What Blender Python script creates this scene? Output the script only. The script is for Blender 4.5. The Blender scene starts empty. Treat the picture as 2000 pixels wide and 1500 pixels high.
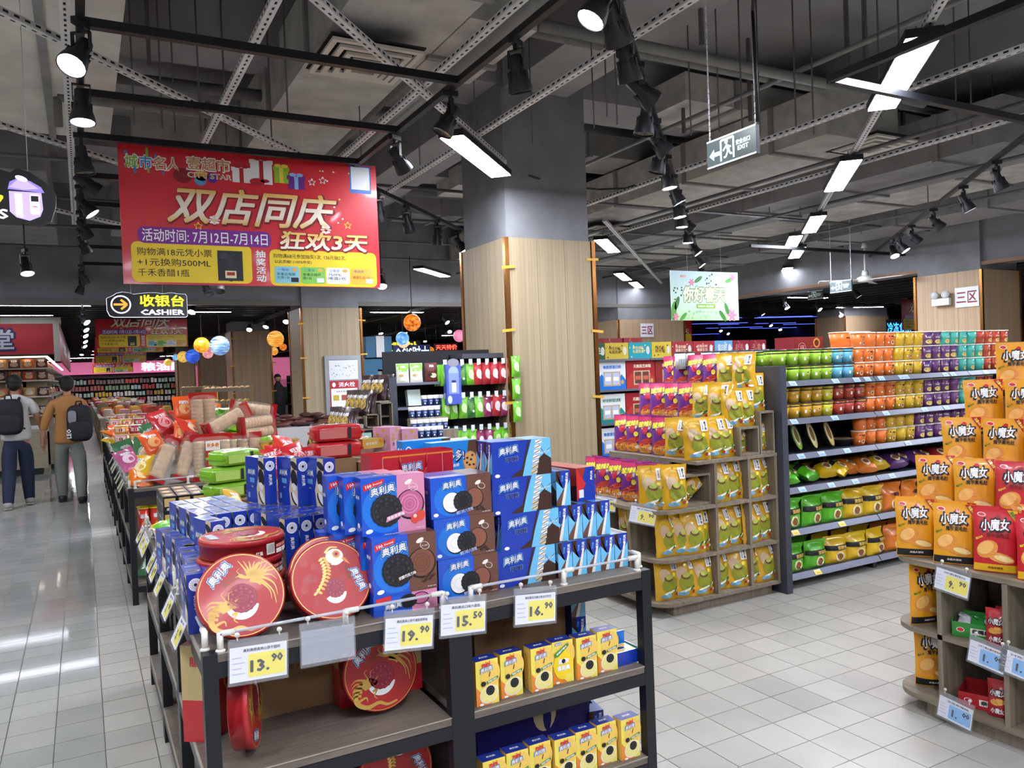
import bpy, bmesh, math, random
from mathutils import Vector, Matrix
random.seed(7)
SC = bpy.context.scene
COL = SC.collection
# ---------------------------------------------------------------- camera
FPX, CAMZ = 1538.26, 1.6085
def cam_axes(yaw, pitch, roll):
    cy, sy, cp, sp = math.cos(yaw), math.sin(yaw), math.cos(pitch), math.sin(pitch)
    f = Vector((sy*cp, cy*cp, sp)); r = Vector((cy, -sy, 0)); u = r.cross(f)
    c, s = math.cos(roll), math.sin(roll)
    return c*r + s*u, -s*r + c*u, f
CR, CU, CF = cam_axes(math.radians(28.62514), math.radians(-1.0166), math.radians(-2.19957))
cd = bpy.data.cameras.new('camera'); cd.sensor_width = 36; cd.lens = FPX/2000*36
cd.clip_start = .05; cd.clip_end = 200
cam = bpy.data.objects.new('camera', cd); COL.objects.link(cam)
mw = Matrix((CR, CU, -CF)).transposed().to_4x4(); mw.translation = (0, 0, CAMZ)
cam.matrix_world = mw; SC.camera = cam
# ---------------------------------------------------------------- world and exposure
w = bpy.data.worlds.new('world'); SC.world = w; w.use_nodes = True
w.node_tree.nodes['Background'].inputs[0].default_value = (.75, .8, .9, 1)
w.node_tree.nodes['Background'].inputs[1].default_value = .12
SC.view_settings.view_transform = 'Standard'; SC.view_settings.look = 'None'
SC.view_settings.gamma = 1; SC.view_settings.use_curve_mapping = False
SC.view_settings.exposure = EXPO = 0.95
LED_POWER = 70.0     # emission strength of the ceiling panels
SPOT_W = 40.0        # each lit track lamp
def at(u, v, x=None, y=None, z=None):
    """point of the place seen at photograph pixel (u, v) on the plane x=, y= or z="""
    d = CR*((u-1000)/FPX) + CU*((750-v)/FPX) + CF
    t = x/d.x if x is not None else y/d.y if y is not None else (z-CAMZ)/d.z
    return Vector((0, 0, CAMZ)) + d*t
def depth(p): return (Vector(p)-Vector((0, 0, CAMZ))).dot(CF)
# ---------------------------------------------------------------- materials
def lin(c):
    if isinstance(c, str):
        c = c.lstrip('#'); c = [int(c[i:i+2], 16)/255 for i in (0, 2, 4)]
    return [x/12.92 if x <= .04045 else ((x+.055)/1.055)**2.4 for x in c]
MC = {}
def mat(c, rough=.45, metal=0., coat=0., em=0., alpha=1., spec=.5, trans=0., bump=0., var=0., bscale=60):
    k = (c if isinstance(c, str) else tuple(c), rough, metal, coat, em, alpha, spec, trans, bump, var, bscale)
    if k in MC: return MC[k]
    m = bpy.data.materials.new('paint_%03d' % len(MC)); m.use_nodes = True
    nt = m.node_tree; b = nt.nodes['Principled BSDF']; L = lin(c)
    b.inputs['Base Color'].default_value = (*L, 1); b.inputs['Roughness'].default_value = rough
    b.inputs['Metallic'].default_value = metal; b.inputs['Coat Weight'].default_value = coat
    b.inputs['Specular IOR Level'].default_value = spec
    b.inputs['Coat Roughness'].default_value = .08
    if em: b.inputs['Emission Color'].default_value = (*L, 1); b.inputs['Emission Strength'].default_value = em
    if alpha < 1: b.inputs['Alpha'].default_value = alpha
    if trans: b.inputs['Transmission Weight'].default_value = trans
    if var or bump:
        tc = nt.nodes.new('ShaderNodeTexCoord'); n = nt.nodes.new('ShaderNodeTexNoise')
        n.inputs['Scale'].default_value = bscale; n.inputs['Detail'].default_value = 4
        nt.links.new(tc.outputs['Object'], n.inputs['Vector'])
        if var:
            r = nt.nodes.new('ShaderNodeMapRange'); r.inputs[1].default_value = .3; r.inputs[2].default_value = .7
            r.inputs[3].default_value = 1-var; r.inputs[4].default_value = 1+var
            mx = nt.nodes.new('ShaderNodeVectorMath'); mx.operation = 'SCALE'; mx.inputs[0].default_value = L
            nt.links.new(n.outputs[0], r.inputs[0]); nt.links.new(r.outputs[0], mx.inputs['Scale'])
            nt.links.new(mx.outputs[0], b.inputs['Base Color'])
        if bump:
            bp = nt.nodes.new('ShaderNodeBump'); bp.inputs['Strength'].default_value = bump; bp.inputs['Distance'].default_value = .01
            nt.links.new(n.outputs[0], bp.inputs['Height']); nt.links.new(bp.outputs[0], b.inputs['Normal'])
    MC[k] = m; return m
def wood(c1, c2, scale=(18, 18, .7), rough=.45, key=None):
    k = ('wood', c1, c2, scale, rough)
    if k in MC: return MC[k]
    m = bpy.data.materials.new('wood_grain'); m.use_nodes = True; nt = m.node_tree; b = nt.nodes['Principled BSDF']
    tc = nt.nodes.new('ShaderNodeTexCoord'); mp = nt.nodes.new('ShaderNodeMapping'); mp.inputs['Scale'].default_value = scale
    n = nt.nodes.new('ShaderNodeTexNoise'); n.inputs['Scale'].default_value = 1.6; n.inputs['Detail'].default_value = 5; n.inputs['Roughness'].default_value = .6
    cr = nt.nodes.new('ShaderNodeValToRGB'); cr.color_ramp.elements[0].position = .32; cr.color_ramp.elements[1].position = .68
    cr.color_ramp.elements[0].color = (*lin(c1), 1); cr.color_ramp.elements[1].color = (*lin(c2), 1)
    nt.links.new(tc.outputs['Object'], mp.inputs[0]); nt.links.new(mp.outputs[0], n.inputs['Vector'])
    nt.links.new(n.outputs[0], cr.inputs[0]); nt.links.new(cr.outputs[0], b.inputs['Base Color'])
    b.inputs['Roughness'].default_value = rough
    MC[k] = m; return m
def emis(c, s): return mat(c, em=s, rough=.6)
BLACK = mat('#17181c', .5); BLACKM = mat('#1d1e22', .45, .3)
# ---------------------------------------------------------------- mesh builder
class MB:
    def __init__(self): self.v = []; self.f = []; self.mi = []; self.sm = []; self.mats = []
    def slot(self, m):
        if m not in self.mats: self.mats.append(m)
        return self.mats.index(m)
    def add(self, vs, fs, m, smooth=False):
        o = len(self.v); self.v += [tuple(p) for p in vs]; s = self.slot(m)
        for f in fs: self.f.append([o+i for i in f]); self.mi.append(s); self.sm.append(smooth)
        return self
    def box(self, x0, x1, y0, y1, z0, z1, m, M=None, skip=()):
        vs = [Vector((x, y, z)) for z in (z0, z1) for y in (y0, y1) for x in (x0, x1)]
        if M: vs = [M @ p for p in vs]
        fs = {'b': (0, 2, 3, 1), 't': (4, 5, 7, 6), 'f': (0, 1, 5, 4), 'k': (2, 6, 7, 3), 'l': (0, 4, 6, 2), 'r': (1, 3, 7, 5)}
        return self.add(vs, [f for k, f in fs.items() if k not in skip], m)
    def bar(self, a, b, w, h, m, up=(0, 0, 1)):
        a = Vector(a); b = Vector(b); d = (b-a); L = d.length; d.normalize()
        s = d.cross(Vector(up)); s.normalize(); u = s.cross(d)
        M = Matrix((s, d, u)).transposed().to_4x4(); M.translation = a
        return self.box(-w/2, w/2, 0, L, -h/2, h/2, m, M)
    def lathe(self, prof, m, n=16, M=None, smooth=True, caps=True, a0=0, a1=2*math.pi):
        full = abs(a1-a0-2*math.pi) < 1e-6; k = n if full else n+1
        vs = []
        for (r, z) in prof:
            for i in range(k):
                a = a0+(a1-a0)*i/n; vs.append(Vector((r*math.cos(a), r*math.sin(a), z)))
        fs = []
        for j in range(len(prof)-1):
            for i in range(n):
                i2 = (i+1) % k
                fs.append((j*k+i, j*k+i2, (j+1)*k+i2, (j+1)*k+i))
        if caps and full:
            if prof[0][0] > 1e-5: fs.append(tuple(reversed(range(k))))
            if prof[-1][0] > 1e-5: fs.append(tuple((len(prof)-1)*k+i for i in range(k)))
        if M: vs = [M @ p for p in vs]
        return self.add(vs, fs, m, smooth)
    def cyl(self, a, b, r, m, n=8, r2=None, smooth=True):
        a = Vector(a); b = Vector(b); d = b-a; L = d.length
        q = Vector((0, 0, 1)).rotation_difference(d.normalized()).to_matrix().to_4x4(); q.translation = a
        return self.lathe([(r, 0), (r if r2 is None else r2, L)], m, n, q, smooth)
    def tube(self, pts, r, m, n=6):
        for a, b in zip(pts[:-1], pts[1:]): self.cyl(a, b, r, m, n)
        return self
    def sphere(self, c, r, m, n=16, k=10, sx=1, sy=1, sz=1, smooth=True):
        prof = [(max(1e-6, r*math.sin(math.pi*i/k)), -r*math.cos(math.pi*i/k)) for i in range(k+1)]
        return self.lathe(prof, m, n, Matrix.Translation(c) @ Matrix.Diagonal((sx, sy, sz, 1)), smooth, False)
    def prism(self, pts, y0, y1, m, M=None):
        """polygon given in x,z, pushed from y0 to y1"""
        n = len(pts); vs = [Vector((p[0], y0, p[1])) for p in pts] + [Vector((p[0], y1, p[1])) for p in pts]
        if M: vs = [M @ p for p in vs]
        fs = [tuple(range(n)), tuple(reversed(range(n, 2*n)))] + [((i+1) % n, i, n+i, n+(i+1) % n) for i in range(n)]
        return self.add(vs, fs, m)
    def mesh(self, name):
        me = bpy.data.meshes.new(name); me.from_pydata(self.v, [], self.f)
        for m in self.mats: me.materials.append(m)
        me.polygons.foreach_set('material_index', self.mi); me.polygons.foreach_set('use_smooth', self.sm)
        me.update(); return me
def obj(name, data, parent=None, loc=(0, 0, 0), rot=(0, 0, 0), scale=None):
    if isinstance(data, MB): data = data.mesh(name)
    o = bpy.data.objects.new(name, data); COL.objects.link(o)
    o.location = loc; o.rotation_euler = rot
    if scale: o.scale = scale
    if parent: o.parent = parent
    return o
def tag(o, label, cat, group=None, kind=None):
    o['label'] = label; o['category'] = cat
    if group: o['group'] = group
    if kind: o['kind'] = kind
    return o
def thing(name, label, cat, loc=(0, 0, 0), rz=0, group=None):
    return tag(obj(name, None, None, loc, (0, 0, rz)), label, cat, group)
def struct(name, data, parent=None, loc=(0, 0, 0), label=None):
    o = obj(name, data, parent, loc)
    if parent is None: o['kind'] = 'structure'
    if label: o['label'] = label
    return o
ORD = 'first second third fourth fifth sixth seventh eighth ninth tenth eleventh twelfth thirteenth fourteenth fifteenth sixteenth seventeenth eighteenth nineteenth twentieth twenty-first twenty-second twenty-third twenty-fourth twenty-fifth twenty-sixth twenty-seventh twenty-eighth twenty-ninth thirtieth thirty-first thirty-second thirty-third thirty-fourth thirty-fifth thirty-sixth'.split()
def nth(i): return ORD[i] if i < 36 else '%dth' % (i+1)
# ---------------------------------------------------------------- print on packaging
_fc = bpy.data.curves.new('lettering', 'FONT'); _fo = bpy.data.objects.new('lettering', _fc); _ts = bpy.data.scenes.new('lettering'); _ts.collection.objects.link(_fo); _vl = _ts.view_layers[0]
TX = {}
def glyphs(s, bold=0., shear=0., res=1):
    k = (s, bold, shear, res)
    if k not in TX:
        _fc.body = s; _fc.offset = bold; _fc.shear = shear; _fc.resolution_u = res; _fc.align_x = 'LEFT'; _fc.space_line = 1.1
        _vl.update(); dg = _vl.depsgraph
        me = bpy.data.meshes.new_from_object(_fo.evaluated_get(dg))
        vs = [(p.co.x, p.co.y) for p in me.vertices]; fs = [tuple(p.vertices) for p in me.polygons]
        bpy.data.meshes.remove(me)
        x0 = min(p[0] for p in vs); x1 = max(p[0] for p in vs); y0 = min(p[1] for p in vs); y1 = max(p[1] for p in vs)
        TX[k] = (vs, fs, x0, x1, y0, y1)
    return TX[k]
EPS = .0005
def plane(o, ux, uy, eps=EPS):
    o = Vector(o); ux = Vector(ux); uy = Vector(uy); n = ux.cross(uy)
    return lambda u, v, l=1: o+ux*u+uy*v+n*(eps*l)
class Art:
    """flat print laid on a surface through a mapping (u, v, layer) -> point"""
    def __init__(self, mb, fm): self.mb = mb; self.fm = fm
    def poly(self, pts, m, l=1):
        self.mb.add([self.fm(u, v, l) for u, v in pts], [tuple(range(len(pts)))], m); return self
    def rect(self, u0, v0, u1, v1, m, l=1, n=1, k=None):
        k = k or n
        vs = [self.fm(u0+(u1-u0)*i/n, v0+(v1-v0)*j/k, l) for j in range(k+1) for i in range(n+1)]
        fs = [(j*(n+1)+i, j*(n+1)+i+1, (j+1)*(n+1)+i+1, (j+1)*(n+1)+i) for j in range(k) for i in range(n)]
        self.mb.add(vs, fs, m, n > 1); return self
    def rrect(self, u0, v0, u1, v1, r, m, l=1):
        pts = []
        for cx, cy, a in ((u1-r, v1-r, 0), (u0+r, v1-r, 90), (u0+r, v0+r, 180), (u1-r, v0+r, 270)):
            for t in range(0, 91, 30): q = math.radians(a+t); pts.append((cx+r*math.cos(q), cy+r*math.sin(q)))
        return self.poly(pts, m, l)
    def ell(self, cx, cy, rx, ry, m, l=1, rot=0, n=18, k=1, rin=0., a0=0, a1=360):
        c, s = math.cos(math.radians(rot)), math.sin(math.radians(rot)); full = a1-a0 >= 360
        vs = []; fs = []; nn = n if full else n+1
        rings = [rin+(1-rin)*j/k for j in range(k+1)]
        if rin <= 0: rings = rings[1:]
        for q in rings:
            for i in range(nn):
                a = math.radians(a0+(a1-a0)*i/n); x, y = rx*q*math.cos(a), ry*q*math.sin(a)
                vs.append(self.fm(cx+x*c-y*s, cy+x*s+y*c, l))
        for j in range(len(rings)-1):
            for i in range(n):
                i2 = (i+1) % nn; fs.append((j*nn+i, (j+1)*nn+i, (j+1)*nn+i2, j*nn+i2))
        if rin <= 0:
            if k == 1 and full: fs.append(tuple(range(nn)))
            else:
                vs.append(self.fm(cx, cy, l)); z = len(vs)-1
                fs += [(z, i, (i+1) % nn) for i in range(n)]
        self.mb.add(vs, fs, m); return self
    def text(self, s, cx, cy, h, m, w=None, l=4, bold=.012, shear=0., rot=0, res=1, vert=False):
        if vert:
            n = len(s); st = h/n
            for i, ch in enumerate(s): self.text(ch, cx, cy+h/2-st*(i+.5), st*.9, m, w, l, bold, shear, 0, res)
            return self
        self.glyph_at(s, bold, shear, res, h, w, lambda a, b: (a, b), cx, cy, rot, m, l); return self
    def glyph_at(self, s, bold, shear, res, h, w, fn, cx, cy, rot, m, l):
        vs, fs, x0, x1, y0, y1 = glyphs(s, 0., shear, res)
        sy = h/max(1e-6, y1-y0); sx = sy if w is None else w/max(1e-6, x1-x0)
        c, q = math.cos(math.radians(rot)), math.sin(math.radians(rot))
        n = 1 if bold <= .012 else 4 if bold < .05 else 8
        for k in range(n):
            r = 0 if n == 1 else bold*.8; dx, dy = r*math.cos(2*math.pi*(k+.5)/n), r*math.sin(2*math.pi*(k+.5)/n); out = []
            for x, y in vs:
                a = (x+dx-(x0+x1)/2)*sx; b = (y+dy-(y0+y1)/2)*sy; out.append(self.fm(cx+a*c-b*q, cy+a*q+b*c, l+.04*k))
            self.mb.add(out, fs, m)
    def line(self, pts, w, m, l=2):
        for (a, b), (c, d) in zip(pts[:-1], pts[1:]):
            dx, dy = c-a, d-b; L = math.hypot(dx, dy) or 1; nx, ny = -dy/L*w/2, dx/L*w/2
            self.poly([(a+nx, b+ny), (a-nx, b-ny), (c-nx, d-ny), (c+nx, d+ny)], m, l)
        return self
    def taper(self, pts, w0, w1, m, l=3, n=6):
        P = [pts[0]]+list(pts)+[pts[-1]]; S = []
        for i in range(1, len(P)-2):
            a, b, c, d = P[i-1], P[i], P[i+1], P[i+2]
            for k in range(n): t = k/n; S.append(tuple(.5*((2*b[j])+(c[j]-a[j])*t+(2*a[j]-5*b[j]+4*c[j]-d[j])*t*t+(3*b[j]-a[j]-3*c[j]+d[j])*t**3) for j in (0, 1)))
        S.append(pts[-1]); L = []; R = []
        for i, (x, y) in enumerate(S):
            x0, y0 = S[max(0, i-1)]; x1, y1 = S[min(len(S)-1, i+1)]; dx, dy = x1-x0, y1-y0; q = math.hypot(dx, dy) or 1; w = (w0+(w1-w0)*i/(len(S)-1))/2; L.append((x-dy/q*w, y+dx/q*w)); R.append((x+dy/q*w, y-dx/q*w))
        vs = [self.fm(u, v, l) for u, v in L+R]; k = len(S); self.mb.add(vs, [(i, k+i, k+i+1, i+1) for i in range(k-1)], m); return self
    def spots(self, u0, v0, u1, v1, n, r, m, l=2, seed=0):
        rg = random.Random(seed)
        for _ in range(n): self.ell(rg.uniform(u0, u1), rg.uniform(v0, v1), r*rg.uniform(.6, 1.3), r*rg.uniform(.6, 1.3), m, l, n=8)
        return self
def carton(w, d, h, side, top=None, back=None):
    """box standing on z=0, front at y=-d/2; returns builder and print surfaces"""
    mb = MB(); top = top or side
    mb.box(-w/2, w/2, -d/2, d/2, 0, h, side, skip=('t',)); mb.add([(-w/2, -d/2, h), (w/2, -d/2, h), (w/2, d/2, h), (-w/2, d/2, h)], [(0, 1, 2, 3)], top)
    F = Art(mb, plane((0, -d/2, h/2), (1, 0, 0), (0, 0, 1)))
    T = Art(mb, plane((0, 0, h), (1, 0, 0), (0, 1, 0)))
    L = Art(mb, plane((-w/2, 0, h/2), (0, -1, 0), (0, 0, 1)))
    R = Art(mb, plane((w/2, 0, h/2), (0, 1, 0), (0, 0, 1)))
    return mb, F, T, L, R
# ---------------------------------------------------------------- soft packaging
SC.cycles.max_bounces = 6; SC.cycles.adaptive_threshold = .03; SC.cycles.diffuse_bounces = 3; SC.cycles.glossy_bounces = 3; SC.cycles.transmission_bounces = 3; SC.cycles.transparent_max_bounces = 6
SC.cycles.caustics_reflective = False; SC.cycles.caustics_refractive = False
def _n2(rg): 
    ph = [(rg.uniform(2, 7), rg.uniform(2, 7), rg.uniform(0, 6.3), rg.uniform(.4, 1)) for _ in range(5)]
    return lambda a, b: sum(k*math.sin(p*a+q*b+r) for p, q, r, k in ph)/5
def pouch(w, h, d, m, mback=None, seed=0, stand=True, seal=.09, wr=.006, nu=10, nv=14, lean=0., zig=True):
    """filled bag standing on z=0, print side towards -y; returns builder and Art on the front"""
    rg = random.Random(seed); nz = _n2(rg); nz2 = _n2(rg); mb = MB(); curl = rg.uniform(-.02, .03)
    def prof(s):
        b = min(1, .55+s*3.2) if stand else min(1, max(0, s-.03)/.16)**.55
        t = min(1, max(0, 1-seal-s)/.3)**.7; return b*t
    def hw(s): return w/2*(1-.05*math.sin(math.pi*min(1, s*1.05)))
    def P(u, v, l=0, sg=-1):
        s = max(0, min(1, v/h)); x = u/(w/2); xx = max(-1, min(1, x))
        th = d/2*prof(s)*(1-abs(xx)**2.4)**.6+.0012
        k = wr*(nz(x*2.5, s*5) if sg < 0 else nz2(x*2, s*4))*(1-.4*abs(xx))*(.35+prof(s))
        yy = sg*(th+max(-th+.001, k)+l*.0006)
        off = curl*max(0, s-.8)*5*(.3+x)**2*.5
        return Vector((x*hw(s), yy-off+lean*s*s, v))
    for sg, mm, a, b in ((-1, m, nu, nv), (1, mback or m, max(4, nu//2), max(6, nv//2))):
        vs = [P(-w/2+w*i/a, h*j/b, 0, sg) for j in range(b+1) for i in range(a+1)]
        fs = [(j*(a+1)+i, j*(a+1)+i+1, (j+1)*(a+1)+i+1, (j+1)*(a+1)+i) for j in range(b) for i in range(a)]
        if sg > 0: fs = [tuple(reversed(f)) for f in fs]
        mb.add(vs, fs, mm, True)
    G = [[P(-w/2+w*i/nu, h*j/nv, 0, -1) for i in range(nu+1)] for j in range(nv+1)]
    def Q(u, v, l=1):
        a = max(0, min(nu-1e-6, (u/w+.5)*nu)); b = max(0, min(nv-1e-6, v/h*nv)); i, j = int(a), int(b); a -= i; b -= j
        p = (G[j][i]*(1-a)+G[j][i+1]*a)*(1-b)+(G[j+1][i]*(1-a)+G[j+1][i+1]*a)*b
        return p+Vector((0, -.001-.0009*l, 0))
    # sides closed by thin strips, foot by a flat gusset
    n = nv
    for sx in (-1, 1):
        vs = []; 
        for j in range(n+1): vs += [P(sx*w/2, h*j/n, 0, -1), P(sx*w/2, h*j/n, 0, 1)]
        mb.add(vs, [(2*j, 2*j+1, 2*j+3, 2*j+2) for j in range(n)], m, False)
    vs = [P(-w/2+w*i/nu, 0, 0, sg) for sg in (-1, 1) for i in range(nu+1)]; mb.add(vs, [(i, nu+1+i, nu+2+i, i+1) for i in range(nu)], m)
    return mb, Art(mb, Q)
def foil(c, rough=.28, coat=.5): return mat(c, rough, 0, coat, bump=.35, bscale=22)
def matte(c): return mat(c, .42, 0, .15, bump=.2, bscale=16)
def rbox(mb, w, d, h, m, pw=5, n=6, wr=0., seed=0, c=(0, 0, 0), mtop=None):
    nz = _n2(random.Random(seed)); half = Vector((w/2, d/2, h/2)); c = Vector(c)
    for ax in range(3):
        for sg in (-1, 1):
            vs = []
            for j in range(n+1):
                for i in range(n+1):
                    a, b = -1+2*i/n, -1+2*j/n; p = [0, 0, 0]; p[ax] = sg; p[(ax+1) % 3] = a; p[(ax+2) % 3] = b
                    k = (abs(p[0])**pw+abs(p[1])**pw+abs(p[2])**pw)**(1/pw); q = Vector((p[0]/k*half.x, p[1]/k*half.y, p[2]/k*half.z))
                    if wr: q *= 1+wr*nz(q.x*40+q.z*25, q.y*40+q.z*15)/max(.02, q.length)*.3
                    vs.append(q+c+Vector((0, 0, h/2)))
            fs = [(j*(n+1)+i, j*(n+1)+i+1, (j+1)*(n+1)+i+1, (j+1)*(n+1)+i) for j in range(n) for i in range(n)]
            if sg < 0: fs = [tuple(reversed(f)) for f in fs]
            mb.add(vs, fs, (mtop if (mtop and ax == 2 and sg > 0) else m), True)
    return mb
def cup(r0, r1, h, body, lid, band=None, art=None, n=24, sq=0):
    mb = MB(); mb.lathe([(r0, 0), (r1, h-.006)], body, n); mb.lathe([(r1, h-.008), (r1+.004, h-.008), (r1+.004, h-.002), (r1*.96, h), (.0005, h)], lid, n, caps=False)
    def S(u, v, l=1): a = u/r1-math.pi/2; r = r0+(r1-r0)*v/h+.0005*l; return Vector((r*math.cos(a), r*math.sin(a), v))
    A = Art(mb, S)
    if band: A.rect(-math.pi*r1, h*.72, math.pi*r1, h-.008, band, 1, 24, 1)
    if art: art(A, h)
    return mb
# ================================================================ the setting
TS, TX0, TY0 = .2, .2*.121, .2*.576
def tile_mat(rough, c1, c2, name, spec=.5):
    m = bpy.data.materials.new(name); m.use_nodes = True; nt = m.node_tree; b = nt.nodes['Principled BSDF']
    g = nt.nodes.new('ShaderNodeNewGeometry'); mp = nt.nodes.new('ShaderNodeMapping'); mp.vector_type = 'POINT'
    mp.inputs['Scale'].default_value = (1/TS, 1/TS, 0); mp.inputs['Location'].default_value = (-TX0/TS, -TY0/TS, 0)
    fl = nt.nodes.new('ShaderNodeVectorMath'); fl.operation = 'FLOOR'
    wn = nt.nodes.new('ShaderNodeTexWhiteNoise'); n = nt.nodes.new('ShaderNodeTexNoise'); n.inputs['Scale'].default_value = 2.2; n.inputs['Detail'].default_value = 6
    ad = nt.nodes.new('ShaderNodeMath'); ad.operation = 'MULTIPLY_ADD'; ad.inputs[1].default_value = .45
    cr = nt.nodes.new('ShaderNodeValToRGB'); cr.color_ramp.elements[0].color = (*lin(c1), 1); cr.color_ramp.elements[1].color = (*lin(c2), 1)
    cr.color_ramp.elements[0].position = .2; cr.color_ramp.elements[1].position = .9
    nt.links.new(g.outputs['Position'], mp.inputs[0]); nt.links.new(mp.outputs[0], fl.inputs[0]); nt.links.new(fl.outputs[0], wn.inputs['Vector'])
    nt.links.new(g.outputs['Position'], n.inputs['Vector'])
    nt.links.new(wn.outputs['Value'], ad.inputs[0]); nt.links.new(n.outputs[0], ad.inputs[2]); nt.links.new(ad.outputs[0], cr.inputs[0])
    nt.links.new(cr.outputs[0], b.inputs['Base Color']); b.inputs['Roughness'].default_value = rough; b.inputs['Specular IOR Level'].default_value = spec
    return m
TILE_M = tile_mat(.33, '#94918a', '#b1aea5', 'matt_tile'); TILE_P = tile_mat(.06, '#9a9c98', '#b2b3ae', 'polished_tile', .7)
GROUT = mat('#6b6962', .8)
XMIN, XMAX, YMIN, YMAX = -9, 27, -7, 52
def grid_mat():
    m = tile_mat(.35, '#94918a', '#b1aea5', 'distant_tiles'); nt = m.node_tree; b = nt.nodes['Principled BSDF']; src = b.inputs['Base Color'].links[0].from_socket
    mp = [n for n in nt.nodes if n.bl_idname == 'ShaderNodeMapping'][0]; fr = nt.nodes.new('ShaderNodeVectorMath'); fr.operation = 'FRACTION'; nt.links.new(mp.outputs[0], fr.inputs[0]); sp = nt.nodes.new('ShaderNodeSeparateXYZ'); nt.links.new(fr.outputs[0], sp.inputs[0]); outs = []
    for ax in ('X', 'Y'):
        pp = nt.nodes.new('ShaderNodeMath'); pp.operation = 'PINGPONG'; pp.inputs[1].default_value = .5; nt.links.new(sp.outputs[ax], pp.inputs[0]); outs.append(pp)
    mn = nt.nodes.new('ShaderNodeMath'); mn.operation = 'MINIMUM'; nt.links.new(outs[0].outputs[0], mn.inputs[0]); nt.links.new(outs[1].outputs[0], mn.inputs[1])
    lt = nt.nodes.new('ShaderNodeMath'); lt.operation = 'LESS_THAN'; lt.inputs[1].default_value = .013; nt.links.new(mn.outputs[0], lt.inputs[0])
    mx = nt.nodes.new('ShaderNodeMix'); mx.data_type = 'RGBA'; mx.inputs[7].default_value = (*lin('#6b6962'), 1); nt.links.new(lt.outputs[0], mx.inputs[0]); nt.links.new(src, mx.inputs[6]); nt.links.new(mx.outputs[2], b.inputs['Base Color']); return m
fl = MB(); fl.box(XMIN, XMAX, YMIN, YMAX, -.12, -.004, grid_mat()); floor = struct('floor', fl, label='grout bed under the pale square floor tiles')
g = .0022
def tile_mb(mb, x, y, m): mb.box(x+g, x+TS-g, y+g, y+TS-g, -.01, 0, m, skip=('b',))
tmesh = {}
for k, m in (('m', TILE_M), ('p', TILE_P)):
    q = MB(); tile_mb(q, -TS/2, -TS/2, m); tmesh[k] = q.mesh('tile')
def blocked(x, y):
    return (.2 < x < 1.85 and 2.2 < y < 4.75) or (.2 < x < 2.6 and y > 6.3) or (3.2 < x < 9 and 3.95 < y < 5) or (x > 3.25 and y < 2.2)
tiles = []
for i in range(-26, 60):
    for j in range(-4, 112):
        x, y = TX0+i*TS, TY0+j*TS; p = Vector((x+.1, y+.1, 0)); q = p-Vector((0, 0, CAMZ)); dz = q.dot(CF)
        u, v = (1000+FPX*q.dot(CR)/dz, 750-FPX*q.dot(CU)/dz) if dz > .6 else (-1, -1)
        tiles.append((dz if (0 < u < 2000 and 0 < v < 1500 and not blocked(p.x, p.y)) else 199+dz, x, y))
tiles.sort(); rest = MB()
for n, (dz, x, y) in enumerate(tiles):
    k = 'p' if x+.1 < TX0 else 'm'
    if n < 300 and dz < 99: obj('tile', tmesh[k], floor, (x+.1, y+.1, 0))
    else: tile_mb(rest, x, y, TILE_P if k == 'p' else TILE_M)
o = obj('tile_field', rest, floor); o['kind'] = 'stuff'
# ---- ceiling slab, beams, far lowered ceilings
SLAB = mat('#8f8d8d', .9, var=.18, bscale=1.2); CONC = mat('#808185', .85, var=.15, bscale=3); DUCT = mat('#b5b2ab', .9, var=.2, bump=.5, bscale=5); DUCTD = mat('#878584', .85, var=.15, bscale=4)
cz = 4.55
q = MB(); q.box(XMIN, XMAX, YMIN, YMAX, cz, cz+.15, SLAB); ceiling = struct('ceiling', q, label='dark painted concrete ceiling slab')
def beam(n, x0, x1, y0, y1, z0, z1=cz, m=CONC, label=None):
    q = MB(); q.box(x0, x1, y0, y1, z0, z1, m); return struct('trim_%d' % n, q, label=label)
beam(1, -9, 11.1, 13.05, 13.75, 2.86, label='deep dark beam across the hall'); beam(2, 11.1, 11.75, -7, 13.75, 2.86, label='deep dark beam beside the noodle side of the hall')
beam(3, 4.2, 11.1, 6.1, 6.7, 4.1, m=SLAB); beam(4, -9, 3.3, 6.1, 6.7, 4.12, m=SLAB); beam(5, 3.3, 3.95, 6.9, 13.05, 4.05, m=SLAB); beam(6, 3.3, 3.95, -7, 6.0, 4.05, m=SLAB)
beam(7, -9, 3.3, 9.6, 10.0, 4.2, m=SLAB); beam(8, 4, 11.1, 9.6, 10.0, 4.2, m=SLAB); beam(9, 7.2, 7.6, -7, 13, 4.2, m=SLAB)
# wooden edge strip under the beams
q = MB(); q.box(-9, 11.1, 13.02, 13.1, 2.8, 2.87, mat('#6f6a63', .7)); struct('trim_10', q, label='pale strip along the lower edge of the far beam')
q = MB(); q.box(11.05, 11.12, -7, 13, 2.82, 2.87, mat('#8a6a55', .7)); struct('trim_11', q)
TAN = wood('#8d7358', '#b39a7c', (.5, 8, 1), .6); BAF = mat('#0c0c0e', .6)
q = MB(); q.box(-9, 27, 13.75, 52, 3.25, 3.3, TAN); q.box(11.75, 27, -7, 13.75, 3.25, 3.3, mat('#191a20', .8)); struct('ceiling_panel', q, label='tan lowered ceiling boards beyond the beam')
q = MB()
y = 14.0
while y < 51: q.box(-9, 27, y, y+.08, 2.98, 3.24, BAF); y += .42 if y < 26 else .9
for x in (1.0, 3.6, 6.2, 8.8, 12, 15, 18, 21): q.box(x, x+.06, 13.8, 51, 2.92, 2.98, BAF)
x = 12.0
while x < 27: q.box(x, x+.06, -6, 13.6, 2.98, 3.2, BAF); x += .6
o = struct('ceiling_baffle', q, label='black ceiling baffles beyond the beams')
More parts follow.
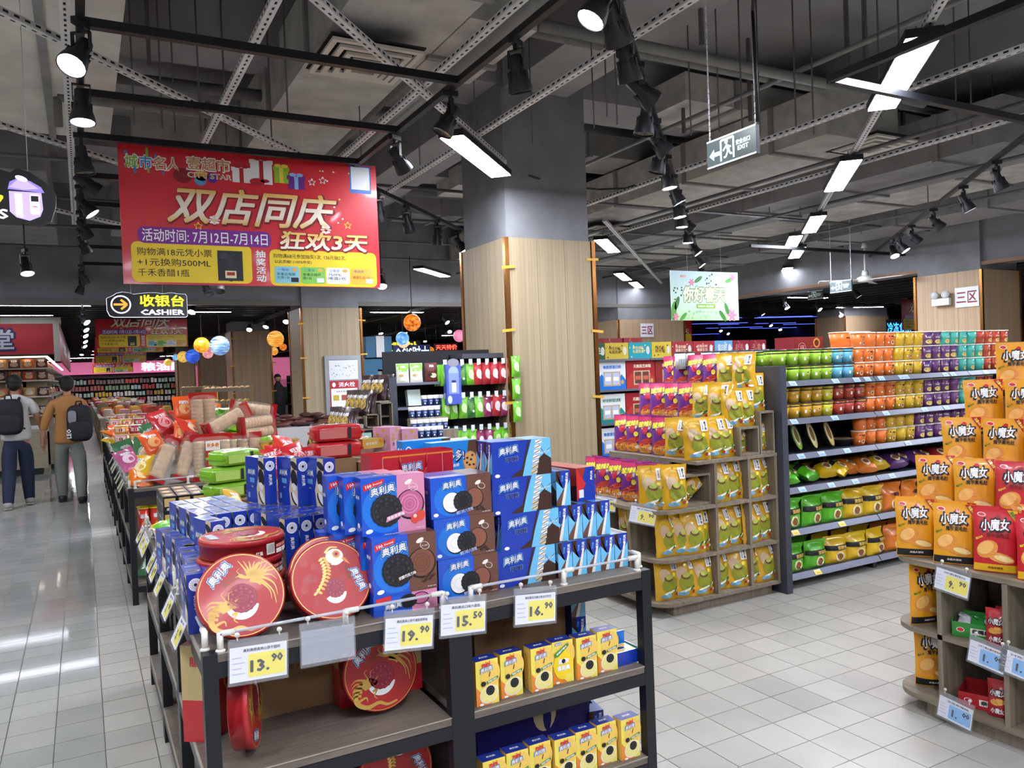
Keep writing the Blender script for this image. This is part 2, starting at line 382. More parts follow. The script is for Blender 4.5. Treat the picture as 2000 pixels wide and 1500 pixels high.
# ---- outer walls
WD = mat('#2b2a2c', .8); WL = mat('#8f8a83', .8)
for n, b in (('far', (XMIN, XMAX, 51.8, 52)), ('back', (XMIN, XMAX, -7, -6.8))):
    q = MB(); q.box(b[0], b[1], b[2], b[3], 0, cz, WD if n == 'far' else WL); struct('wall_'+n, q)
q = MB(); q.box(XMIN, XMIN+.2, YMIN, YMAX, 0, cz, WL); struct('wall_left', q)
q = MB(); q.box(XMAX-.2, XMAX, YMIN, YMAX, 0, cz, WD); struct('wall_right', q)
# ---- columns clad in wood planks
OAK = wood('#97866a', '#ae9d7f', (30, 30, .5), .5); OAK2 = wood('#a58a6c', '#b79c7d', (26, 26, .5), .5); GOLD = mat('#a8703c', .22, .9); GREYM = mat('#77777c', .4, .6)
TAPE = mat('#d9a63a', .5)
def column(x, y, w, d, wh, label, oak=OAK, n=3, conc=True, tapes=True, cat='column'):
    root = thing('column', label, cat, (x, y, 0))
    q = MB(); q.box(.03, w-.03, .03, d-.03, 0, cz if conc else wh+.1, CONC); obj('concrete_core', q, root)
    for i in range(n):
        pw = (w-.06)/n; q = MB(); q.box(0, pw-.003, 0, .022, 0, 1, oak); me = q.mesh('plank')
        obj('plank', me, root, (.03+i*pw, 0, .02), scale=(1, 1, wh-.02)); obj('plank', me, root, (.03+i*pw, d-.022, .02), scale=(1, 1, wh-.02))
    for i in range(n):
        pw = (d-.06)/n; q = MB(); q.box(0, .022, 0, pw-.003, 0, 1, oak); me = q.mesh('plank')
        obj('plank', me, root, (0, .03+i*pw, .02), scale=(1, 1, wh-.02)); obj('plank', me, root, (w-.022, .03+i*pw, .02), scale=(1, 1, wh-.02))
    q = MB(); q.box(-.012, .026, -.012, .026, 0, 1, GOLD); ge = q.mesh('corner_trim')
    for cx, cy in ((0, 0), (w-.014, 0), (0, d-.014), (w-.014, d-.014)): o = obj('corner_trim', ge, root, (cx, cy, 0), scale=(1, 1, wh)); o['label'] = 'brass corner trim'
    if tapes:
        q = MB(); q.box(-.04, .085, -.016, -.0125, -.012, .012, TAPE); te = q.mesh('tape_strip')
        for cx in (0, w-.014):
            for tz in (.5, 1.32, 1.95, 2.55): obj('tape_strip', te, root, (cx+random.uniform(-.03, .02), 0, tz+random.uniform(-.06, .06)), (0, random.uniform(-.1, .1), 0))
    return root
column(3.26, 6.0, .92, .9, 2.76, 'large wood clad column in the middle of the hall with dark bare concrete above')
column(3.19, 12.97, 1.02, .85, 2.76, 'wood clad column carrying the fire hydrant cabinet', n=4, tapes=True)
column(3.1, 19.2, .9, .95, 2.76, 'wood clad column behind the stepped bread racks, third from the camera', OAK2)
column(3.15, 25.7, .95, .95, 2.76, 'wood clad column further back beside the blue planet lamp', OAK2, tapes=False)
column(3.2, 32.2, .95, .95, 2.76, 'farthest wood clad column of the row along the aisle', OAK2, tapes=False)
column(11.0, 6.46, .95, 1.0, 2.76, 'wood clad column with the zone sign and twin emergency lamp', OAK2, conc=True, tapes=False)
# ================================================================ ceiling services
ZR = 3.2
GALV = mat('#d6d6d4', .45, .0, var=.12, bscale=8); SLOT = mat('#1b1b1d', .8)
D1 = Vector((6.036, 6.18, 0)).normalized(); D1N = Vector((D1.y, -D1.x, 0))
def channel(a, b, label, w=.042, h=.03):
    a = Vector(a); b = Vector(b); d = (b-a); L = d.length; d.normalize(); s = d.cross(Vector((0, 0, 1))); s.normalize()
    q = MB(); q.bar(a, b, w, .004, GALV); q.bar(a+s*w/2+Vector((0, 0, h/2)), b+s*w/2+Vector((0, 0, h/2)), .004, h, GALV); q.bar(a-s*w/2+Vector((0, 0, h/2)), b-s*w/2+Vector((0, 0, h/2)), .004, h, GALV)
    A = Art(q, plane(a-Vector((0, 0, .002)), d, s, .001)); n = min(int(L/.06), 130)
    for i in range(n): A.rect(.02+i*.06, -.0055, .048+i*.06, .0055, SLOT)
    for sg in (-1, 1):
        o = a+s*sg*(w/2+.0025)+Vector((0, 0, h/2)); B = Art(q, (lambda o, sg: lambda u, v, l=1: o+d*u+Vector((0, 0, v))+s*sg*.001)(o, sg))
        for i in range(n): B.rect(.02+i*.06, -.006, .05+i*.06, .006, SLOT)
    return tag(obj('slotted_channel', q), label, 'channel', 'slotted metal channels under the ceiling')
def yline(u, v, z, y0, y1): p = at(u, v, z=z); return (p.x, y0, z), (p.x, y1, z)
def dline(u, v, z, s0, s1): p = at(u, v, z=z); return p+D1*s0, p+D1*s1
channel(*yline(468, 145, 3.32, 2.0, 9.0), 'pale slotted channel crossing above the red promotion banner')
channel(*yline(128, 60, 3.32, 2.2, 9.5), 'pale slotted channel running beside the aisle lamp track')
channel(*yline(832, 167, 3.34, 2.0, 7.5), 'pale slotted channel beside the black middle lamp rail')
channel(*yline(1147, 132, 3.33, 1.6, 9.0), 'pale slotted channel passing in front of the bare column top')
channel(*yline(1650, 222, 3.33, .5, 9.5), 'pale slotted channel between exit sign and bright long panel')
channel(*yline(1860, 270, 3.33, 1.4, 10), 'pale slotted channel ending at the noodle lamp track')
channel(*dline(300, 170, 3.36, -2.6, 2.6), 'pale diagonal slotted channel in the plaster duct corner of the banner')
channel(*dline(845, 200, 3.3, -2.6, 1.6), 'pale diagonal slotted channel holding the lit panel before the column')
channel(*dline(110, 282, 3.36, -2.4, 1.6), 'pale diagonal slotted channel behind the cooker sign')
channel(*dline(230, 440, 3.3, -3.0, 1.2), 'pale diagonal slotted channel low behind the aisle track lamps')
channel(*dline(1700, 245, 3.27, -3.2, 7.4), 'diagonal slotted channel carrying the row of bright light panels')
channel(*dline(1215, 470, 3.27, -1.5, 6), 'diagonal slotted channel carrying light panels right of the big column')
# black square tubes
def tube(a, b, label, w=.04, name='square_tube'): return tag(obj(name, MB().bar(a, b, w, w, BLACKM)), label, 'rail', 'black steel tubes of the ceiling grid')
for i, y in enumerate((3.92, 4.86, 5.69, 6.75, 7.8, 8.9, 10.2, 11.6)):
    tube((.06, y, ZR), (1.88, y, ZR), 'black square cross tube, %s one back from the camera' % nth(i))
p = at(1620, 155, z=3.12); tube((p.x, p.y, 3.12), (p.x, -.5, 3.12), 'black square tube passing under the brightest light panel')
tube((p.x, p.y, 3.12), (p.x+4, p.y, 3.12), 'dark tube running away from the bright light panel')
for k, (u, v) in enumerate(((1465, 480), (1545, 485))):
    p = at(u, v, z=3.14); tube((p.x, p.y, 3.14), (p.x+6, p.y, 3.14), 'thin dark tube over the far noodle shelves, %s of two' % nth(k))
# lamp tracks
def track(a, b, label): return tag(obj('lamp_track', MB().bar(a, b, .036, .034, BLACK)), label, 'lamp track', 'black lamp tracks')
track((.06, 2.0, ZR), (.06, 13.0, ZR), 'black lamp track along the aisle'); track((.06, 13.9, 2.9), (.06, 40, 2.9), 'black lamp track beyond the far beam over the aisle')
track((1.88, 1.8, ZR), (1.88, 9.2, ZR), 'black lamp track in the middle of the hall')
T1 = Vector((2.113, 2.785, ZR)); track(T1-D1*1.6, T1+D1*13, 'black lamp track running diagonally near the exit sign')
p = at(1793, 427, z=ZR); T2 = p; track(p-D1*3.6, p+D1*3.4, 'black lamp track running diagonally over the noodles')
p = at(822, 412, z=ZR); T3 = p; track(p-D1*1.2, p+D1*1.6, 'short black diagonal lamp track before the column')
# track spot lamps
HB = MB(); HB.lathe([(.026, .0), (.037, .005), (.04, .075), (.044, .09), (.068, .17), (.071, .2), (.071, .205), (.066, .205)], BLACK, 16, caps=False)
for k in range(10):
    a = k*math.pi/5; HB.box(-.0015, .0015, .041, .058, .088, .14, BLACK, Matrix.Rotation(a, 4, 'Z'))
HB.lathe([(.0, .001), (.026, .001)], BLACK, 12, caps=False); HEAD = HB.mesh('lamp_head')
LENS = {}
for lit in (0, 1):
    q = MB(); q.lathe([(.0005, .185), (.04, .188), (.066, .198)], emis('#f4f6ff', 40) if lit else mat('#2a2b30', .15, coat=.5), 16, caps=False); LENS[lit] = q.mesh('lens')
q = MB(); q.box(-.018, .018, -.05, .05, -.035, 0, BLACK); q.box(-.012, .012, -.012, .012, -.07, -.03, BLACK); q.box(-.05, -.044, -.012, .012, -.16, -.06, BLACK); q.box(.044, .05, -.012, .012, -.16, -.06, BLACK); q.box(-.05, .05, -.012, .012, -.068, -.06, BLACK); BRK = q.mesh('bracket')
nsp = [0]
def spot(p, d, lit, label, watts=None, zr=ZR):
    d = Vector(d).normalized(); root = thing('track_lamp', label, 'track lamp', (p[0], p[1], zr-.017), 0, 'black track lamps'); root.scale = (.85,)*3
    az = math.atan2(d.y, d.x)+math.pi/2; obj('bracket', BRK, root, rot=(0, 0, az))
    R = Vector((0, 0, 1)).rotation_difference(d).to_euler(); piv = Vector((0, 0, -.15))-d*.06
    obj('lamp_head', HEAD, root, piv, R); obj('lens', LENS[lit], root, piv, R)
    if lit and watts != 0:
        L = bpy.data.lights.new('lamp_beam', 'SPOT'); L.energy = SPOT_W if watts is None else watts; L.spot_size = math.radians(75); L.spot_blend = .6; L.shadow_soft_size = .06; L.color = (1, .98, .95)
        lo = bpy.data.objects.new('lamp_beam', L); COL.objects.link(lo); lo.parent = root; lo.location = piv+d*.215
        lo.rotation_euler = (-d).to_track_quat('Z', 'Y').to_euler()
    if zr < 3:
        q = MB(); q.cyl((0, 0, 0), (0, 0, (3.26-zr)/.85), .008, BLACK, 6); obj('stem', q, root)
    nsp[0] += 1; return root
for i, (u, v, lit, d) in enumerate([(128, 118, 1, (-.35, -.5, -.8)), (153, 215, 1, (0, -.12, -1)), (160, 318, 0, (.12, 0, -1)), (172, 368, 0, (.8, .2, -.6)), (170, 408, 1, (.55, -.1, -.75)), (163, 452, 0, (.4, .3, -.8)), (160, 482, 0, (.3, .3, -.8)), (163, 545, 0, (.3, .3, -.8)), (155, 565, 0, (-.3, .3, -.8))]):
    q = at(u, v, z=3.0); spot((.06, q.y), d, lit, 'black track lamp over the aisle, %s back from the camera' % nth(i))
for i, y in enumerate((15, 17, 19, 21.5, 24)): spot((.06, y), (.5, -.5, -.7), 1, 'lit lamp beyond the far beam over the aisle, %s back' % nth(i), 40, 2.9)
for i, (u, v, d) in enumerate([(990, 140, (.25, .15, -1)), (855, 232, (-.45, .1, -.9)), (762, 312, (.6, .3, -.7))]):
    q = at(u, v, z=3.02); spot((1.88, q.y), d, int(i == 2), 'dark track lamp on the middle rail, %s back from the camera' % nth(i), 40)
def on_line(P, u, v):
    q = at(u, v, z=3.0); return P+D1*((q-P).dot(D1))
for i, (u, v, lit, d) in enumerate([(1192, 18, 1, (-.5, .1, -.8)), (1243, 48, 0, (.5, .3, -.8)), (1252, 125, 0, (.35, .2, -.9)), (1280, 185, 1, (.75, -.15, -.6)), (1278, 238, 0, (-.1, .1, -1)), (1305, 285, 1, (.6, -.2, -.75)), (1298, 318, 0, (-.2, .2, -1)), (1318, 350, 1, (.1, -.1, -1)), (1316, 384, 1, (.4, -.2, -.9)), (1333, 410, 1, (.1, -.1, -1)), (1340, 430, 1, (0, 0, -1)), (1358, 443, 1, (.6, -.4, -.7)), (1357, 462, 1, (0, 0, -1)), (1372, 488, 1, (.4, -.4, -.8)), (1385, 512, 1, (.4, -.4, -.8)), (1380, 531, 1, (0, -.3, -1))]):
    q = on_line(T1, u, v); spot(q, d, lit, 'black track lamp on the diagonal track by the exit sign, %s from the near end' % nth(i), 4 if i < 7 else None)
for i, (u, v, lit, d) in enumerate([(1985, 300, 0, (.3, -.3, -.9)), (1937, 358, 1, (.3, -.2, -.9)), (1866, 402, 1, (.3, -.3, -.9)), (1815, 441, 1, (.5, -.4, -.7)), (1768, 470, 1, (.5, -.4, -.7)), (1766, 484, 1, (.2, -.5, -.8)), (1737, 495, 1, (-.2, -.4, -.8))]):
    q = on_line(T2, u, v); spot(q, d, lit, 'black track lamp on the track over the noodles, %s from the near end' % nth(i))
for i, (u, v, lit, d) in enumerate([(762, 415, 0, (.1, .3, -.9)), (828, 437, 0, (.3, .3, -.8)), (855, 465, 0, (0, .2, -1)), (896, 482, 1, (.4, -.2, -.8))]):
    q = on_line(T3, u, v); spot(q, d, lit, 'small track lamp before the big column, %s along' % nth(i), 40)
FAR = [(50, 524, 1), (402, 570, 0), (430, 562, 0), (470, 650, 1), (488, 642, 1), (522, 635, 1), (560, 626, 1), (160, 690, 1), (378, 606, 1), (742, 648, 1), (788, 648, 1), (762, 668, 1), (830, 664, 1), (868, 628, 1), (878, 646, 1), (893, 656, 1), (866, 672, 1), (1190, 633, 1), (745, 554, 1), (1430, 595, 1), (1533, 598, 1), (1595, 603, 1), (1670, 575, 1), (1485, 611, 1), (1503, 634, 1), (1523, 642, 1), (1640, 615, 1), (1406, 645, 1), (1420, 651, 1), (1397, 660, 1), (1473, 656, 1)]
for i, (u, v, lit) in enumerate(FAR):
    q = at(u, v, z=2.75)
    if q.x > 25: continue
    spot((q.x, q.y), (random.uniform(-.4, .4), random.uniform(-.8, -.3), -.8), lit, 'small far lamp under the black ceiling, %s of the scattered ones' % nth(i), 0, 2.95)
# LED panels
def led(p, d, label, L=1.2, W=.18, s=LED_POWER, group='long light panels'):  # default width enlarged to stand in for the bloom around a lit panel
    d = Vector(d).normalized(); root = thing('light_panel', label, 'ceiling light', p, math.atan2(d.y, d.x), group)
    q = MB(); q.box(-L/2, L/2, -W/2, W/2, 0, .045, BLACKM); obj('housing', q, root)
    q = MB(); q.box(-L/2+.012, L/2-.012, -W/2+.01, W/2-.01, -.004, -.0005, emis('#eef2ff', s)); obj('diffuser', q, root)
    q = MB()
    for x in (-L*.35, L*.35): q.cyl((x, 0, .045), (x, 0, .12), .004, GREYM, 6)
    obj('hanger', q, root); return root
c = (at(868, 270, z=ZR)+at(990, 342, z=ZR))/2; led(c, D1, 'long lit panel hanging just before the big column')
B0 = Vector((3.79, 2.48, ZR)); 
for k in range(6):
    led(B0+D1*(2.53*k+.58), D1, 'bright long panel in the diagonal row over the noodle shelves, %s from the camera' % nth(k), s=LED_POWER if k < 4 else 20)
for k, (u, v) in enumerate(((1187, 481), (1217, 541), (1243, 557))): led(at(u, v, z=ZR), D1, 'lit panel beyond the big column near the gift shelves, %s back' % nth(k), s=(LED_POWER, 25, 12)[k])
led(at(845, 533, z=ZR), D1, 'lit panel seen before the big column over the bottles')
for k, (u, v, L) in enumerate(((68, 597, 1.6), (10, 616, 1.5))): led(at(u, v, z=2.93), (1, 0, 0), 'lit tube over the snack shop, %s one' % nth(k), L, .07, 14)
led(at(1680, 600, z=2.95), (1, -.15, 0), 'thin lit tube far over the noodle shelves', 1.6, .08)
# panels added to brighten the hall and the goods, mostly out of view
for k, p in enumerate([(-1.6, 1.0), (-2.4, 3.6), (-3.4, 7.5), (-2.6, 11), (.6, -2.5), (3.0, -.6), (1.0, .2), (5.2, -1.5), (7.5, .8), (9, 3), (5.0, -4), (-3, -3), (8.6, 7.6), (1.5, 9.5), (6.4, 11.3)]):
    led((p[0], p[1], ZR), D1, 'added light panel brightening the hall, number %s' % nth(k))
for k, p in enumerate([(2, 16), (1.5, 22), (6, 16), (6, 22), (-3, 18), (-4, 24), (10, 18), (14, 12), (16, 6), (15, 18), (20, 12), (8, 28), (2, 30), (1, 38), (12, 26), (4, 42), (-1, 46), (2, 47), (7, 46), (1, 34), (0, 42)]):  # more panels added among the baffles to brighten the far hall
    led((p[0], p[1], 2.94), (1, 0, 0), 'added light panel brightening the far hall, %s back' % nth(k), 1.2, .1)
for k, (u, v) in enumerate(((1500, 619), (1380, 632), (1560, 619), (1420, 640), (1480, 632), (1600, 632), (1400, 652), (1530, 640))):
    led(at(u, v, z=2.96), (1, -.25, 0), 'blue light strip far over the frozen section, %s one' % nth(k), 3.2, .08, 0.1, 'blue light strips')
for o in [o for o in bpy.data.objects if o.get('group') == 'blue light strips']:
    for c in o.children:
        if c.name.startswith('diffuser'): c.data.materials[0] = emis('#4a5cff', 4)
# ---- ducts, pipes, rods
PLAS = mat('#d2cec4', .95, var=.15, bump=.9, bscale=2.5)
def duct(x0, x1, y0, y1, z0, z1, label, m=DUCT, flanges=True):
    root = thing('air_duct', label, 'air duct', (0, 0, 0), 0, 'ceiling ducts'); q = MB(); q.box(x0, x1, y0, y1, z0, z1, m); obj('duct_body', q, root)
    if flanges:
        long_y = (y1-y0) > (x1-x0); a, b = (y0, y1) if long_y else (x0, x1); t = a+.6
        while t < b:
            q = MB(); e = .025
            if long_y: q.box(x0-e, x1+e, t, t+.05, z0-e, z1, DUCTD)
            else: q.box(t, t+.05, y0-e, y1+e, z0-e, z1, DUCTD)
            obj('flange', q, root); t += 1.25
    return root
duct(-4.5, .3, 4.3, 7.6, 3.72, 4.2, 'broad pale plastered duct above the aisle lamp track', PLAS); duct(-4.5, .55, 2.0, 3.9, 3.85, 4.3, 'pale plastered duct at the near end of the aisle', PLAS)
duct(-4.5, -.2, 8.2, 12.4, 3.55, 4.1, 'low grey duct behind the cooker sign', DUCTD)
p = at(560, 215, z=3.75); duct(p.x-.1, p.x+.62, 3.4, 12.8, 3.75, 4.25, 'grey duct running back above the red promotion banner'); duct(p.x+.63, p.x+1.1, 4.3, 5.3, 3.75, 4.15, 'short duct branch carrying the pale air outlet')
duct(.5, p.x-.12, 7.75, 8.15, 3.8, 4.2, 'cross duct behind the red promotion banner'); duct(.4, p.x-.12, 10.3, 11.2, 3.5, 4.0, 'far cross duct above the banner', DUCTD)
for k, (x0, x1, z0, y0) in enumerate(((5.9, 6.9, 3.6, 4.8), (7.2, 8.2, 3.45, 4.0), (8.6, 9.6, 3.55, 3.4), (9.9, 10.8, 3.4, 2.6))):
    duct(x0, x1, y0, 13, z0, z0+.42, 'big grey duct running back over the noodle shelves, %s from the column' % nth(k), DUCT if k % 2 == 0 else DUCTD)
for k, (y, x0) in enumerate(((5.6, 5.0), (7.5, 4.6), (9.3, 4.4), (11.2, 4.4))):
    duct(x0, 10.9, y, y+.7, 4.04, 4.3, 'grey cross duct over the noodle shelves, %s back' % nth(k), DUCTD if k % 2 else DUCT)
PIPE = mat('#7d7c78', .7, var=.1, bscale=10); PIPED = mat('#5c5b5c', .6)
def pipe(pts, r, label, m=PIPE): return tag(obj('pipe', MB().tube(pts, r, m, 10)), label, 'pipe', 'ceiling pipes')
p = at(862, 70, z=3.95); pipe([(p.x, 1.5, 3.95), (p.x, 12.9, 3.95)], .085, 'thick grey pipe beside the pale air outlet')
p = at(905, 120, z=3.7); pipe([(p.x, 1.5, 3.7), (p.x, 12.9, 3.7)], .06, 'grey pipe with clamps behind the middle rail')
p = at(1580, 130, z=3.95); pipe([(p.x, 1, 3.95), (p.x, 12, 3.95)], .022, 'thin pale pipe high behind the exit sign')
p = at(1100, 75, z=4.0); pipe([(p.x-.6, p.y, 4.0), (p.x+7, p.y, 4.0)], .035, 'pale pipe crossing above the column')
p = at(1450, 130, z=3.85); pipe([(p.x-1.8, p.y, 3.85), (p.x+2.2, p.y, 3.85)], .04, 'rough lagged pipe behind the exit sign')
p = at(150, 195, z=3.65); pipe([(p.x-.12, p.y, 3.45), (p.x-.12, p.y, 3.65), (p.x+.9, p.y, 3.65)], .028, 'bent grey pipe beside the aisle lamp track')
p = at(300, 160, z=4.0); pipe([(p.x-1, p.y, 4.0), (p.x+2.2, p.y, 4.0)], .05, 'dark pipe under the slab in the plaster duct corner', PIPED)
for k in range(4): pipe([(-6, 7.2+k*1.5, 3.42), (11, 7.2+k*1.5, 3.42)], .016, 'thin black conduit crossing the hall, %s back' % nth(k), PIPED)
for k in range(3): pipe([(6+k*1.6, 1.0, 3.38), (6+k*1.6, 12.9, 3.38)], .018, 'thin black conduit over the noodles, %s from the column' % nth(k), PIPED)
q = MB(); q.cyl((0, 0, 0), (0, 0, 1), .006, PIPED, 6); ROD = q.mesh('hanger_rod')
rods = [(385, 100), (310, 90), (335, 100), (436, 130), (525, 140), (555, 60), (255, 80), (1180, 70), (1200, 90), (1155, 100), (1445, 110), (1480, 120), (1550, 100), (1585, 120), (1715, 80), (1755, 60), (1865, 120), (1895, 150), (1345, 120), (925, 150), (1035, 140), (1680, 380), (1620, 420), (1100, 330), (1500, 330), (1560, 330), (1400, 110), (1810, 300), (1940, 240), (700, 170), (815, 190)]
for i, (u, v) in enumerate(sorted(rods)):
    q = at(u, v, z=3.9); tag(obj('hanger_rod', ROD, None, (q.x, q.y, 3.34), scale=(1, 1, cz-3.34)), 'thin threaded rod hanging from the ceiling slab, %s counted from the aisle' % nth(i), 'rod', 'thin threaded hanger rods')
for i, (u, v) in enumerate(((290, 100), (1370, 60), (1655, 115), (1690, 100), (1335, 240), (1465, 215))):
    q = at(u, v, z=3.9); tag(obj('hanger_post', MB().box(-.013, .013, -.013, .013, 3.8, cz, PIPED), None, (q.x, q.y, 0)), 'square steel post dropping from the slab, %s from the aisle' % nth(i), 'post', 'steel drop posts')
# air outlets
CREAM = mat('#cfcabd', .6)
def outlet(u, v, z, label, s=.6):
    p = at(u, v, z=z); root = thing('air_outlet', label, 'air outlet', p, 0, 'square air outlets'); q = MB()
    for k in range(4):
        a = s/2-.01-k*.06; b = a-.035; zz = -.012*k
        for (x0, x1, y0, y1) in ((-a, a, -a, -b), (-a, a, b, a), (-a, -b, -b, b), (b, a, -b, b)): 
            q = MB(); q.box(x0, x1, y0, y1, zz, zz+.018, CREAM); obj('louvre', q, root)
    q = MB(); q.box(-s/2, s/2, -s/2, s/2, .03, .04, SLOT); obj('neck', q, root); return root
outlet(713, 125, 3.6, 'cream square air outlet above the red banner'); outlet(1700, 287, 3.6, 'cream square air outlet between the bright light panels'); outlet(1175, 452, 3.5, 'cream square air outlet at the beyond the column'); outlet(1560, 475, 3.5, 'far cream air outlet over the noodles')
# loose cable from the lit panel, flaked paint on the slab
q = MB(); pts = [at(u, v, z=3.3) for u, v in ((1033, 343), (1075, 356), (1120, 366), (1170, 370), (1220, 368), (1240, 362))]; q.tube(pts, .009, BLACK, 6); tag(obj('cable', q), 'black cable drooping from the lit panel past the column', 'cable')
FLK = mat('#b9b6ae', .9)
for k, (u, v, a, b) in enumerate(((1180, 240, .5, .22), (1172, 272, .6, .2), (1245, 200, .42, .25), (900, 210, .3, .2))):
    c = at(u, v, z=cz); rg = random.Random(k+40); pts = [(c.x+a*math.cos(t*.39)*rg.uniform(.6, 1), c.y+b*math.sin(t*.39)*rg.uniform(.6, 1), cz-.004) for t in range(16)]
    q = MB(); q.add(pts+[(x, y, cz) for x, y, z in pts], [tuple(reversed(range(16)))]+[(i, (i+1) % 16, 16+(i+1) % 16, 16+i) for i in range(16)], FLK); obj('flaked_paint', q, ceiling)
# ================================================================ display islands
RW, RH = .78, .85
LV = (.16, .497, RH)
BOARD = wood('#5d554c', '#7b7165', (2.2, 40, 40), .5); BEDGE = mat('#a39b8e', .5); FRAME = mat('#1b1d22', .42, .2)
rk = {}
q = MB(); q.box(-.02, .02, -.02, .02, 0, RH, FRAME); rk['post'] = q.mesh('post')
q = MB(); q.box(-RW/2+.02, RW/2-.02, -.018, .018, -.07, -.027, FRAME); rk['rail'] = q.mesh('rail')
q = MB(); q.box(-RW/2+.04, RW/2-.04, -RW/2+.004, RW/2-.004, -.026, 0, BOARD); q.box(-RW/2+.04, RW/2-.04, -RW/2+.001, -RW/2+.004, -.003, 0, BEDGE); q.box(-RW/2+.002, -RW/2+.04, -RW/2+.04, RW/2-.04, -.026, 0, BOARD); q.box(-RW/2, -RW/2+.002, -RW/2+.04, RW/2-.04, -.026, 0, BEDGE); rk['shelf_board'] = q.mesh('shelf_board')
WHITEP = mat('#d9d6cc', .4); CLEAR = mat('#eef2f8', .08, alpha=.07, coat=.3); CLEARR = mat('#c9ced6', .12, alpha=.6, coat=.5)
q = MB(); q.cyl((0, 0, 0), (0, 0, .055), .009, WHITEP, 10); q.cyl((0, 0, .05), (.04, 0, .05), .009, WHITEP, 10); q.lathe([(.014, 0), (.014, .005), (.01, .008)], WHITEP, 10); rk['elbow'] = q.mesh('elbow')
q = MB(); q.cyl((-RW/2+.08, 0, .05), (RW/2-.08, 0, .05), .005, CLEARR, 8); rk['price_rail'] = q.mesh('price_rail')
def rack(x, y, label, group, rails='', levels=LV):
    root = thing('display_rack', label, 'display rack', (x+RW/2, y+RW/2, 0), 0, group)
    for sx in (-1, 1):
        for sy in (-1, 1): obj('post', rk['post'], root, (sx*(RW/2-.02), sy*(RW/2-.02), 0))
    for z in levels:
        obj('shelf_board', rk['shelf_board'], root, (0, 0, z))
        for k in range(4):
            a = k*math.pi/2; obj('rail', rk['rail'], root, (math.sin(a)*(RW/2-.019), -math.cos(a)*(RW/2-.019), z), (0, 0, a))
    for s in rails:
        a = {'f': 0, 'l': -math.pi/2, 'b': math.pi, 'r': math.pi/2}[s]; c, n = math.cos(a), math.sin(a)
        def P(t): return (c*t+n*(RW/2-.014), n*t-c*(RW/2-.014), RH)
        o = obj('price_rail', rk['price_rail'], root, P(0), (0, 0, a)); o['label'] = 'clear price rail rod'
        obj('elbow', rk['elbow'], root, P(-RW/2+.05), (0, 0, a)); obj('elbow', rk['elbow'], root, P(RW/2-.05), (0, 0, a+math.pi)); obj('elbow', rk['elbow'], root, P(.02), (0, 0, a), (1, 1, .98))
    return root
X0, Y0 = .26, 2.32
for j in range(3):
    for i in range(2):
        rack(X0+i*RW, Y0+j*RW, 'black framed wooden display rack of the front island, %s row, %s side' % (nth(j), 'aisle' if i == 0 else 'column'), 'racks of the front island', ('f' if j == 0 else '')+('l' if i == 0 else 'r'))
for j in range(4):
    for i in range(2):
        rack(X0+i*RW-(.14 if i else 0), 6.35+j*RW, 'black framed wooden display rack of the second island, %s row, %s side' % (nth(j), 'aisle' if i == 0 else 'column'), 'racks of the second island', ('f' if j == 0 else '')+('l' if i == 0 else '')).scale = (1 if i == 0 else .64, 1, 1)
for j in range(6):
    rack(X0, 10.1+j*RW, 'black framed wooden display rack of the third island, %s row' % nth(j), 'racks of the third island', 'l')
# ---- price tags
PAPER = mat('#e4e5ee', .5); YEL = mat('#efe04c', .45); BLU = mat('#7fb7ee', .45); INK = mat('#1c1c20', .6); LILAC = mat('#b9b9d4', .6)
TAGM = {}
def price_mesh(price, name, col):
    k = (price, name, col)
    if k in TAGM: return TAGM[k]
    q = MB(); w, h = .108, .066
    q.box(-w/2, w/2, -.001, .001, -h, 0, PAPER); A = Art(q, plane((0, -.001, -h/2), (1, 0, 0), (0, 0, 1), .0004))
    if price:
        A.rrect(-.02, -.027, w/2-.003, .018, .004, {'y': YEL, 'b': BLU}[col], 1)
        a, b = price.split('.')
        A.text(a+'.', .002 if len(a) > 1 else .0, -.006, .021, INK, l=3, bold=.05, w=.034 if len(a) > 1 else .016); A.text(b, .035, .005, .0145, INK, l=3, bold=.05, w=.021)
        A.text(name, .006, .0255, .0065, INK, w=.07, l=2, bold=.02)
        for k2 in range(4): A.rect(-.05, .012-k2*.01, -.032+.006*(k2 % 2), .014-k2*.01, LILAC, 2)
    else: q = MB(); q.box(-w/2, w/2, -.0006, .0006, -h, 0, mat('#d4dae6', .12, alpha=.32, coat=.6))
    TAGM[k] = q.mesh('price_card'); return TAGM[k]
q = MB(); q.box(-.057, .057, -.0035, -.0025, -.072, .016, CLEAR); q.box(-.057, .057, .0025, .0035, -.072, .016, CLEAR); HOLD = q.mesh('clear_holder')
q = MB()
for x in (-.04, .04): q.lathe([(.005, -.002), (.005, .002)], WHITEP, 10, Matrix.Translation((x, 0, .024)) @ Matrix.Rotation(math.pi/2, 4, 'X')); q.cyl((x, 0, .024), (x, 0, .012), .0015, WHITEP, 6)
HOOK = q.mesh('hook')
def price_tag(p, rz, price, name, col, label, tilt=0, scale=1, lean=0):
    root = thing('price_tag', label, 'price tag', p, rz, 'hanging price tags'); root.rotation_euler = (lean, tilt, rz); root.scale = (scale,)*3
    o = obj('price_card', price_mesh(price, name, col), root); obj('clear_holder', HOLD, root); obj('hook', HOOK, root); return root
YF = Y0-.012
def tag_px(u, v, price, name, col, label, tilt=0, s=1.45):
    p = at(u, v, y=YF); price_tag(p, 0, price, name, col, label, tilt, s, -.06)
tag_px(505, 1259, '13.90', '奥利奥经典夹心饼干圆听', 'y', 'yellow price tag reading 13.90 below the dragon tin', .05)
tag_px(640, 1226, None, '', 'y', 'empty clear price tag holder below the panda tin', .03)
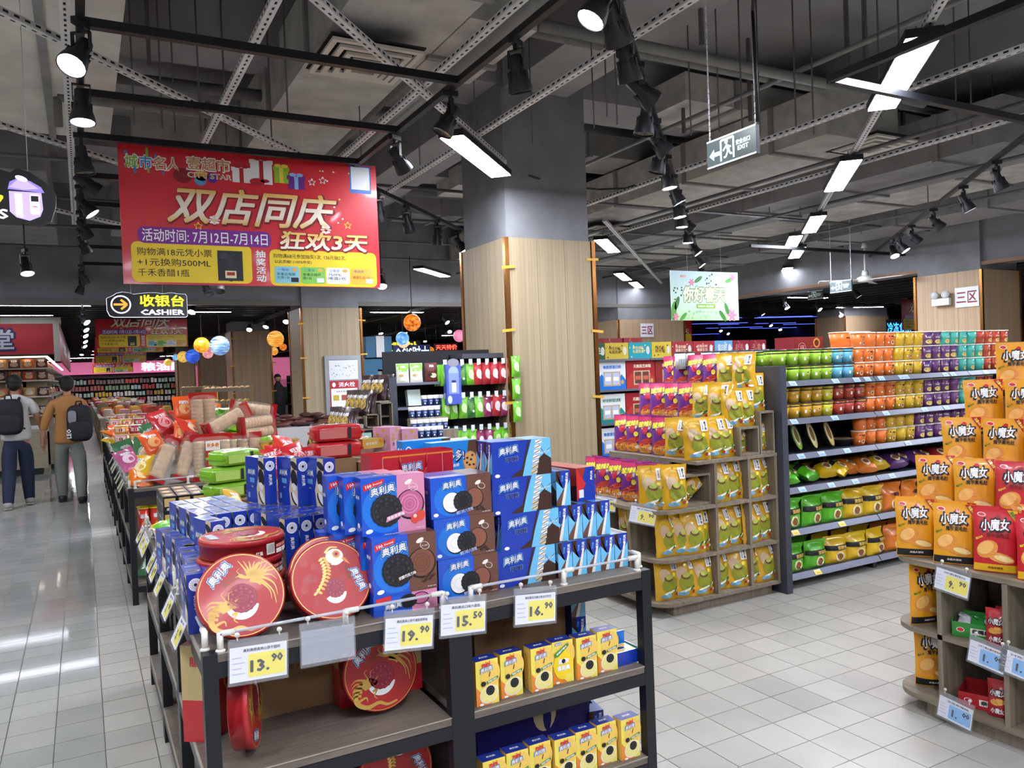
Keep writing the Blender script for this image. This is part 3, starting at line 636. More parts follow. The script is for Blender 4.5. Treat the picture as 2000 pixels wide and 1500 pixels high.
tag_px(800, 1205, '19.90', '奥利奥夹心饼干清新草莓味', 'y', 'yellow price tag reading 19.90 below the cookie boxes', .1)
tag_px(905, 1178, '15.50', '奥利奥双口味六连包', 'y', 'shiny price tag ending in 50 between the two front racks', .08)
tag_px(1046, 1160, '16.90', '奥利奥可可棒27条白巧克力', 'y', 'yellow price tag reading 16.90 below the wafer stick boxes', .09)
for i, y in enumerate((2.62, 2.95, 3.3, 3.55, 3.72, 4.1, 4.25, 4.45)):
    price_tag((X0-.014, y, RH+.028), -math.pi/2, '%d.90' % (5+i*2 % 9), '饼干', 'y', 'tag hanging on the aisle side of the front island, %s from the near corner' % nth(i), random.uniform(-.06, .06), 1.2, -.45)
for i, y in enumerate((6.6, 6.8, 7.2, 7.5, 8.1, 8.4, 9.0)):
    price_tag((X0-.014, y, RH+.028), -math.pi/2, '%d.90' % (4+i), '饼干', 'y', 'tag hanging on the aisle side of the second island, %s from the near corner' % nth(i), random.uniform(-.06, .06), 1.2, -.5)
# ================================================================ boxed biscuits on the front island
BLUE = mat('#1238a8', .32, coat=.3); BLUE2 = mat('#1a74d8', .32, coat=.3); BLUE3 = mat('#1d55c6', .32, coat=.3); NAVY = mat('#1a2f86', .35, coat=.2); LBLUE = mat('#6fc0ea', .32, coat=.3); PINK = mat('#d98bab', .35, coat=.3); PINKD = mat('#c4628f', .35)
BROWN = mat('#6a4334', .35, coat=.3); BROWND = mat('#3c2219', .4); CREAMW = mat('#ece7dc', .4); WHITE = mat('#f2f2f2', .4); COOK = mat('#17161a', .5); COOK2 = mat('#3a383d', .5); RED = mat('#c2202b', .32, coat=.4); REDB = mat('#d92a2e', .32, coat=.4); GOLDP = mat('#d8b25a', .35, .25); GREEN = mat('#3f8a34', .4); LEMON = mat('#f0dc5a', .35, coat=.2); AMBER = mat('#efc65c', .35, coat=.2); ORNG = mat('#e8862c', .4, coat=.2); KRAFT = mat('#8a6a48', .75, var=.06, bscale=20); TANW = mat('#d9c39a', .4); STRAW = mat('#dd4a3e', .35); GREY = mat('#9a9aa0', .5)
def logo(A, cx, cy, h, rot=8, l=4, s='奥利奥', out=NAVY):
    w = h*1.05*len(s)
    A.text(s, cx, cy, h*1.28, LBLUE, w*1.1, l, .075, .12, rot); A.text(s, cx, cy, h*1.18, out, w*1.06, l+1, .055, .12, rot); A.text(s, cx, cy, h, WHITE, w, l+2, .022, .12, rot)
def cookie(A, cx, cy, r, l=3, text=True, ink=COOK, ink2=COOK2, rin=None):
    n = 32; A.poly([(cx+r*(1 if i % 2 else .955)*math.cos(2*math.pi*i/n), cy+r*(1 if i % 2 else .955)*math.sin(2*math.pi*i/n)) for i in range(n)], ink, l)
    A.ell(cx, cy, r*.86, r*.86, ink2, l+1, rin=.965, n=24)
    for i in range(12):
        a = 2*math.pi*i/12; A.ell(cx+r*.66*math.cos(a), cy+r*.66*math.sin(a), r*.12, r*.045, ink2, l+1, math.degrees(a)+45, n=6); A.ell(cx+r*.66*math.cos(a), cy+r*.66*math.sin(a), r*.12, r*.045, ink2, l+1, math.degrees(a)-45, n=6)
    if text:
        A.ell(cx, cy, r*.42, r*.24, ink2, l+1, rin=.9, n=18); A.text('OREO', cx, cy, r*.2, ink2, r*.56, l+1, .01)
        A.line([(cx, cy+r*.25), (cx, cy+r*.5)], r*.05, ink2, l+1); A.line([(cx-r*.12, cy+r*.4), (cx+r*.12, cy+r*.4)], r*.05, ink2, l+1)
def creambox(fl):
    w, d, h = .215, .062, .185; c2, c3, tx = (PINK, PINKD, '清新草莓味') if fl == 's' else (BROWN, mat('#7d4c38', .35), '浓醇巧克力味')
    mb, F, T, L, R = carton(w, d, h, BLUE, BLUE3)
    F.rect(-w/2, -h/2, .012, h/2, BLUE3, 1); F.ell(-.03, -.012, .076, .078, BLUE2, 1.5, n=24) if 0 else F.ell(-.032, -.012, .074, .076, BLUE2, 2, n=24)
    F.rect(.012, -h/2, w/2, h/2, c2, 3)
    F.ell(.056, -.006, .049, .049, COOK, 4, n=24); F.ell(.056, -.004, .044, .044, c3, 5, n=24)
    for k, rr in enumerate((.032, .021, .011)): F.ell(.054, -.004, rr, rr, c2, 6+k, rin=.86, n=20)
    cookie(F, -.026, -.016, .054, 9)
    F.poly([(-.1, .05), (-.1, .07), (-.03, .087), (-.034, .07)], REDB, 4); F.text('100', -.083, .0655, .0105, WHITE, .02, 6, .03, 0, 12); F.text('Decenal', -.053, .073, .006, WHITE, .03, 6, .02, 0, 12)
    logo(F, -.038, .05, .026, 9, 8)
    F.poly([(-.03, -.055), (-.026, -.038), (.035, -.021), (.034, -.036)], c2 if fl == 's' else BROWND, 12); F.text(tx, .004, -.037, .0105, WHITE, .06, 14, .03, 0, 14)
    if fl == 's':
        F.ell(.07, -.054, .014, .016, STRAW, 8, 20); F.ell(.09, -.045, .015, .018, STRAW, 9, -20); F.ell(.07, -.045, .006, .006, mat('#f0d0c0', .4), 10); F.poly([(.085, -.03), (.095, -.024), (.098, -.031)], GREEN, 10)
    else:
        for a, b in ((.062, -.06), (.08, -.055), (.072, -.047), (.092, -.047)): F.poly([(a-.011, b-.004), (a, b-.009), (a+.011, b-.003), (a, b+.005)], BROWND, 8); F.poly([(a-.011, b-.004), (a, b+.005), (a, b-.001)], BROWN, 9)
    F.ell(.052, .068, .014, .007, CREAMW, 6, 25); F.ell(.068, .05, .017, .012, CREAMW, 6, -25, rin=.9); F.text('夹心更浓', .068, .05, .005, CREAMW, .022, 7); F.text('净含量 388克', .088, -.084, .004, WHITE, .03, 5, .01)
    F.ell(-.085, -.078, .012, .007, WHITE, 5, 10)
    T.rect(-w/2, -d/2, .012, d/2, BLUE3, 1); T.rect(.012, -d/2, w/2, d/2, c2, 1); logo(T, -.03, 0, .016, 0, 2)
    L.text('奥利奥', 0, .03, .012, WHITE, .036, 3, .03); L.ell(0, -.06, .012, .008, WHITE, 2)
    R.rect(-d/2, -h/2, d/2, h/2, c2, 1)
    return mb.mesh('biscuit_box')
def twinbox():
    w, d, h = .222, .075, .136; mb, F, T, L, R = carton(w, d, h, BLUE, BLUE)
    F.rect(-w/2, -h/2, .02, h/2, BLUE3, 1); F.ell(-.04, -.008, .06, .055, BLUE2, 2, n=20); F.rect(.02, -h/2, w/2, h/2, BROWN, 3)
    F.ell(-.034, -.02, .036, .036, COOK, 4, n=22); F.ell(-.036, -.018, .033, .033, WHITE, 5, n=22); F.ell(-.036, -.018, .02, .02, CREAMW, 6, rin=.8)
    F.ell(.046, -.012, .036, .036, COOK, 4, n=22); F.ell(.046, -.01, .032, .032, mat('#8a5440', .4), 5, n=22)
    cookie(F, .004, -.018, .036, 8, False); logo(F, -.036, .042, .021, 7, 8)
    F.ell(.062, .04, .012, .006, CREAMW, 5, 25); F.ell(.075, .027, .014, .01, CREAMW, 5, -20, rin=.88); F.text('双口味六连包', .008, -.05, .011, WHITE, .062, 13, .045, 0, 10); F.text('双口味六连包', .008, -.05, .01, BLUE2, .06, 14, .01, 0, 10)
    for a, b in ((.058, -.05), (.072, -.045), (.08, -.054)): F.poly([(a-.01, b-.003), (a, b-.007), (a+.01, b-.002), (a, b+.005)], BROWND, 7)
    F.text('净含量 388克', .09, -.061, .004, WHITE, .03, 5, .01); F.ell(-.095, -.055, .009, .006, WHITE, 5)
    T.rect(.02, -d/2, w/2, d/2, BROWN, 1); L.text('奥利奥', 0, .02, .012, WHITE, .036, 3, .03)
    return mb.mesh('biscuit_box')
def cocobox(end=False):
    w, d, h = (.236, .06, .127); 
    if end: w, d = d, w
    mb, F, T, L, R = carton(w, d, h, BLUE, BLUE)
    def big(F, w):
        F.poly([(.04, h/2), (w/2, h/2), (w/2, -h/2), (-.005, -h/2)], LBLUE, 1); F.poly([(-.05, -h/2), (.0, -h/2), (.034, h/2), (.026, h/2), (-.002, -.036)], BROWND, 2); F.poly([(.062, -.012), (.09, .01), (w/2, -.008), (w/2, -h/2), (.055, -h/2)], BROWND, 2)
        for k in range(7):
            v0 = -h/2+.004+k*.0175; u = .045+k*.0035; F.poly([(u-.012, v0), (u+.014, v0+.003), (u+.0155, v0+.017), (u-.011, v0+.014)], CREAMW if k > 1 else TANW, 4); F.line([(u-.011, v0+.003), (u+.014, v0+.014)], .0022, BROWND, 5)
        logo(F, -.055, .032, .023, 8, 4); F.text('可可棒', -.042, .0, .019, mat('#5a86d8', .4), .053, 6, .06, 0, 3); F.text('可可棒', -.042, .0, .0165, BROWND, .05, 7, .02, 0, 3); F.ell(-.1, -.054, .01, .006, WHITE, 4)
        F.line([(.06, -.012), (.116, .03)], .0018, BROWND, 3); F.line([(.09, .01), (.06, .06)], .0018, BROWND, 3); F.text('浓情白巧克力味', .09, .015, .006, WHITE, .04, 5, .02, 0, 12)
    def small(F, w):
        F.poly([(-w/2, -h/2), (w/2, -h/2), (w/2, .03), (.008, -.005), (-w/2, .028)], LBLUE, 1); F.poly([(-w/2, .028), (-w/2, h/2), (-.012, h/2), (-.014, .01), (.002, -.006)], BROWND, 2); F.poly([(-w/2, -h/2), (-.012, -h/2), (.012, .0), (-.002, -.006), (-w/2, -.045)], BROWN, 2); F.poly([(-.012, -h/2+.002), (.002, -h/2+.002), (.02, .03), (.012, .03)], CREAMW, 4); F.text('奥利奥', .015, .04, .012, WHITE, .032, 4, .03, 0, 85); F.text('可可棒', -.004, .036, .008, LBLUE, .022, 4, .03, 0, 85)
    if end: small(F, w); big(R, d); big(L, d)
    else: big(F, w); small(L, d); small(R, d)
    TW, TD = w, d
    T.rect(-w/2, -d/2, w*.1, d/2, BLUE2, 1); T.rect(w*.1, -d/2, w/2, d/2, LBLUE, 1); T.poly([(-.01, -d/2), (.02, -d/2), (.03, d/2), (.0, d/2)], BROWND, 2)
    return mb.mesh('wafer_box')
def thinbox():
    w, d, h = .05, .155, .18; NB = mat('#1b3aa0', .32, coat=.3); mb, F, T, L, R = carton(w, d, h, NB, NB)
    F.ell(0, .058, .0195, .0195, WHITE, 1, n=20)
    for k in range(16): a = 2*math.pi*k/16; F.line([(.007*math.cos(a), .058+.007*math.sin(a)), (.017*math.cos(a), .058+.017*math.sin(a))], .0012, mat('#5d78c0', .4), 2)
    F.ell(0, .058, .005, .005, COOK, 3); F.text('奥利奥', .0, .005, .014, WHITE, .042, 3, .03, 0, -88)
    for A in (L, R):
        A.poly([(.02, -h/2), (d/2, -h/2), (d/2, h/2), (.035, h/2), (.03, .02), (.012, -.03)], TANW, 1)
        A.ell(.058, .062, .028, .014, COOK, 2, -25); A.ell(.055, .012, .024, .036, COOK, 2, 12); A.ell(.052, -.004, .02, .03, CREAMW, 3, 12, a0=180, a1=330); A.ell(.048, -.064, .014, .03, COOK, 2, 40); A.ell(.056, -.06, .012, .028, CREAMW, 3, 40)
        logo(A, -.025, .032, .019, 0, 3); A.text('薄脆', -.02, .0, .02, LBLUE, .04, 4, .03); A.text('原味', -.02, -.025, .007, TANW, .016, 4, .02); A.rect(-.06, -.07, -.045, -.05, mat('#9fb4e0', .4), 2)
    for A in (T,):
        for k, (a, b) in enumerate(((0, .035),)): A.text('奥利奥', 0, .035, .013, WHITE, .036, 3, .06); A.text('奥利奥', 0, .035, .011, NB, .033, 4, .02)
        A.ell(0, -.035, .02, .013, TANW, 2); A.ell(-.002, -.035, .016, .009, COOK, 3)
    return mb.mesh('thin_biscuit_box')
def minibox(lemon=False):
    w, d, h = .084, .05, .15; mb, F, T, L, R = carton(w, d, h, AMBER, mat('#23378f', .35))
    T.text('奥利奥', 0, 0, .012, WHITE, .034, 2, .03)
    F.rect(-w/2, -h/2, w/2, h/2, LEMON, 1); F.poly([(-w/2, -h/2), (w*.2, -h/2), (-w/2, -.01)], ORNG, 2); F.ell(.012, .02, .036, .05, AMBER, 3, -15)
    if not lemon:
        F.ell(.005, -.04, .036, .03, CREAMW, 4, 20); F.ell(.005, -.04, .033, .027, mat('#e9dc8a', .4), 5, 20)
        F.ell(.009, -.028, .0165, .0165, COOK, 7); F.ell(.006, -.03, .0145, .0145, CREAMW, 6); F.ell(.009, -.028, .011, .011, COOK2, 8, rin=.85); F.ell(-.016, -.002, .0095, .0085, COOK, 7); F.ell(-.016, -.002, .006, .005, COOK2, 8, rin=.8); F.line([(.006, .018), (.011, .034)], .003, COOK, 6)
        F.poly([(-.004, -.006), (-.003, .004), (.04, .016), (.04, .007)], GREEN, 7); F.text('酸爽柠檬味', .018, .0055, .006, WHITE, .034, 8, .02, 0, 14)
        F.text('mini', -.004, .062, .0155, REDB, .03, 6, .05, 0, 6); logo(F, -.004, .045, .014, 8, 6)
    else:
        F.ell(0, -.01, .04, .052, mat('#f2d21e', .35), 6, 0); F.poly([(-.034, .02), (-.036, .034), (.02, .066), (.024, .056), (-.02, .022)], GREEN, 8); F.text('酸爽柠檬味', -.006, .043, .007, WHITE, .048, 9, .03, 0, 32)
        F.text('迷你', 0, .004, .018, WHITE, .042, 9, .05); F.text('奥利奥', 0, -.02, .018, WHITE, .05, 9, .05); F.ell(.0, .004, .008, .008, COOK, 10); F.ell(.02, -.055, .018, .012, LEMON, 8, 30); logo(F, -.018, .066, .008, 0, 6)
    F.ell(-.025, -.069, .008, .004, WHITE, 8)
    return mb.mesh('mini_biscuit_box')
M_S, M_C, M_T, M_K, M_KE, M_N, M_M, M_ML = creambox('s'), creambox('c'), twinbox(), cocobox(), cocobox(True), thinbox(), minibox(), minibox(True)
def put(me, p, label, group, rz=0, name=None, cat='biscuit box', rot=None):
    o = obj(name or me.name.split('.')[0], me, None, p, rot or (0, 0, rz)); return tag(o, label, cat, group)
G1 = 'cream biscuit boxes stacked on the front rack'
def fr(u, v, y, d): p = at(u, v, y=y); return Vector((p.x, y+d/2, p.z))
# strawberry and chocolate cream boxes
mb, F, T, L, R = carton(.215, .185, .062, BLUE, BLUE3); F.rect(-.1075, -.031, .02, .031, BLUE3, 1); F.rect(.02, -.031, .1075, .031, PINK, 2); F.ell(.05, .006, .03, .02, COOK, 3); F.ell(.05, .006, .026, .017, PINKD, 4); F.ell(.008, .004, .03, .022, COOK, 5); F.poly([(-.1, .008), (-.1, .024), (-.05, .03), (-.05, .016)], REDB, 4); logo(F, -.045, -.004, .017, 6, 6); put(mb.mesh('biscuit_box'), (.878, 2.37+.0925, RH+.0005), 'strawberry cream biscuit box lying flat at the bottom of the stack', G1)
put(M_C, (.88, 2.40, RH+.0625), 'blue and brown chocolate cream biscuit box at the middle of the front stack', G1, .0)
put(M_C, (.865, 2.47, RH+.0625), 'chocolate cream box hidden mostly behind the front brown one', G1, 0)
for k, y in enumerate((2.445, 2.512, 2.578)): put(M_S, (.866-k*.035, y, RH+.248), 'blue and pink strawberry cream biscuit box, %s from the front on top' % nth(k), G1, -.02*k)
for k in range(2): put(M_C, (.80-k*.03, 2.54+k*.065, RH+.0625), 'blue cream box standing behind the brown one, %s' % nth(k), G1)
# six-pack boxes
for k in range(3):
    for b in range(2): put(M_T, (1.104+.008*(2-k), 2.445+b*.078, RH+.0005+k*.137), 'two-flavour biscuit box with brown half, %s from below, %s row' % (nth(k), ('front', 'rear')[b]), 'two-flavour biscuit boxes', random.uniform(-.02, .02))
# wafer stick boxes
for k, dx in enumerate((0, .022, -.006, -.002)):
    for b in range(2): put(M_K, (1.352+dx, 2.45+b*.064, RH+.0005+k*.1275), 'blue wafer stick box with brown triangles, %s from below, %s row' % (nth(k), ('front', 'rear')[b]), 'wafer stick boxes', random.uniform(-.015, .015))
for k in range(5):
    for r in range(2):
        if r == 1 and k == 4: continue
        put(M_KE, (1.508+k*.0625, 2.53+(.0 if r == 0 else .02), RH+.0005+r*.1275), 'narrow end of a wafer stick box, %s from the aisle, %s layer' % (nth(k), ('lower', 'upper')[r]), 'wafer stick boxes')
put(M_KE, (1.53, 2.56, RH+.2555), 'narrow end of a wafer stick box at the top beside the red one', 'wafer stick boxes')
q = MB(); w, d, h = .09, .24, .125; mb, F, T, L, R = carton(w, d, h, mat('#a83226', .35, coat=.2), mat('#b2412c', .4)); F.poly([(-.045, -.0625), (.045, -.0625), (.045, .0625), (.0, .0625)], BLUE, 1); F.poly([(-.045, -.0625), (0, .0), (-.045, .0625)], REDB, 2); F.text('奥利奥', .028, .03, .011, WHITE, .034, 3, .03, 0, 85); F.rect(-.035, -.05, -.012, -.02, WHITE, 3); L.poly([(-.12, -.0625), (.12, -.0625), (.12, .0)], BROWND, 1)
put(mb.mesh('wafer_box'), (1.64, 2.6, RH+.2555), 'red and blue wafer box on top of the wafer stick boxes', 'wafer stick boxes', .12)
for k in range(6): put(M_K, (1.36+(k % 2)*.02, 2.63+.064*(k//2), RH+.0005+(k % 2)*.1275), 'wafer stick box in the hidden back rows, %s' % nth(k), 'wafer stick boxes')
# mini boxes on the lower shelves
for k, (u, v) in enumerate(((953, 1372), (1004, 1363), (1060, 1350), (1105, 1335), (1148, 1325), (1192, 1312))):
    p = at(u, v, y=2.345); put(M_ML if k == 3 else M_M, (p.x, 2.37+(.012 if k % 2 else 0), LV[1]+.0005), 'yellow mini biscuit box on the middle shelf, %s from the aisle' % nth(k), 'yellow mini biscuit boxes', random.uniform(-.06, .02))
for k in range(7):
    put(M_M, (1.155+k*.094, 2.368+.008*(k % 3), LV[0]+.0005), 'yellow mini biscuit box on the bottom shelf, %s from the aisle' % nth(k), 'yellow mini biscuit boxes', random.uniform(-.08, .02))
# tray of mini biscuits beside them
q = MB(); q.box(-.06, .06, -.05, -.048, 0, .05, BLUE); q.box(-.06, .06, .05, .052, 0, .09, BLUE2); q.box(-.06, -.058, -.05, .05, 0, .05, BLUE); q.box(.058, .06, -.05, .05, 0, .05, LBLUE); q.box(-.058, .058, -.048, .05, 0, .004, BLUE); q.box(-.05, .05, -.04, .04, .004, .045, AMBER); A = Art(q, plane((0, 0, .045), (1, 0, 0), (0, 1, 0))); A.ell(0, 0, .03, .02, CREAMW, 1); A.ell(0, 0, .02, .012, COOK, 2)
put(q.mesh('biscuit_tray'), (1.74, 2.42, LV[1]+.0005), 'blue open tray of mini biscuits at the end of the middle shelf', None, 0, cat='tray')
# blue thin boxes
q = MB(); q.box(.55, .97, 2.72, 3.3, RH+.0005, RH+.094, KRAFT); tag(obj('cardboard_tray', q), 'flat brown cardboard carton under the blue thin boxes', 'carton')
GN = 'blue thin biscuit boxes'
for i in range(3):
    for k in range(2): put(M_N, (.295+k*.0525-(.02 if i == 0 else 0), 2.62+i*.16, RH+.0005), 'blue thin box standing at the aisle edge, %s back, %s column' % (nth(i), nth(k)), GN)
for i in range(3):
    for k in range(7): put(M_N, (.6+k*.053*math.cos(.2)-i*.158*math.sin(.2), 2.83+i*.158*math.cos(.2)+k*.053*math.sin(.2)*.6, RH+.095), 'blue thin box in the raised block, %s column, %s row back' % (nth(k), nth(i)), GN, .2)
for k, (u, v, y) in enumerate(((520, 986, 3.12), (584, 978, 3.0), (636, 985, 2.9))):
    p = at(u, v, y=y); put(M_N, (p.x, y+.08, RH+.2755), 'blue thin box standing tall on top of the block, %s from the aisle' % nth(k), GN, .27)
for i in range(3):
    for k in range(5): put(M_N, (.31+k*.055-i*.02, 3.06+i*.158+.008*k, RH+.0005+(.1 if k else .0)), 'blue thin box behind the round tins, %s column, %s row' % (nth(k), nth(i)), GN, .15)
put(M_N, (.37, 2.93, RH+.1), 'blue thin box standing alone behind the stacked tins', GN, .25)
q = MB(); q.box(.335, .56, 2.84, 3.48, RH+.0005, RH+.099, KRAFT); tag(obj('cardboard_tray', q), 'flat brown carton under the blue boxes behind the tins', 'carton')
# lying thin boxes behind the gift bag
for k, (x, y, z, r) in enumerate(((.98, 3.0, .0005, 1.45), (.99, 2.98, .052, 1.5), (1.18, 3.25, .0005, 1.5), (1.17, 3.25, .052, 1.52), (1.16, 3.24, .103, 1.47), (.95, 3.22, .0005, 1.4), (.96, 3.22, .052, 1.5), (.97, 3.22, .103, 1.45))):
    o = put(M_N, (x, y, RH+z+.025), 'blue thin box lying flat behind the gift bag, %s' % nth(k), GN); o.rotation_euler = (0, math.pi/2, r); o.location.x -= .0
# ---- round red tins
CLR = mat('#a81f25', .4, coat=.2); CREDL = mat('#ad2222', .5, coat=.06)
GD_ = mat('#c8a04a', .42, .15)
def tin(v):
    r, t = .131, .062; q = MB()
    q.lathe([(r-.004, 0), (r, .004), (r, t-.02), (r+.0025, t-.02), (r+.0025, t-.003), (r-.002, t), (.0001, t)], CLR, 48, caps=True)
    A = Art(q, plane((0, 0, t), (1, 0, 0), (0, 1, 0), .0004)); A.ell(0, 0, r-.004, r-.004, CREDL, 1, n=40); A.ell(0, 0, r-.003, r-.003, GOLDP, 2, n=40, rin=.985)
    if v == 0:
        A.ell(-.002, -.028, .05, .05, WHITE, 2, n=28, a0=200, a1=350); cookie(A, 0.0, -.012, .047, 4, True, mat('#8c1530', .45), mat('#b84058', .45))
        # golden bird with trailing tail
        A.taper([(.004, .056), (.02, .05), (.045, .048), (.07, .03), (.095, -.005), (.1, -.045)], .012, .002, GD_, 5); A.taper([(.03, .046), (.065, .045), (.1, .02), (.108, -.02)], .012, .001, GD_, 4); A.taper([(.03, .044), (.06, .03), (.085, .0), (.088, -.03)], .01, .001, GD_, 4); A.taper([(.05, .048), (.09, .05), (.112, .03)], .009, .001, GD_, 4)
        for k in range(6): A.taper([(.028+.003*k, .05), (.02+.008*k, .075+.002*k), (.0+.017*k, .108-.003*k)], .011, .001, GD_, 3)
        for k in range(4): A.taper([(.04+.006*k, .052), (.065+.008*k, .075-.004*k), (.075+.013*k, .1-.012*k)], .009, .001, GD_, 3)
        A.ell(.004, .057, .008, .0065, GD_, 5); A.taper([(-.002, .058), (-.014, .055)], .005, .0005, GD_, 5); A.taper([(.004, .06), (-.006, .074), (.004, .082)], .003, .001, GD_, 5); A.taper([(.03, .04), (.05, .032), (.06, .02)], .014, .004, GD_, 4)
        # golden dragon coiling from below
        A.taper([(-.045, -.03), (-.075, -.035), (-.096, -.06), (-.088, -.092), (-.055, -.108), (-.015, -.1), (.015, -.112), (.05, -.105)], .024, .006, GD_, 3)
        A.poly([(-.03, -.018), (-.014, -.03), (-.018, -.04), (-.036, -.042), (-.06, -.052), (-.072, -.04), (-.066, -.02), (-.048, -.012)], GD_, 4); A.taper([(-.022, -.02), (-.012, -.012)], .006, .001, GD_, 5); A.ell(-.042, -.025, .004, .003, mat('#8a1414', .4), 6)
        for k in range(5): A.taper([(-.06-.004*k, -.018-.012*k), (-.09-.002*k, -.012-.013*k), (-.108+.001*k, -.024-.013*k)], .009, .0008, GD_, 3)
        A.taper([(-.05, -.012), (-.06, .008), (-.048, .016)], .004, .001, GD_, 5); A.taper([(-.04, -.012), (-.038, .008), (-.025, .012)], .004, .001, GD_, 5); A.taper([(-.035, -.06), (-.02, -.055), (-.03, -.075), (-.02, -.085)], .009, .002, GD_, 4); A.taper([(-.09, -.085), (-.06, -.075), (-.055, -.09)], .01, .002, GD_, 4)
        A.text('百年恒典', -.022, .05, .02, mat('#8a4a28', .45), .07, 3, .02, 0, 30)
        logo(A, -.06, .072, .026, 45, 5)
    else:
        for k in range(26):
            rg = random.Random(k); a = rg.uniform(0, 6.28); rr = rg.uniform(.03, .11)
            for s in (.012, .007): A.ell(rr*math.cos(a), rr*math.sin(a), s, s, mat('#a81f26', .35), 2, rin=.8, n=12)
        A.ell(.0, -.045, .036, .036, WHITE, 3, n=24, a0=200, a1=350); cookie(A, .003, -.03, .034, 4, True, mat('#8c1530', .45), mat('#b84058', .45))
        for k in range(11):
            t = k/10; x, y = -.012-.045*t*t+.01*math.sin(3*t), .072-.105*t
            A.ell(x-.007, y, .009, .0045, AMBER, 4, 30, n=8); A.ell(x+.007, y, .009, .0045, GD_, 4, -40, n=8)
        A.ell(.028, .072, .03, .026, mat('#e9dfc8', .45), 4, n=16); A.ell(.036, .078, .013, .013, mat('#c88a30', .45), 5); A.ell(.036, .078, .008, .008, RED, 6); A.ell(.036, .078, .004, .004, COOK, 7); A.taper([(.012, .052), (.03, .046), (.052, .054)], .012, .008, WHITE, 6); A.taper([(.0, .09), (.02, .104), (.045, .1)], .008, .003, AMBER, 5)
        for k in range(4): A.taper([(.05+.003*k, .06-.004*k), (.066+.002*k, .056-.007*k)], .006, .001, ORNG, 5)
        logo(A, .085, -.02, .024, -78, 5); A.text('幸运加倍', .058, .01, .05, mat('#7a4a20', .45), .012, 4, .03, vert=True)
    # printed side panel
    def side(u, v, l=1): a = u/r-1.9; return Vector(((r+.0005*l+.0025)*math.cos(a), (r+.0005*l+.0025)*math.sin(a), v))
    S = Art(q, side); S.rect(-.02, .008, .012, .042, CREAMW, 1, 4); 
    for k in range(9): S.rect(-.017+k*.0031, .012, -.0157+k*.0031, .04, INK, 2)
    for k in range(3): S.rect(.02+k*.034, .006, .05+k*.034, .02, CREAMW, 1, 4); S.rect(.02+k*.034, .024, .05+k*.034, .034, mat('#d98a80', .4), 1, 4)
    S.text('亿滋', -.045, .016, .012, CREAMW, .022, 2, .03); S.ell(.14, .028, .011, .011, WHITE, 1); S.ell(.14, .028, .006, .006, BLUE3, 2)
    return q.mesh('biscuit_tin')
TIN = [tin(0), tin(1)]
GT = 'round red gift tins'
def standing_tin(v, x, y, z, lean, spin, label, yaw=0):
    o = obj('biscuit_tin', TIN[v], None, (0, 0, 0)); R = Matrix.Rotation(yaw, 3, 'Z') @ Matrix.Rotation(math.pi/2-lean, 3, 'X') @ Matrix.Rotation(spin, 3, 'Z')
    o.rotation_euler = R.to_euler(); rr = .127; o.scale = (.95,)*3; c = Vector((x, y, z+rr*math.cos(lean)))
    n = R @ Vector((0, 0, 1)); o.location = c-n*.031; return tag(o, label, 'biscuit tin', GT)
standing_tin(0, .388, 2.452, RH+.002, .5, .0, 'red round tin with golden dragon and bird standing at the front corner'); standing_tin(1, .66, 2.458, RH+.002, .5, .1, 'red round tin standing beside the dragon tin with swirl pattern')
standing_tin(1, .672, 2.535, RH+.002, .5, 1.9, 'red round tin standing close behind the swirl tin')
for k in range(4): put(TIN[0], (.43+.008*(k % 2), 2.69, RH+.0005+k*.0645), 'red round tin lying in the stack behind the dragon tin, %s from below' % nth(k), GT, .3*k, cat='biscuit tin')
standing_tin(0, .82, 2.5, LV[1]+.012, .12, .0, 'red round dragon tin standing on the middle shelf of the corner rack'); standing_tin(0, .39, 2.46, LV[1]+.012, .05, 2, 'red round tin seen edge on on the middle shelf', 1.25)
standing_tin(1, .86, 2.5, LV[0]+.012, .15, .2, 'red round tin on the bottom shelf of the corner rack'); standing_tin(0, .6, 2.52, LV[0]+.012, .15, .4, 'red round tin at the bottom shelf corner, mostly below the picture')
# gift bag and gift box, cartons
q = MB(); w, d, h = .33, .1, .2; q.box(-w/2, w/2, -d/2, d/2, 0, h, RED, skip=('t',)); A = Art(q, plane((0, -d/2, h/2), (1, 0, 0), (0, 0, 1)))
for s in (-1, 1): A.rect(s*.12-.001, -h/2, s*.12+.001, h/2-.012, TANW, 1)
A.rect(-.12, h/2-.014, w/2, h/2-.008, ORNG, 2); logo(A, -.01, .045, .026, 4, 3); A.text('亿份好礼 新年好礼', .01, .02, .009, GOLDP, .09, 3); q.box(-w/2+.004, w/2-.004, -d/2+.004, d/2-.004, h-.02, h-.018, mat('#7d1418', .6))
for s in (-1, 1): q.tube([(s*.055, -d/2-.002, h-.01), (s*.05, -d/2-.008, h-.06), (s*.03, -d/2-.008, h-.09)], .003, RED, 6)
p = at(800, 960, y=2.72); q.mesh; put(q.mesh('gift_bag'), (p.x+.02, 2.78, RH+.3-.03), 'red paper gift bag with gold lines behind the cookie boxes', None, .05, cat='gift bag')
for k in range(2): put(M_C, (.92+k*.23, 2.78, RH+.0005), 'chocolate cream box under the red gift bag, %s' % nth(k), G1)
q = MB(); q.box(.84, 1.2, 2.74, 2.83, RH+.187, RH+.2695, KRAFT); tag(obj('carton', q), 'brown carton under the red gift bag', 'carton')
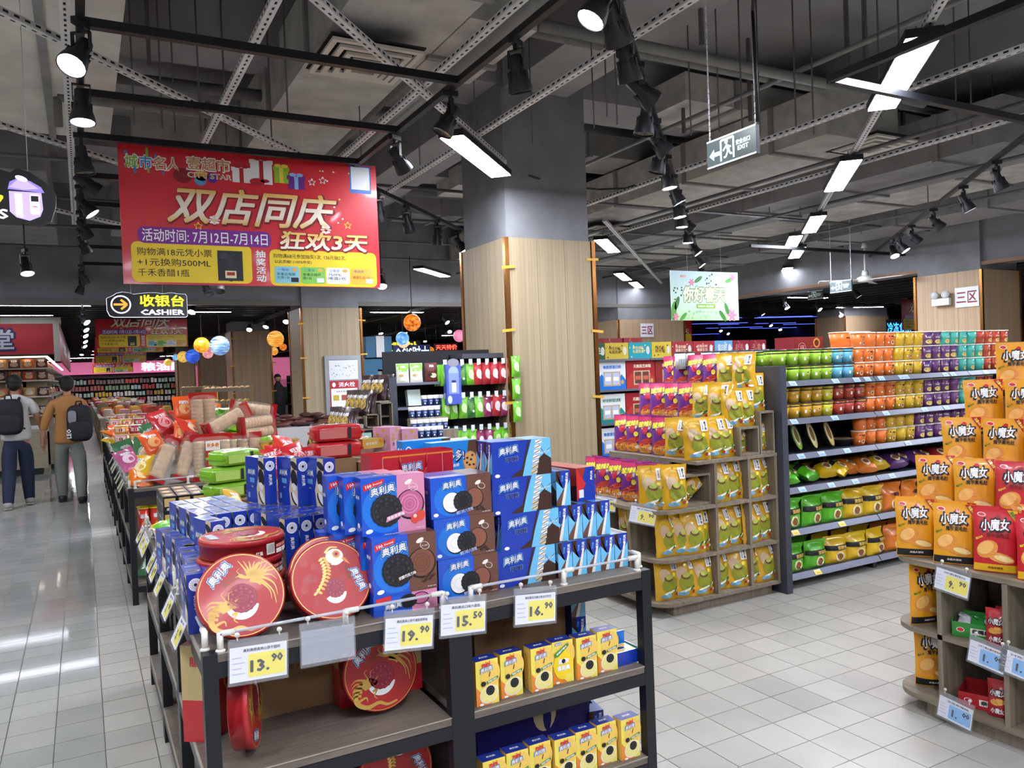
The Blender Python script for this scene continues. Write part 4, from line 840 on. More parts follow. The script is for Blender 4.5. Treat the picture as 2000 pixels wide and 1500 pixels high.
q = MB(); mb, F, T, L, R = carton(.3, .09, .3, RED, RED); F.rect(-.02, -.06, .15, .09, mat('#c9b37c', .45, .2), 1); F.ell(.0, .02, .07, .07, RED, 2, n=24); F.ell(.0, .02, .066, .066, GOLDP, 3, n=24, rin=.88); F.text('好运到', .115, .01, .06, RED, .016, 3, .03, vert=True); L.rect(-.045, -.02, .045, .15, mat('#c9b37c', .45, .2), 1); L.text('囍', .0, .1, .03, RED, .03, 2, .03)
GB = mb.mesh('gift_box'); put(GB, (.86, 2.64, LV[1]+.0005), 'red gift box with gold band behind the tin on the middle shelf', None, .05, cat='gift box'); put(GB, (.36, 2.72, LV[1]+.0005), 'red gift box leaning at the aisle end of the middle shelf', None, .9, cat='gift box')
q = MB(); q.box(-.2, .2, -.14, .14, 0, .26, KRAFT); A = Art(q, plane((0, -.14, .13), (1, 0, 0), (0, 0, 1))); A.text('奥利奥 夹心饼干 12盒', .02, .02, .016, mat('#4c3826', .7), .2, 1, .01); CT = q.mesh('carton')
put(CT, (.6, 2.8, LV[1]+.0005), 'brown shipping carton behind the tins on the middle shelf', None, 0, cat='carton'); put(CT, (1.44, 2.78, LV[1]+.0005), 'brown shipping carton behind the yellow mini boxes', None, 0, cat='carton', name='carton')
q = MB(); q.box(-.24, .24, -.1, .1, 0, .3, mat('#1f1a6a', .5)); A = Art(q, plane((0, -.1, .15), (1, 0, 0), (0, 0, 1))); A.ell(.04, .02, .05, .07, TANW, 1); A.ell(.05, .0, .018, .05, mat('#1f1a6a', .5), 2)
put(q.mesh('carton'), (1.42, 2.62, LV[0]+.0005), 'purple display carton behind the bottom mini boxes', None, 0, cat='carton')
for k in range(2): put(M_K, (1.7, 2.62+k*.07, LV[0]+.0005+.0*k), 'wafer stick box on the bottom shelf by the end post, %s' % nth(k), 'wafer stick boxes', 1.4); put(M_K, (1.7, 2.72+k*.0, LV[1]+.0005+k*.128), 'wafer stick box on the middle shelf by the end post, %s' % nth(k), 'wafer stick boxes', 1.4)
# ================================================================ more goods on the islands
def put_px(me, u, v, y, label, cat, group=None, rot=(0, 0, 0), s=1, z=None):
    p = at(u, v, y=y)
    if z is not None: p = at(u, v, z=z)
    o = obj(me.name.split('.')[0], me, None, p, rot, (s, s, s)); return tag(o, label, cat, group)
# cookie boxes with chips
w, d, h = .22, .07, .15; mb, F, T, L, R = carton(w, d, h, mat('#1d8be0', .32, coat=.3), mat('#2a9cec', .32, coat=.3))
F.poly([(.045, -h/2), (.07, h/2), (w/2, h/2), (w/2, -h/2)], mat('#5b3a2a', .35), 1); F.ell(.075, -.015, .036, .044, mat('#c88c4a', .45), 2, n=20); F.ell(.072, -.012, .03, .037, mat('#dba562', .45), 3, n=18)
for k, (a, b) in enumerate(((.06, .0), (.085, .01), (.07, -.03), (.09, -.03), (.058, -.02), (.078, -.008))): F.ell(a, b, .006, .005, mat('#2e1a12', .4), 4, n=8)
F.text('趣多多!', -.012, .012, .05, mat('#10256e', .4), .12, 3, .09, .05, 4); F.text('趣多多!', -.012, .014, .043, WHITE, .112, 4, .03, .05, 4); F.text('香脆曲奇', -.01, -.026, .013, WHITE, .06, 4, .04, 0, 4); F.ell(.0, -.058, .02, .014, mat('#c88c4a', .45), 3); F.rect(.035, -.062, .06, -.045, WHITE, 3)
for A in (L,): A.ell(-.01, .03, .014, .016, WHITE, 2); A.ell(.02, .03, .014, .016, WHITE, 2)
F.ell(-.085, .035, .014, .018, WHITE, 3); F.ell(-.085, .035, .01, .012, BLUE2, 4); R.rect(-d/2, -h/2, d/2, h/2, mat('#5b3a2a', .35), 1)
CHB = mb.mesh('cookie_box'); put(CHB, (1.36, 3.06, RH+.318), 'light blue chip cookie box with brown side', 'chip cookie boxes', .08, cat='biscuit box'); put(CHB, (1.28, 3.16, RH+.325), 'light blue chip cookie box behind, partly hidden', 'chip cookie boxes', .02, cat='biscuit box')
q = MB(); q.box(1.2, 1.56, 3.0, 3.24, RH+.0005, RH+.317, KRAFT); tag(obj('carton', q), 'brown carton under the chip cookie boxes', 'carton')
# pink wafer boxes, small yellow box, red sweet boxes
w, d, h = .095, .13, .135; mb, F, T, L, R = carton(w, d, h, mat('#dba2bf', .35, coat=.2)); 
for A, ww in ((F, .045), (L, .06)):
    A.spots(-ww, -.02, ww, .06, 6, .011, GOLDP, 2, 3); A.ell(.01, -.03, .026, .026, mat('#e4b8cc', .35), 2); A.ell(.01, -.03, .024, .024, WHITE, 3, rin=.9); A.text('奶', -.02, -.03, .02, mat('#6a4a9a', .4), .018, 3, .03)
PB = mb.mesh('wafer_box')
for k, (u, v, rz) in enumerate(((757, 872, .5), (797, 874, -.15), (780, 872, .1))): 
    p = at(u, v, y=4.35+.12*(k == 2)); o = put(PB, (p.x, p.y, p.z-.02), 'pale pink wafer box with gold biscuits, %s from the aisle' % ('first', 'third', 'second')[k], 'pale pink wafer boxes', rz, 'wafer_box')
mb, F, T, L, R = carton(.13, .08, .055, mat('#cfae4a', .4, coat=.2)); F.text('威化饼干', -.01, 0, .014, WHITE, .07, 2, .03); F.ell(.045, .01, .012, .01, ORNG, 2); p = at(728, 872, y=4.3); put(mb.mesh('wafer_box'), (p.x, 4.34, p.z-.01), 'small golden yellow wafer box lying beside the pink ones', None, .1, 'wafer_box')
q = MB(); q.box(1.3, 1.78, 4.1, 4.62, RH+.0005, RH+.29, KRAFT); tag(obj('carton', q), 'brown carton under the pink wafer boxes', 'carton')
mb, F, T, L, R = carton(.055, .12, .07, mat('#b8202a', .35, coat=.3)); T.poly([(-.02, -.05), (.02, -.03), (.015, .05), (-.02, .03)], mat('#f0d8b0', .4), 1); T.ell(0, 0, .012, .012, mat('#e8b040', .4), 2); F.text('喜糖', 0, 0, .02, GOLDP, .034, 2, .03); SB = mb.mesh('sweet_box')
for k in range(12): put(SB, (1.3+.06*(k % 6), 3.72+.13*(k//6), RH+.19), 'little red sweet box in the row before the pink boxes, %s column, %s row' % (nth(k % 6), nth(k//6)), 'little red sweet boxes', 0, 'sweet_box', 'sweet box')
q = MB(); q.box(1.24, 1.68, 3.64, 3.94, RH+.0005, RH+.189, KRAFT); tag(obj('carton', q), 'brown carton under the little red sweet boxes', 'carton')
# plastic wrapped bricks
def brick(c, w, d, h, seed, txt=None, win=None):
    q = MB(); rbox(q, w, d, h, foil(c), 6, 8, .012, seed); 
    for s in (-1, 1): q.box(s*w/2-.003 if s < 0 else w/2-.006, -w/2+.006 if s < 0 else w/2+.006, -d*.45, d*.45, h*.42, h*.56, foil(c))
    A = Art(q, plane((0, -d/2-.0005, h/2), (1, 0, 0), (0, 0, 1), .0008))
    if win: A.rect(-w*.4, -h*.3, w*.15, h*.25, mat(win, .2, coat=.6), 2)
    A.rect(w*.17, -h*.34, w*.24, h*.34, INK, 3)
    T = Art(q, plane((0, 0, h+.0006), (1, 0, 0), (0, 1, 0), .0008)); T.ell(-w*.12, 0, w*.2, d*.3, mat('#d8e29a' if txt == 'g' else '#f0b8a8', .3), 1); T.text('苏打' if txt == 'g' else '红枣', w*.12, 0, d*.3, WHITE, w*.24, 3, .04)
    return q.mesh('wrapped_pack')
GP = [brick('#7fb52a', .22, .15, .075, s, 'g', '#b6d86a') for s in (51, 52)]; RPK = [brick('#c41c28', .27, .16, .09, s, 'r', '#d87a70') for s in (53, 54)]
for k, (dx, dy, rz) in enumerate(((0, 0, .0), (-.01, .0, -.05), (.035, .02, .12))):
    p = at(452, 962, y=3.95); tag(obj('wrapped_pack', GP[k % 2], None, (p.x+dx, 4.02+dy, p.z-.03+k*.077), (0, 0, .35+rz)), 'shiny green wrapped cracker pack, %s from below in its stack' % nth(k), 'wrapped pack', 'green wrapped packs')
q = MB(); p = at(452, 962, y=3.95); q.box(p.x-.14, p.x+.14, 3.88, 4.15, RH+.0005, p.z-.031, KRAFT); tag(obj('carton', q), 'brown carton under the green wrapped packs', 'carton')
for k in range(2): p = at(662, 888, y=4.2); tag(obj('wrapped_pack', RPK[k], None, (p.x+.01*k, 4.28, p.z-.02+k*.091), (0, 0, .08-.1*k)), 'shiny red wrapped pack, %s of the two' % ('lower', 'upper')[k], 'wrapped pack', 'red wrapped packs')
q = MB(); q.box(1.02, 1.29, 4.16, 4.62, RH+.0005, at(662, 888, y=4.2).z-.021, KRAFT); tag(obj('carton', q), 'brown carton under the red wrapped packs', 'carton')
def snack(c, w, h, d, seed, c2=None, t='饼', stand=False, tc=None):
    mb, A = pouch(w, h, d, foil(c), None, seed, stand, .06, .01, 8, 10); A.ell(0, h*.45, w*.3, h*.22, mat(c2 or '#f0d8a0', .35), 2, n=14, k=3); A.text(t, 0, h*.72, h*.14, tc or WHITE, w*.5, 4, .04); A.ell(w*.1, h*.4, w*.12, h*.1, mat(c, .4), 3, n=10); return mb.mesh('snack_bag')
SN = {'r': [snack('#c8242c', .15, .2, .07, 61, '#e8a0a0', '旺旺'), snack('#d83a2a', .15, .2, .07, 62, '#f0d0b0', '大枣')], 'o': [snack('#f07a1e', .15, .2, .06, 63, '#f8d8a0', '饼干'), snack('#ee5f22', .14, .18, .06, 64, '#f0b070', '脆')], 'g': [snack('#86c828', .16, .24, .07, 65, '#e8f0d0', '豌豆'), snack('#62b82a', .15, .24, .07, 66, '#dff0c0', '青豆')], 'y': [snack('#e8bc28', .14, .19, .05, 67, '#f8ecb0', '薯片'), snack('#d8a838', .13, .18, .05, 68, '#f0e0b0', '锅巴')], 'b': [snack('#3a78c8', .13, .18, .05, 69, '#c0d8f0', '盐'), ], 'k': [snack('#3a2526', .1, .17, .045, 70, '#d8b24a', '肉脯', True)], 'w': [snack('#d8d4cc', .14, .19, .05, 71, '#c03a3a', '米饼')], 'm': [snack('#c05a8a', .13, .18, .05, 72, '#f0d0e0', '糖')], 't': [snack('#4a8a5a', .15, .2, .06, 73, '#d0e8c8', '卷')]}
CNS = {'r': 'red', 'o': 'orange', 'g': 'bright green', 'y': 'yellow', 'b': 'blue', 'k': 'dark brown', 'w': 'off-white', 'm': 'magenta', 't': 'dark green'}
def sbag(ch, p, rot, where, group, s=1):
    me = random.choice(SN[ch]); o = obj('snack_bag', me, None, p, rot, (s, s, s)); return tag(o, CNS[ch]+' snack bag '+where, 'snack bag', group)
# red pouches behind the thin boxes, bags at the aisle edge
for k, (u, v) in enumerate(((545, 888), (562, 882), (580, 890), (598, 878), (612, 888), (570, 866))):
    p = at(u, v, y=4.1); sbag('r', (p.x, 4.15+.03*(k % 3), p.z-.12), (-.5, .2*(k % 3-1), .4*(k % 2)), 'in the heap behind the blue thin boxes, %s from the aisle' % nth(k), 'red bags behind the thin boxes', .85)
q = MB(); q.box(.8, 1.0, 4.02, 4.5, RH+.0005, RH+.2, KRAFT); tag(obj('carton', q), 'brown carton under the heap of red bags', 'carton')
for k, (ch, x, y, z, r) in enumerate((('g', .36, 3.62, .04, .3), ('g', .38, 3.7, .09, -.3), ('y', .33, 3.8, .02, .5), ('y', .34, 3.95, .02, .2), ('g', .34, 3.55, .03, .1), ('y', .6, 3.8, .15, .4), ('y', .7, 3.7, .16, -.3), ('y', .52, 3.75, .1, .9))):
    sbag(ch, (x, y, RH+z), (-.7, .3*(k % 3-1), r), 'lying at the aisle side behind the blue boxes, %s' % nth(k), 'loose bags on the front island', .72)
# dark wafer boxes in the third row
mb, F, T, L, R = carton(.06, .12, .075, mat('#1c1a1c', .35, coat=.2)); T.rect(-.024, -.05, .024, .05, mat('#8a6a48', .4), 1); T.ell(0, 0, .018, .03, mat('#d0b890', .4), 2); F.rect(-.024, -.01, .024, .028, mat('#d8b070', .4), 1); F.text('威化', 0, -.022, .014, CREAMW, .03, 2, .03); L.text('巧克力威化', 0, .0, .014, CREAMW, .09, 2, .02); WFB = mb.mesh('wafer_box')
for i in range(4):
    for j in range(3):
        for k in range(3 if i < 3 else 2): put(WFB, (.34+i*.064, 4.08+j*.125, RH+.0005+k*.0755), 'black and gold wafer box, column %s, row %s, layer %s' % (nth(i), nth(j), nth(k)), 'black wafer boxes', 0, 'wafer_box')
# ---- second island: bags of round rice crackers
CR1 = mat('#cdb08a', .7, var=.12, bscale=40); CR2 = mat('#b8946a', .7); WRAP = mat('#f0e8e4', .06, alpha=.13, coat=1.0); WRAPR = mat('#c01c22', .12, alpha=.75, coat=.8)
def roll(n, r, L, m):
    q = MB(); pr = []
    for i in range(n): z = L*i/n; pr += [(r*.92, z), (r, z+L/n*.3), (r, z+L/n*.7), (r*.92, z+L/n*.98)]
    q.lathe([(.001, 0)]+pr+[(.001, L)], m, 14, caps=False); return q.mesh('cracker_roll')
ROLLS = roll(9, .043, .26, CR1), roll(5, .045, .24, CR1)
def cracker_bag(cols, rot, label, p, kind=0, s=1, red=True):
    r = thing('cracker_bag', label, 'cracker bag', p, 0, 'clear bags of crackers'); r.rotation_euler = rot; r.scale = (s,)*3
    for i in range(cols): obj('cracker_roll', ROLLS[kind], r, ((i-(cols-1)/2)*.088, 0, .03))
    w = cols*.092+.02; q = MB(); rbox(q, w, .105, .32, WRAP, 5, 8, .03, cols); obj('clear_wrap', q, r)
    q = MB(); q.box(-w/2, w/2, -.045, .045, 0, .03, WRAPR); obj('bottom_seal', q, r); q = MB(); q.box(-w/2, w/2, -.012, .012, .29, .34, WRAPR); obj('top_seal', q, r)
    if red:
        q = MB(); A = Art(q, plane((0, -.056, .16), (1, 0, 0), (0, 0, 1))); A.rect(-.05, .06, .05, .13, CREAMW, 1); A.text('米多奇', 0, .098, .03, ORNG, .085, 3, .05); A.rect(-.05, -.13, .05, .058, mat('#a82020', .4), 1); A.text('雪饼', 0, .03, .03, WHITE, .07, 3, .03); A.text('米多奇\n领军全国\n雪饼品', 0, -.04, .07, GOLDP, .075, 3, .02); A.text('151', 0, -.105, .03, WHITE, .07, 3, .03); obj('printed_label', q, r)
    return r
z2 = RH
cracker_bag(3, (0, 0, .05), 'upright clear bag of stacked crackers with red label at the island front', (.86, 6.47, z2), 0, 1.05); cracker_bag(3, (0, 0, -.05), 'upright clear cracker bag beside the labelled one', (1.12, 6.62, z2), 0, 1.0, False)
cracker_bag(1, (-.15, .5, .2), 'tilted clear bag of round crackers at the aisle front', (.44, 6.47, z2+.02), 1, 1.1, False); cracker_bag(1, (-.1, .35, .1), 'second tilted clear bag of round crackers', (.62, 6.47, z2+.02), 1, 1.1, False); cracker_bag(1, (-.2, .6, .3), 'third tilted cracker bag above the aisle front', (.36, 6.7, z2+.1), 1, 1.1, False)
cracker_bag(2, (0, 0, .2), 'upright bag of square biscuits on top of the heap', (.86, 6.85, z2+.3), 0, 1.1, False); cracker_bag(1, (0, 1.15, .3), 'clear cracker bag lying across the heap', (.84, 6.6, z2+.36), 1, 1.2, False); cracker_bag(2, (0, 1.75, -.15), 'red ended cracker bag lying on top at the far side', (1.05, 6.8, z2+.5), 0, 1.1, False); cracker_bag(2, (-.3, 1.5, .1), 'clear cracker bag lying under the red ended one', (1.1, 6.62, z2+.36), 0, 1.0, False)
GI = 'loose bags on the second island'
for k, (ch, x, y, z, r, t) in enumerate((('o', .5, 6.62, .22, .3, -.6), ('o', .68, 6.66, .28, -.3, -.5), ('r', .76, 6.6, .3, .8, -.7), ('m', .32, 6.55, .12, .3, -.8), ('y', .34, 6.5, .05, -.4, -.7), ('o', .36, 6.43, .0, .2, -.9), ('r', .6, 6.8, .35, .5, -.6), ('o', .72, 6.85, .45, .2, -.3), ('t', .4, 7.1, .1, .2, -.3), ('t', .34, 7.3, .08, .4, -.3), ('b', .52, 7.2, .2, .3, -.9), ('w', .45, 7.35, .2, -.3, -.8), ('t', .55, 7.5, .2, 0, -.1), ('y', .4, 7.6, .1, .6, -.6), ('y', .62, 7.7, .25, .1, -.7), ('w', .72, 7.5, .2, .5, -.4))):
    sbag(ch, (x, y, z2+z), (t, .25*(k % 3-1), r), 'heaped on the second island, %s in the heap' % nth(k), GI, 1.15)
for k in range(16): sbag('r' if k % 4 else 'o', (.85+.11*(k % 5), 7.75+.14*(k//5), z2+.18+.1*(k//5)-.05*abs(k % 5-2)), (random.uniform(-1.2, -.3), random.uniform(-.4, .4), random.uniform(-.6, .6)), 'in the bright heap at the middle of the second island, %s' % nth(k), GI, 1.1)
q = MB(); q.box(.78, 1.44, 7.65, 8.45, z2+.0005, z2+.17, KRAFT); tag(obj('carton', q), 'brown carton under the heap of red bags on the second island', 'carton')
for k in range(9): sbag('g', (1.2+.12*(k % 3), 7.0+.13*(k//3), z2+.22+.1*(k//3)), (-1.25, random.uniform(-.15, .15), 1.2+random.uniform(-.3, .3)), 'long bright green bag lying on the second island, %s' % nth(k), GI, 1.25)
q = MB(); q.box(1.06, 1.52, 6.9, 7.6, z2+.0005, z2+.2, KRAFT); tag(obj('carton', q), 'brown carton under the bright green bags', 'carton')
# jelly cups
def jelly():
    q = MB(); JY = mat('#e8b818', .12, coat=.8); JC = mat('#f4e6b8', .1, alpha=.5, coat=.8)
    for i in range(4):
        q.lathe([(.022, 0), (.032, .05)], JY, 14, Matrix.Translation((-.114+i*.076, 0, .005))); q.lathe([(.034, .05), (.036, .055), (.001, .057)], JC, 14, Matrix.Translation((-.114+i*.076, 0, .005)), caps=False)
    q.box(-.155, .155, -.045, .045, .063, .066, mat('#f0b85a', .2, alpha=.7, coat=.8)); return q.mesh('jelly_pack')
JP = jelly()
for k in range(8): put(JP, (1.37+.01*(k % 2), 6.42+.1*(k % 2), z2+.0005+.067*(k//2)), 'pack of four yellow jelly cups, %s stack, %s from below' % (('front', 'rear')[k % 2], nth(k//2)), 'packs of yellow jelly cups', .1, 'jelly_pack', 'jelly pack')
q = MB(); q.sphere((0, 0, .07), .07, mat('#f0c8d0', .1, alpha=.6, coat=1), 14, 8); 
for k in range(7): a = k*.9; q.sphere((.035*math.cos(a), .035*math.sin(a), .05+.012*k), .018, mat('#f09ab0' if k % 2 else '#f4e8e8', .2, coat=.6), 8, 6)
p = at(648, 868, y=5.2); tag(obj('sweet_jar', q, None, (p.x, 4.55, RH+.26)), 'clear ball jar of pink sweets behind the red bags', 'sweet jar')
# goods under the second island top
CAN = cup(.037, .037, .2, mat('#c8321e', .35, coat=.3), mat('#d8b82a', .35), None, lambda A, h: (A.text('薯愿', 0, h*.7, .03, WHITE, .05, 3, .04), A.ell(0, h*.35, .02, .03, ORNG, 3, k=2), A.text('好丽友', .0, h*.15, .014, WHITE, .04, 3, .03))).mesh('chip_can')
for k in range(8): put(CAN, (.36+.08*(k % 4), 6.42+.09*(k//4), LV[1]+.0005), 'red chip can with yellow lid under the second island top, %s' % nth(k), 'red chip cans', .3*k, 'chip_can', 'chip can')
for k in range(5): sbag('t', (.36+.13*k, 6.48, LV[0]+.02), (-.8, 0, .3*k-.6), 'on the bottom shelf of the second island, %s' % nth(k), 'bags on the low shelf of the second island')
for k in range(6): put(WFB, (.34, 3.3+.2*k, LV[1]+.0005), 'dark wafer box on the aisle side middle shelf, %s back' % nth(k), 'black wafer boxes', 0, 'wafer_box')
for k in range(4): sbag('y' if k % 2 else 'o', (.36, 3.3+.3*k, LV[0]+.02), (-.3, 0, -1.2), 'standing low on the aisle side of the front island, %s' % nth(k), 'low bags on the front island')
# ---- third island and beyond: small goods
def tubm(c, c2): return cup(.06, .066, .1, mat(c, .35, coat=.2), mat(c2, .4), None, lambda A, h: (A.rect(-.05, h*.3, .05, h*.7, CREAMW, 2, 4), A.ell(0, h*.5, .02, .02, RED, 3))).mesh('snack_tub')
TB = [tubm('#b8323a', '#e8e0d8'), tubm('#d8d0c4', '#c23a3a'), tubm('#e0a8a0', '#e8e0d8'), tubm('#e8a030', '#f0e0c0')]
n = 0
for j in range(9):
    y = 9.3+j*.62
    for i in range(5):
        x = .36+i*.15
        for k in range(3 if j > 0 else 1):
            if j % 3 == 1 or j < 1: tag(obj('snack_tub', TB[(i+k+j) % 4], None, (x, y, RH+.001+k*.101)), 'small red and white tub on the third island, row %s, column %s, layer %s' % (nth(j), nth(i), nth(k)), 'snack tub', 'stacked tubs on the third island')
            elif k < 2: sbag(random.choice('ywoytr'), (x, y+random.uniform(-.1, .1), RH+.03+.09*k), (random.uniform(-1.3, -.4), random.uniform(-.3, .3), random.uniform(-1, 1)), 'on the third island, row %s, column %s, layer %s' % (nth(j), nth(i), nth(k)), 'bags on the third island')
# ================================================================ gondola with noodles, right
GM = mat('#4a4d58', .45, .3); GML = mat('#6d7080', .4, .3); GBK = mat('#15151a', .7)
GY, GX0, GX1 = 3.88, 4.23, 9.2
gond = thing('gondola_shelf', 'long grey metal shelving run full of noodle cups', 'shelving', (0, 0, 0))
def sheet(nm, *b, m=GM): q = MB(); q.box(*b, m); return obj(nm, q, gond)
sheet('end_upright', 4.175, 4.228, 3.83, 4.78, 0, 1.565); sheet('back_panel', GX0, GX1, 4.32, 4.36, .05, 1.56, m=GBK)
SH = [.10, .41, .705, .94, 1.188, 1.455]; joints = [GX0, 5.235, 6.42, 7.6, 8.8, GX1]
q = MB(); q.box(0, 1, 0, .42, -.02, 0, GM); q.prism([(0, 0)]*0 or [(0, 0), (1, 0), (1, .001), (0, .001)], 0, .001, GM); 
for k, z in enumerate(SH):
    for a, b in zip(joints[:-1], joints[1:]):
        q = MB(); q.box(a+.004, b-.004, GY+.03, 4.32, z-.022, z, GM); q.add([(a+.004, GY, z-.034), (b-.004, GY, z-.034), (b-.004, GY+.03, z+.002), (a+.004, GY+.03, z+.002)], [(0, 1, 2, 3)], GML); q.add([(a+.004, GY, z-.034), (b-.004, GY, z-.034), (b-.004, GY+.03, z-.034), (a+.004, GY+.03, z-.034)], [(3, 2, 1, 0)], GM)
        o = obj('shelf_board', q, gond); q = MB(); q.box(a+.004, b-.004, GY-.001, GY+.001, z-.036, z-.031, mat('#9a9dac', .3, .5)); obj('shelf_lip', q, o)
for x in joints[1:-1]: sheet('foot', x-.02, x+.02, GY+.06, 4.3, 0, .08); sheet('slotted_upright', x-.02, x+.02, 4.29, 4.33, .0, 1.56)
# shelf price cards
q = MB(); q.box(-.034, .034, -.0012, .0012, -.019, .019, mat('#cfe0f4', .4)); A = Art(q, plane((0, -.0012, 0), (1, 0, 0), (0, 0, 1), .0004)); A.rect(-.03, -.016, .03, .004, mat('#9cc4ee', .4), 1); A.text('5.90', .0, -.006, .011, mat('#3a6fc0', .5), .024, 2, .03); A.rect(-.028, .009, .02, .013, mat('#7795c0', .5), 1); SC_B = q.mesh('shelf_price_card')
q = MB(); q.box(-.034, .034, -.0012, .0012, -.019, .019, mat('#f0d890', .4)); A = Art(q, plane((0, -.0012, 0), (1, 0, 0), (0, 0, 1), .0004)); A.rect(-.03, -.016, .03, .004, mat('#f4cf50', .4), 1); A.text('9.9', .0, -.006, .011, mat('#c07a20', .5), .022, 2, .03); SC_Y = q.mesh('shelf_price_card')
cards = {5: [4.36, 4.80, 5.03, 5.15, 5.31, 5.55, 5.6, 6.1, 6.2, 6.65], 4: [4.36, 4.78, 5.35, 5.82, 6.1], 3: [4.42, 4.63, 4.9, 5.6], 2: [4.42, 4.72, 4.98, 5.4, 5.75], 1: [-4.34, -4.82], 0: [-4.55]}
for k, xs in cards.items():
    for i, x in enumerate(xs): tag(obj('shelf_price_card', SC_Y if x < 0 else SC_B, None, (abs(x), GY+.012, SH[k]-.016), (-.69, random.uniform(-.03, .03), 0)), '%s price card on the noodle shelf, %s shelf up, %s from the aisle' % ('yellow' if x < 0 else 'pale blue', nth(k), nth(i)), 'price card', 'noodle shelf price cards')
# noodle cups
def art_or(c2):
    def f(A, h): A.text('一碗香', .006, h*.68, .016, INK, .04, 3, .04); A.text('红烧牛肉面', .006, h*.54, .006, INK, .034, 3, .01); A.ell(.012, h*.28, .021, .021, mat('#7a3418', .4), 3, n=16); A.ell(.012, h*.28, .018, .018, mat('#e8c79a', .4), 4, n=16); A.ell(.012, h*.28, .011, .011, c2, 5, n=10); A.ell(-.022, h*.28, .007, .007, mat('#f4e2c0', .4), 3); A.ell(.0-.018, h*.7, .006, .006, REDB, 3)
    return f
def art_bk(c):
    def f(A, h): A.text('面霸煮', .004, h*.84, .014, GOLDP, .044, 3, .04); A.ell(.012, h*.5, .012, .012, mat('#e2cf9a', .4), 3, n=14); A.ell(.012, h*.5, .008, .006, mat('#6a3b22', .4), 4, n=10); A.text('老母鸡汤', .012, h*.28, .006, INK, .03, 3); A.rect(-.034, h*.28, -.018, h*.48, CREAMW, 3, 2)
    return f
def art_sq(c, c2):
    def f(A, h): A.poly([(-.045, h*.5), (.0, h*.95), (-.045, h*.95)], c2, 2); A.text('2倍', .012, h*.8, .016, mat('#2a2f80', .4), .03, 4, .05, .2); A.ell(.0, h*.25, .034, .018, mat('#e6cf7a', .4), 3, n=16, k=2); A.ell(.004, h*.28, .022, .01, mat('#a8632c', .4), 4, n=12); A.text('牛肉面', -.008, h*.56, .012, WHITE, .04, 4, .04)
    return f
def cupm(c, kind, c2=None):
    m = mat(c, .38, coat=.25)
    return cup(.043, .054, .111, m, mat('#e9e2d0', .4) if kind != 'bk' else mat('#22201f', .4), BLACK if kind == 'bk' else None, {'or': art_or(mat('#b0522a', .4)), 'bk': art_bk(c), 'sq': art_sq(m, mat(c2 or '#e8dc50', .4))}[kind]).mesh('noodle_cup')
CUPS = {'G': (cupm('#9ccb34', 'bk'), 'lime green'), 'B': (cupm('#66b8d8', 'bk'), 'sky blue'), 'K': (cupm('#cf9f1e', 'bk'), 'mustard yellow black topped'), 'E': (cupm('#b5402f', 'bk'), 'brick red'), 'L': (cupm('#d6d02e', 'bk'), 'bright lemon'), 'O': (cupm('#e8772a', 'or'), 'orange'), 'Y': (cupm('#dcb52a', 'or'), 'golden yellow'), 'P': (cupm('#6d3a78', 'sq'), 'purple'), 'T': (cupm('#45b9ac', 'sq'), 'teal'), 'R': (cupm('#b8402c', 'sq'), 'rust red')}
rows = {(5, 0): 'GGGGGBBOOOOYYYPPPPTTTRRR', (5, 1): 'GGGGGBBOOOOYYYPPPPTTTRRR', (5, 2): '.......OOOOYYYPPTTTTRRRR', (4, 0): 'KKKKLEEEOOOYYYPPPPTTRR', (4, 1): 'KKKKLEEEOOOYYYPPPPTTRR', (3, 0): '.......OOOYYYPPPPPP', (3, 1): '.......OOOYYYPPPPPP'}
SHN = ['bottom', 'second lowest', 'third lowest', 'middle', 'second highest', 'top']
for (k, lay), seq in rows.items():
    cnt = {}
    for i, ch in enumerate(seq):
        if ch == '.': continue
        me, nm = CUPS[ch]; j = cnt.get(ch, 0); cnt[ch] = j+1
        x = 4.32+i*.117+random.uniform(-.004, .004); 
        if k == 5 and lay == 2: x += .02
        tag(obj('noodle_cup', me, None, (x, GY+.092+random.uniform(-.004, .006), SH[k]+.001+lay*.112), (0, 0, random.uniform(-.5, .7))), '%s noodle cup, %s shelf, %s layer, %s of its colour' % (nm, SHN[k], ('lower', 'upper', 'third')[lay], nth(j)), 'noodle cup', 'noodle cups on the long shelving')
for k in (5, 4):
    for lay in range(2):
        for i in range(14): 
            ch = rows[(k, lay)][i]; tag(obj('noodle_cup', CUPS[ch][0], None, (4.36+i*.117, GY+.2, SH[k]+.001+lay*.112), (0, 0, random.uniform(-.5, .7))), '%s noodle cup, second rank, %s shelf, %s layer, %s along' % (CUPS[ch][1], SHN[k], ('lower', 'upper')[lay], nth(i)), 'noodle cup', 'noodle cups on the long shelving')
# big orange tubs and a red carton on top
TUB = cup(.075, .09, .12, mat('#ec7a2a', .38, coat=.25), mat('#f0d8c0', .4), None, lambda A, h: (art_or(mat('#b0522a', .4))(A, h), A.text('香辣面', -.07, h*.6, .014, INK, .04, 3, .03)), 28).mesh('noodle_tub')
for i, (u, v, y) in enumerate(((1640, 680, 4.2), (1675, 682, 4.2), (1642, 655, 4.2), (1676, 656, 4.2))):
    p = at(u, v, y=y); tag(obj('noodle_tub', TUB, None, (p.x, y, SH[5]+.001+(.11 if i < 2 else .231)), (0, 0, .3*i)), 'large orange noodle tub above the cups, %s' % ('lower aisle side', 'lower far side', 'upper aisle side', 'upper far side')[i], 'noodle tub', 'large orange noodle tubs')
q = MB(); q.box(4.88, 5.28, 4.1, 4.3, SH[5]+.001, SH[5]+.109, KRAFT); tag(obj('carton', q), 'brown carton carrying the large orange noodle tubs', 'carton')
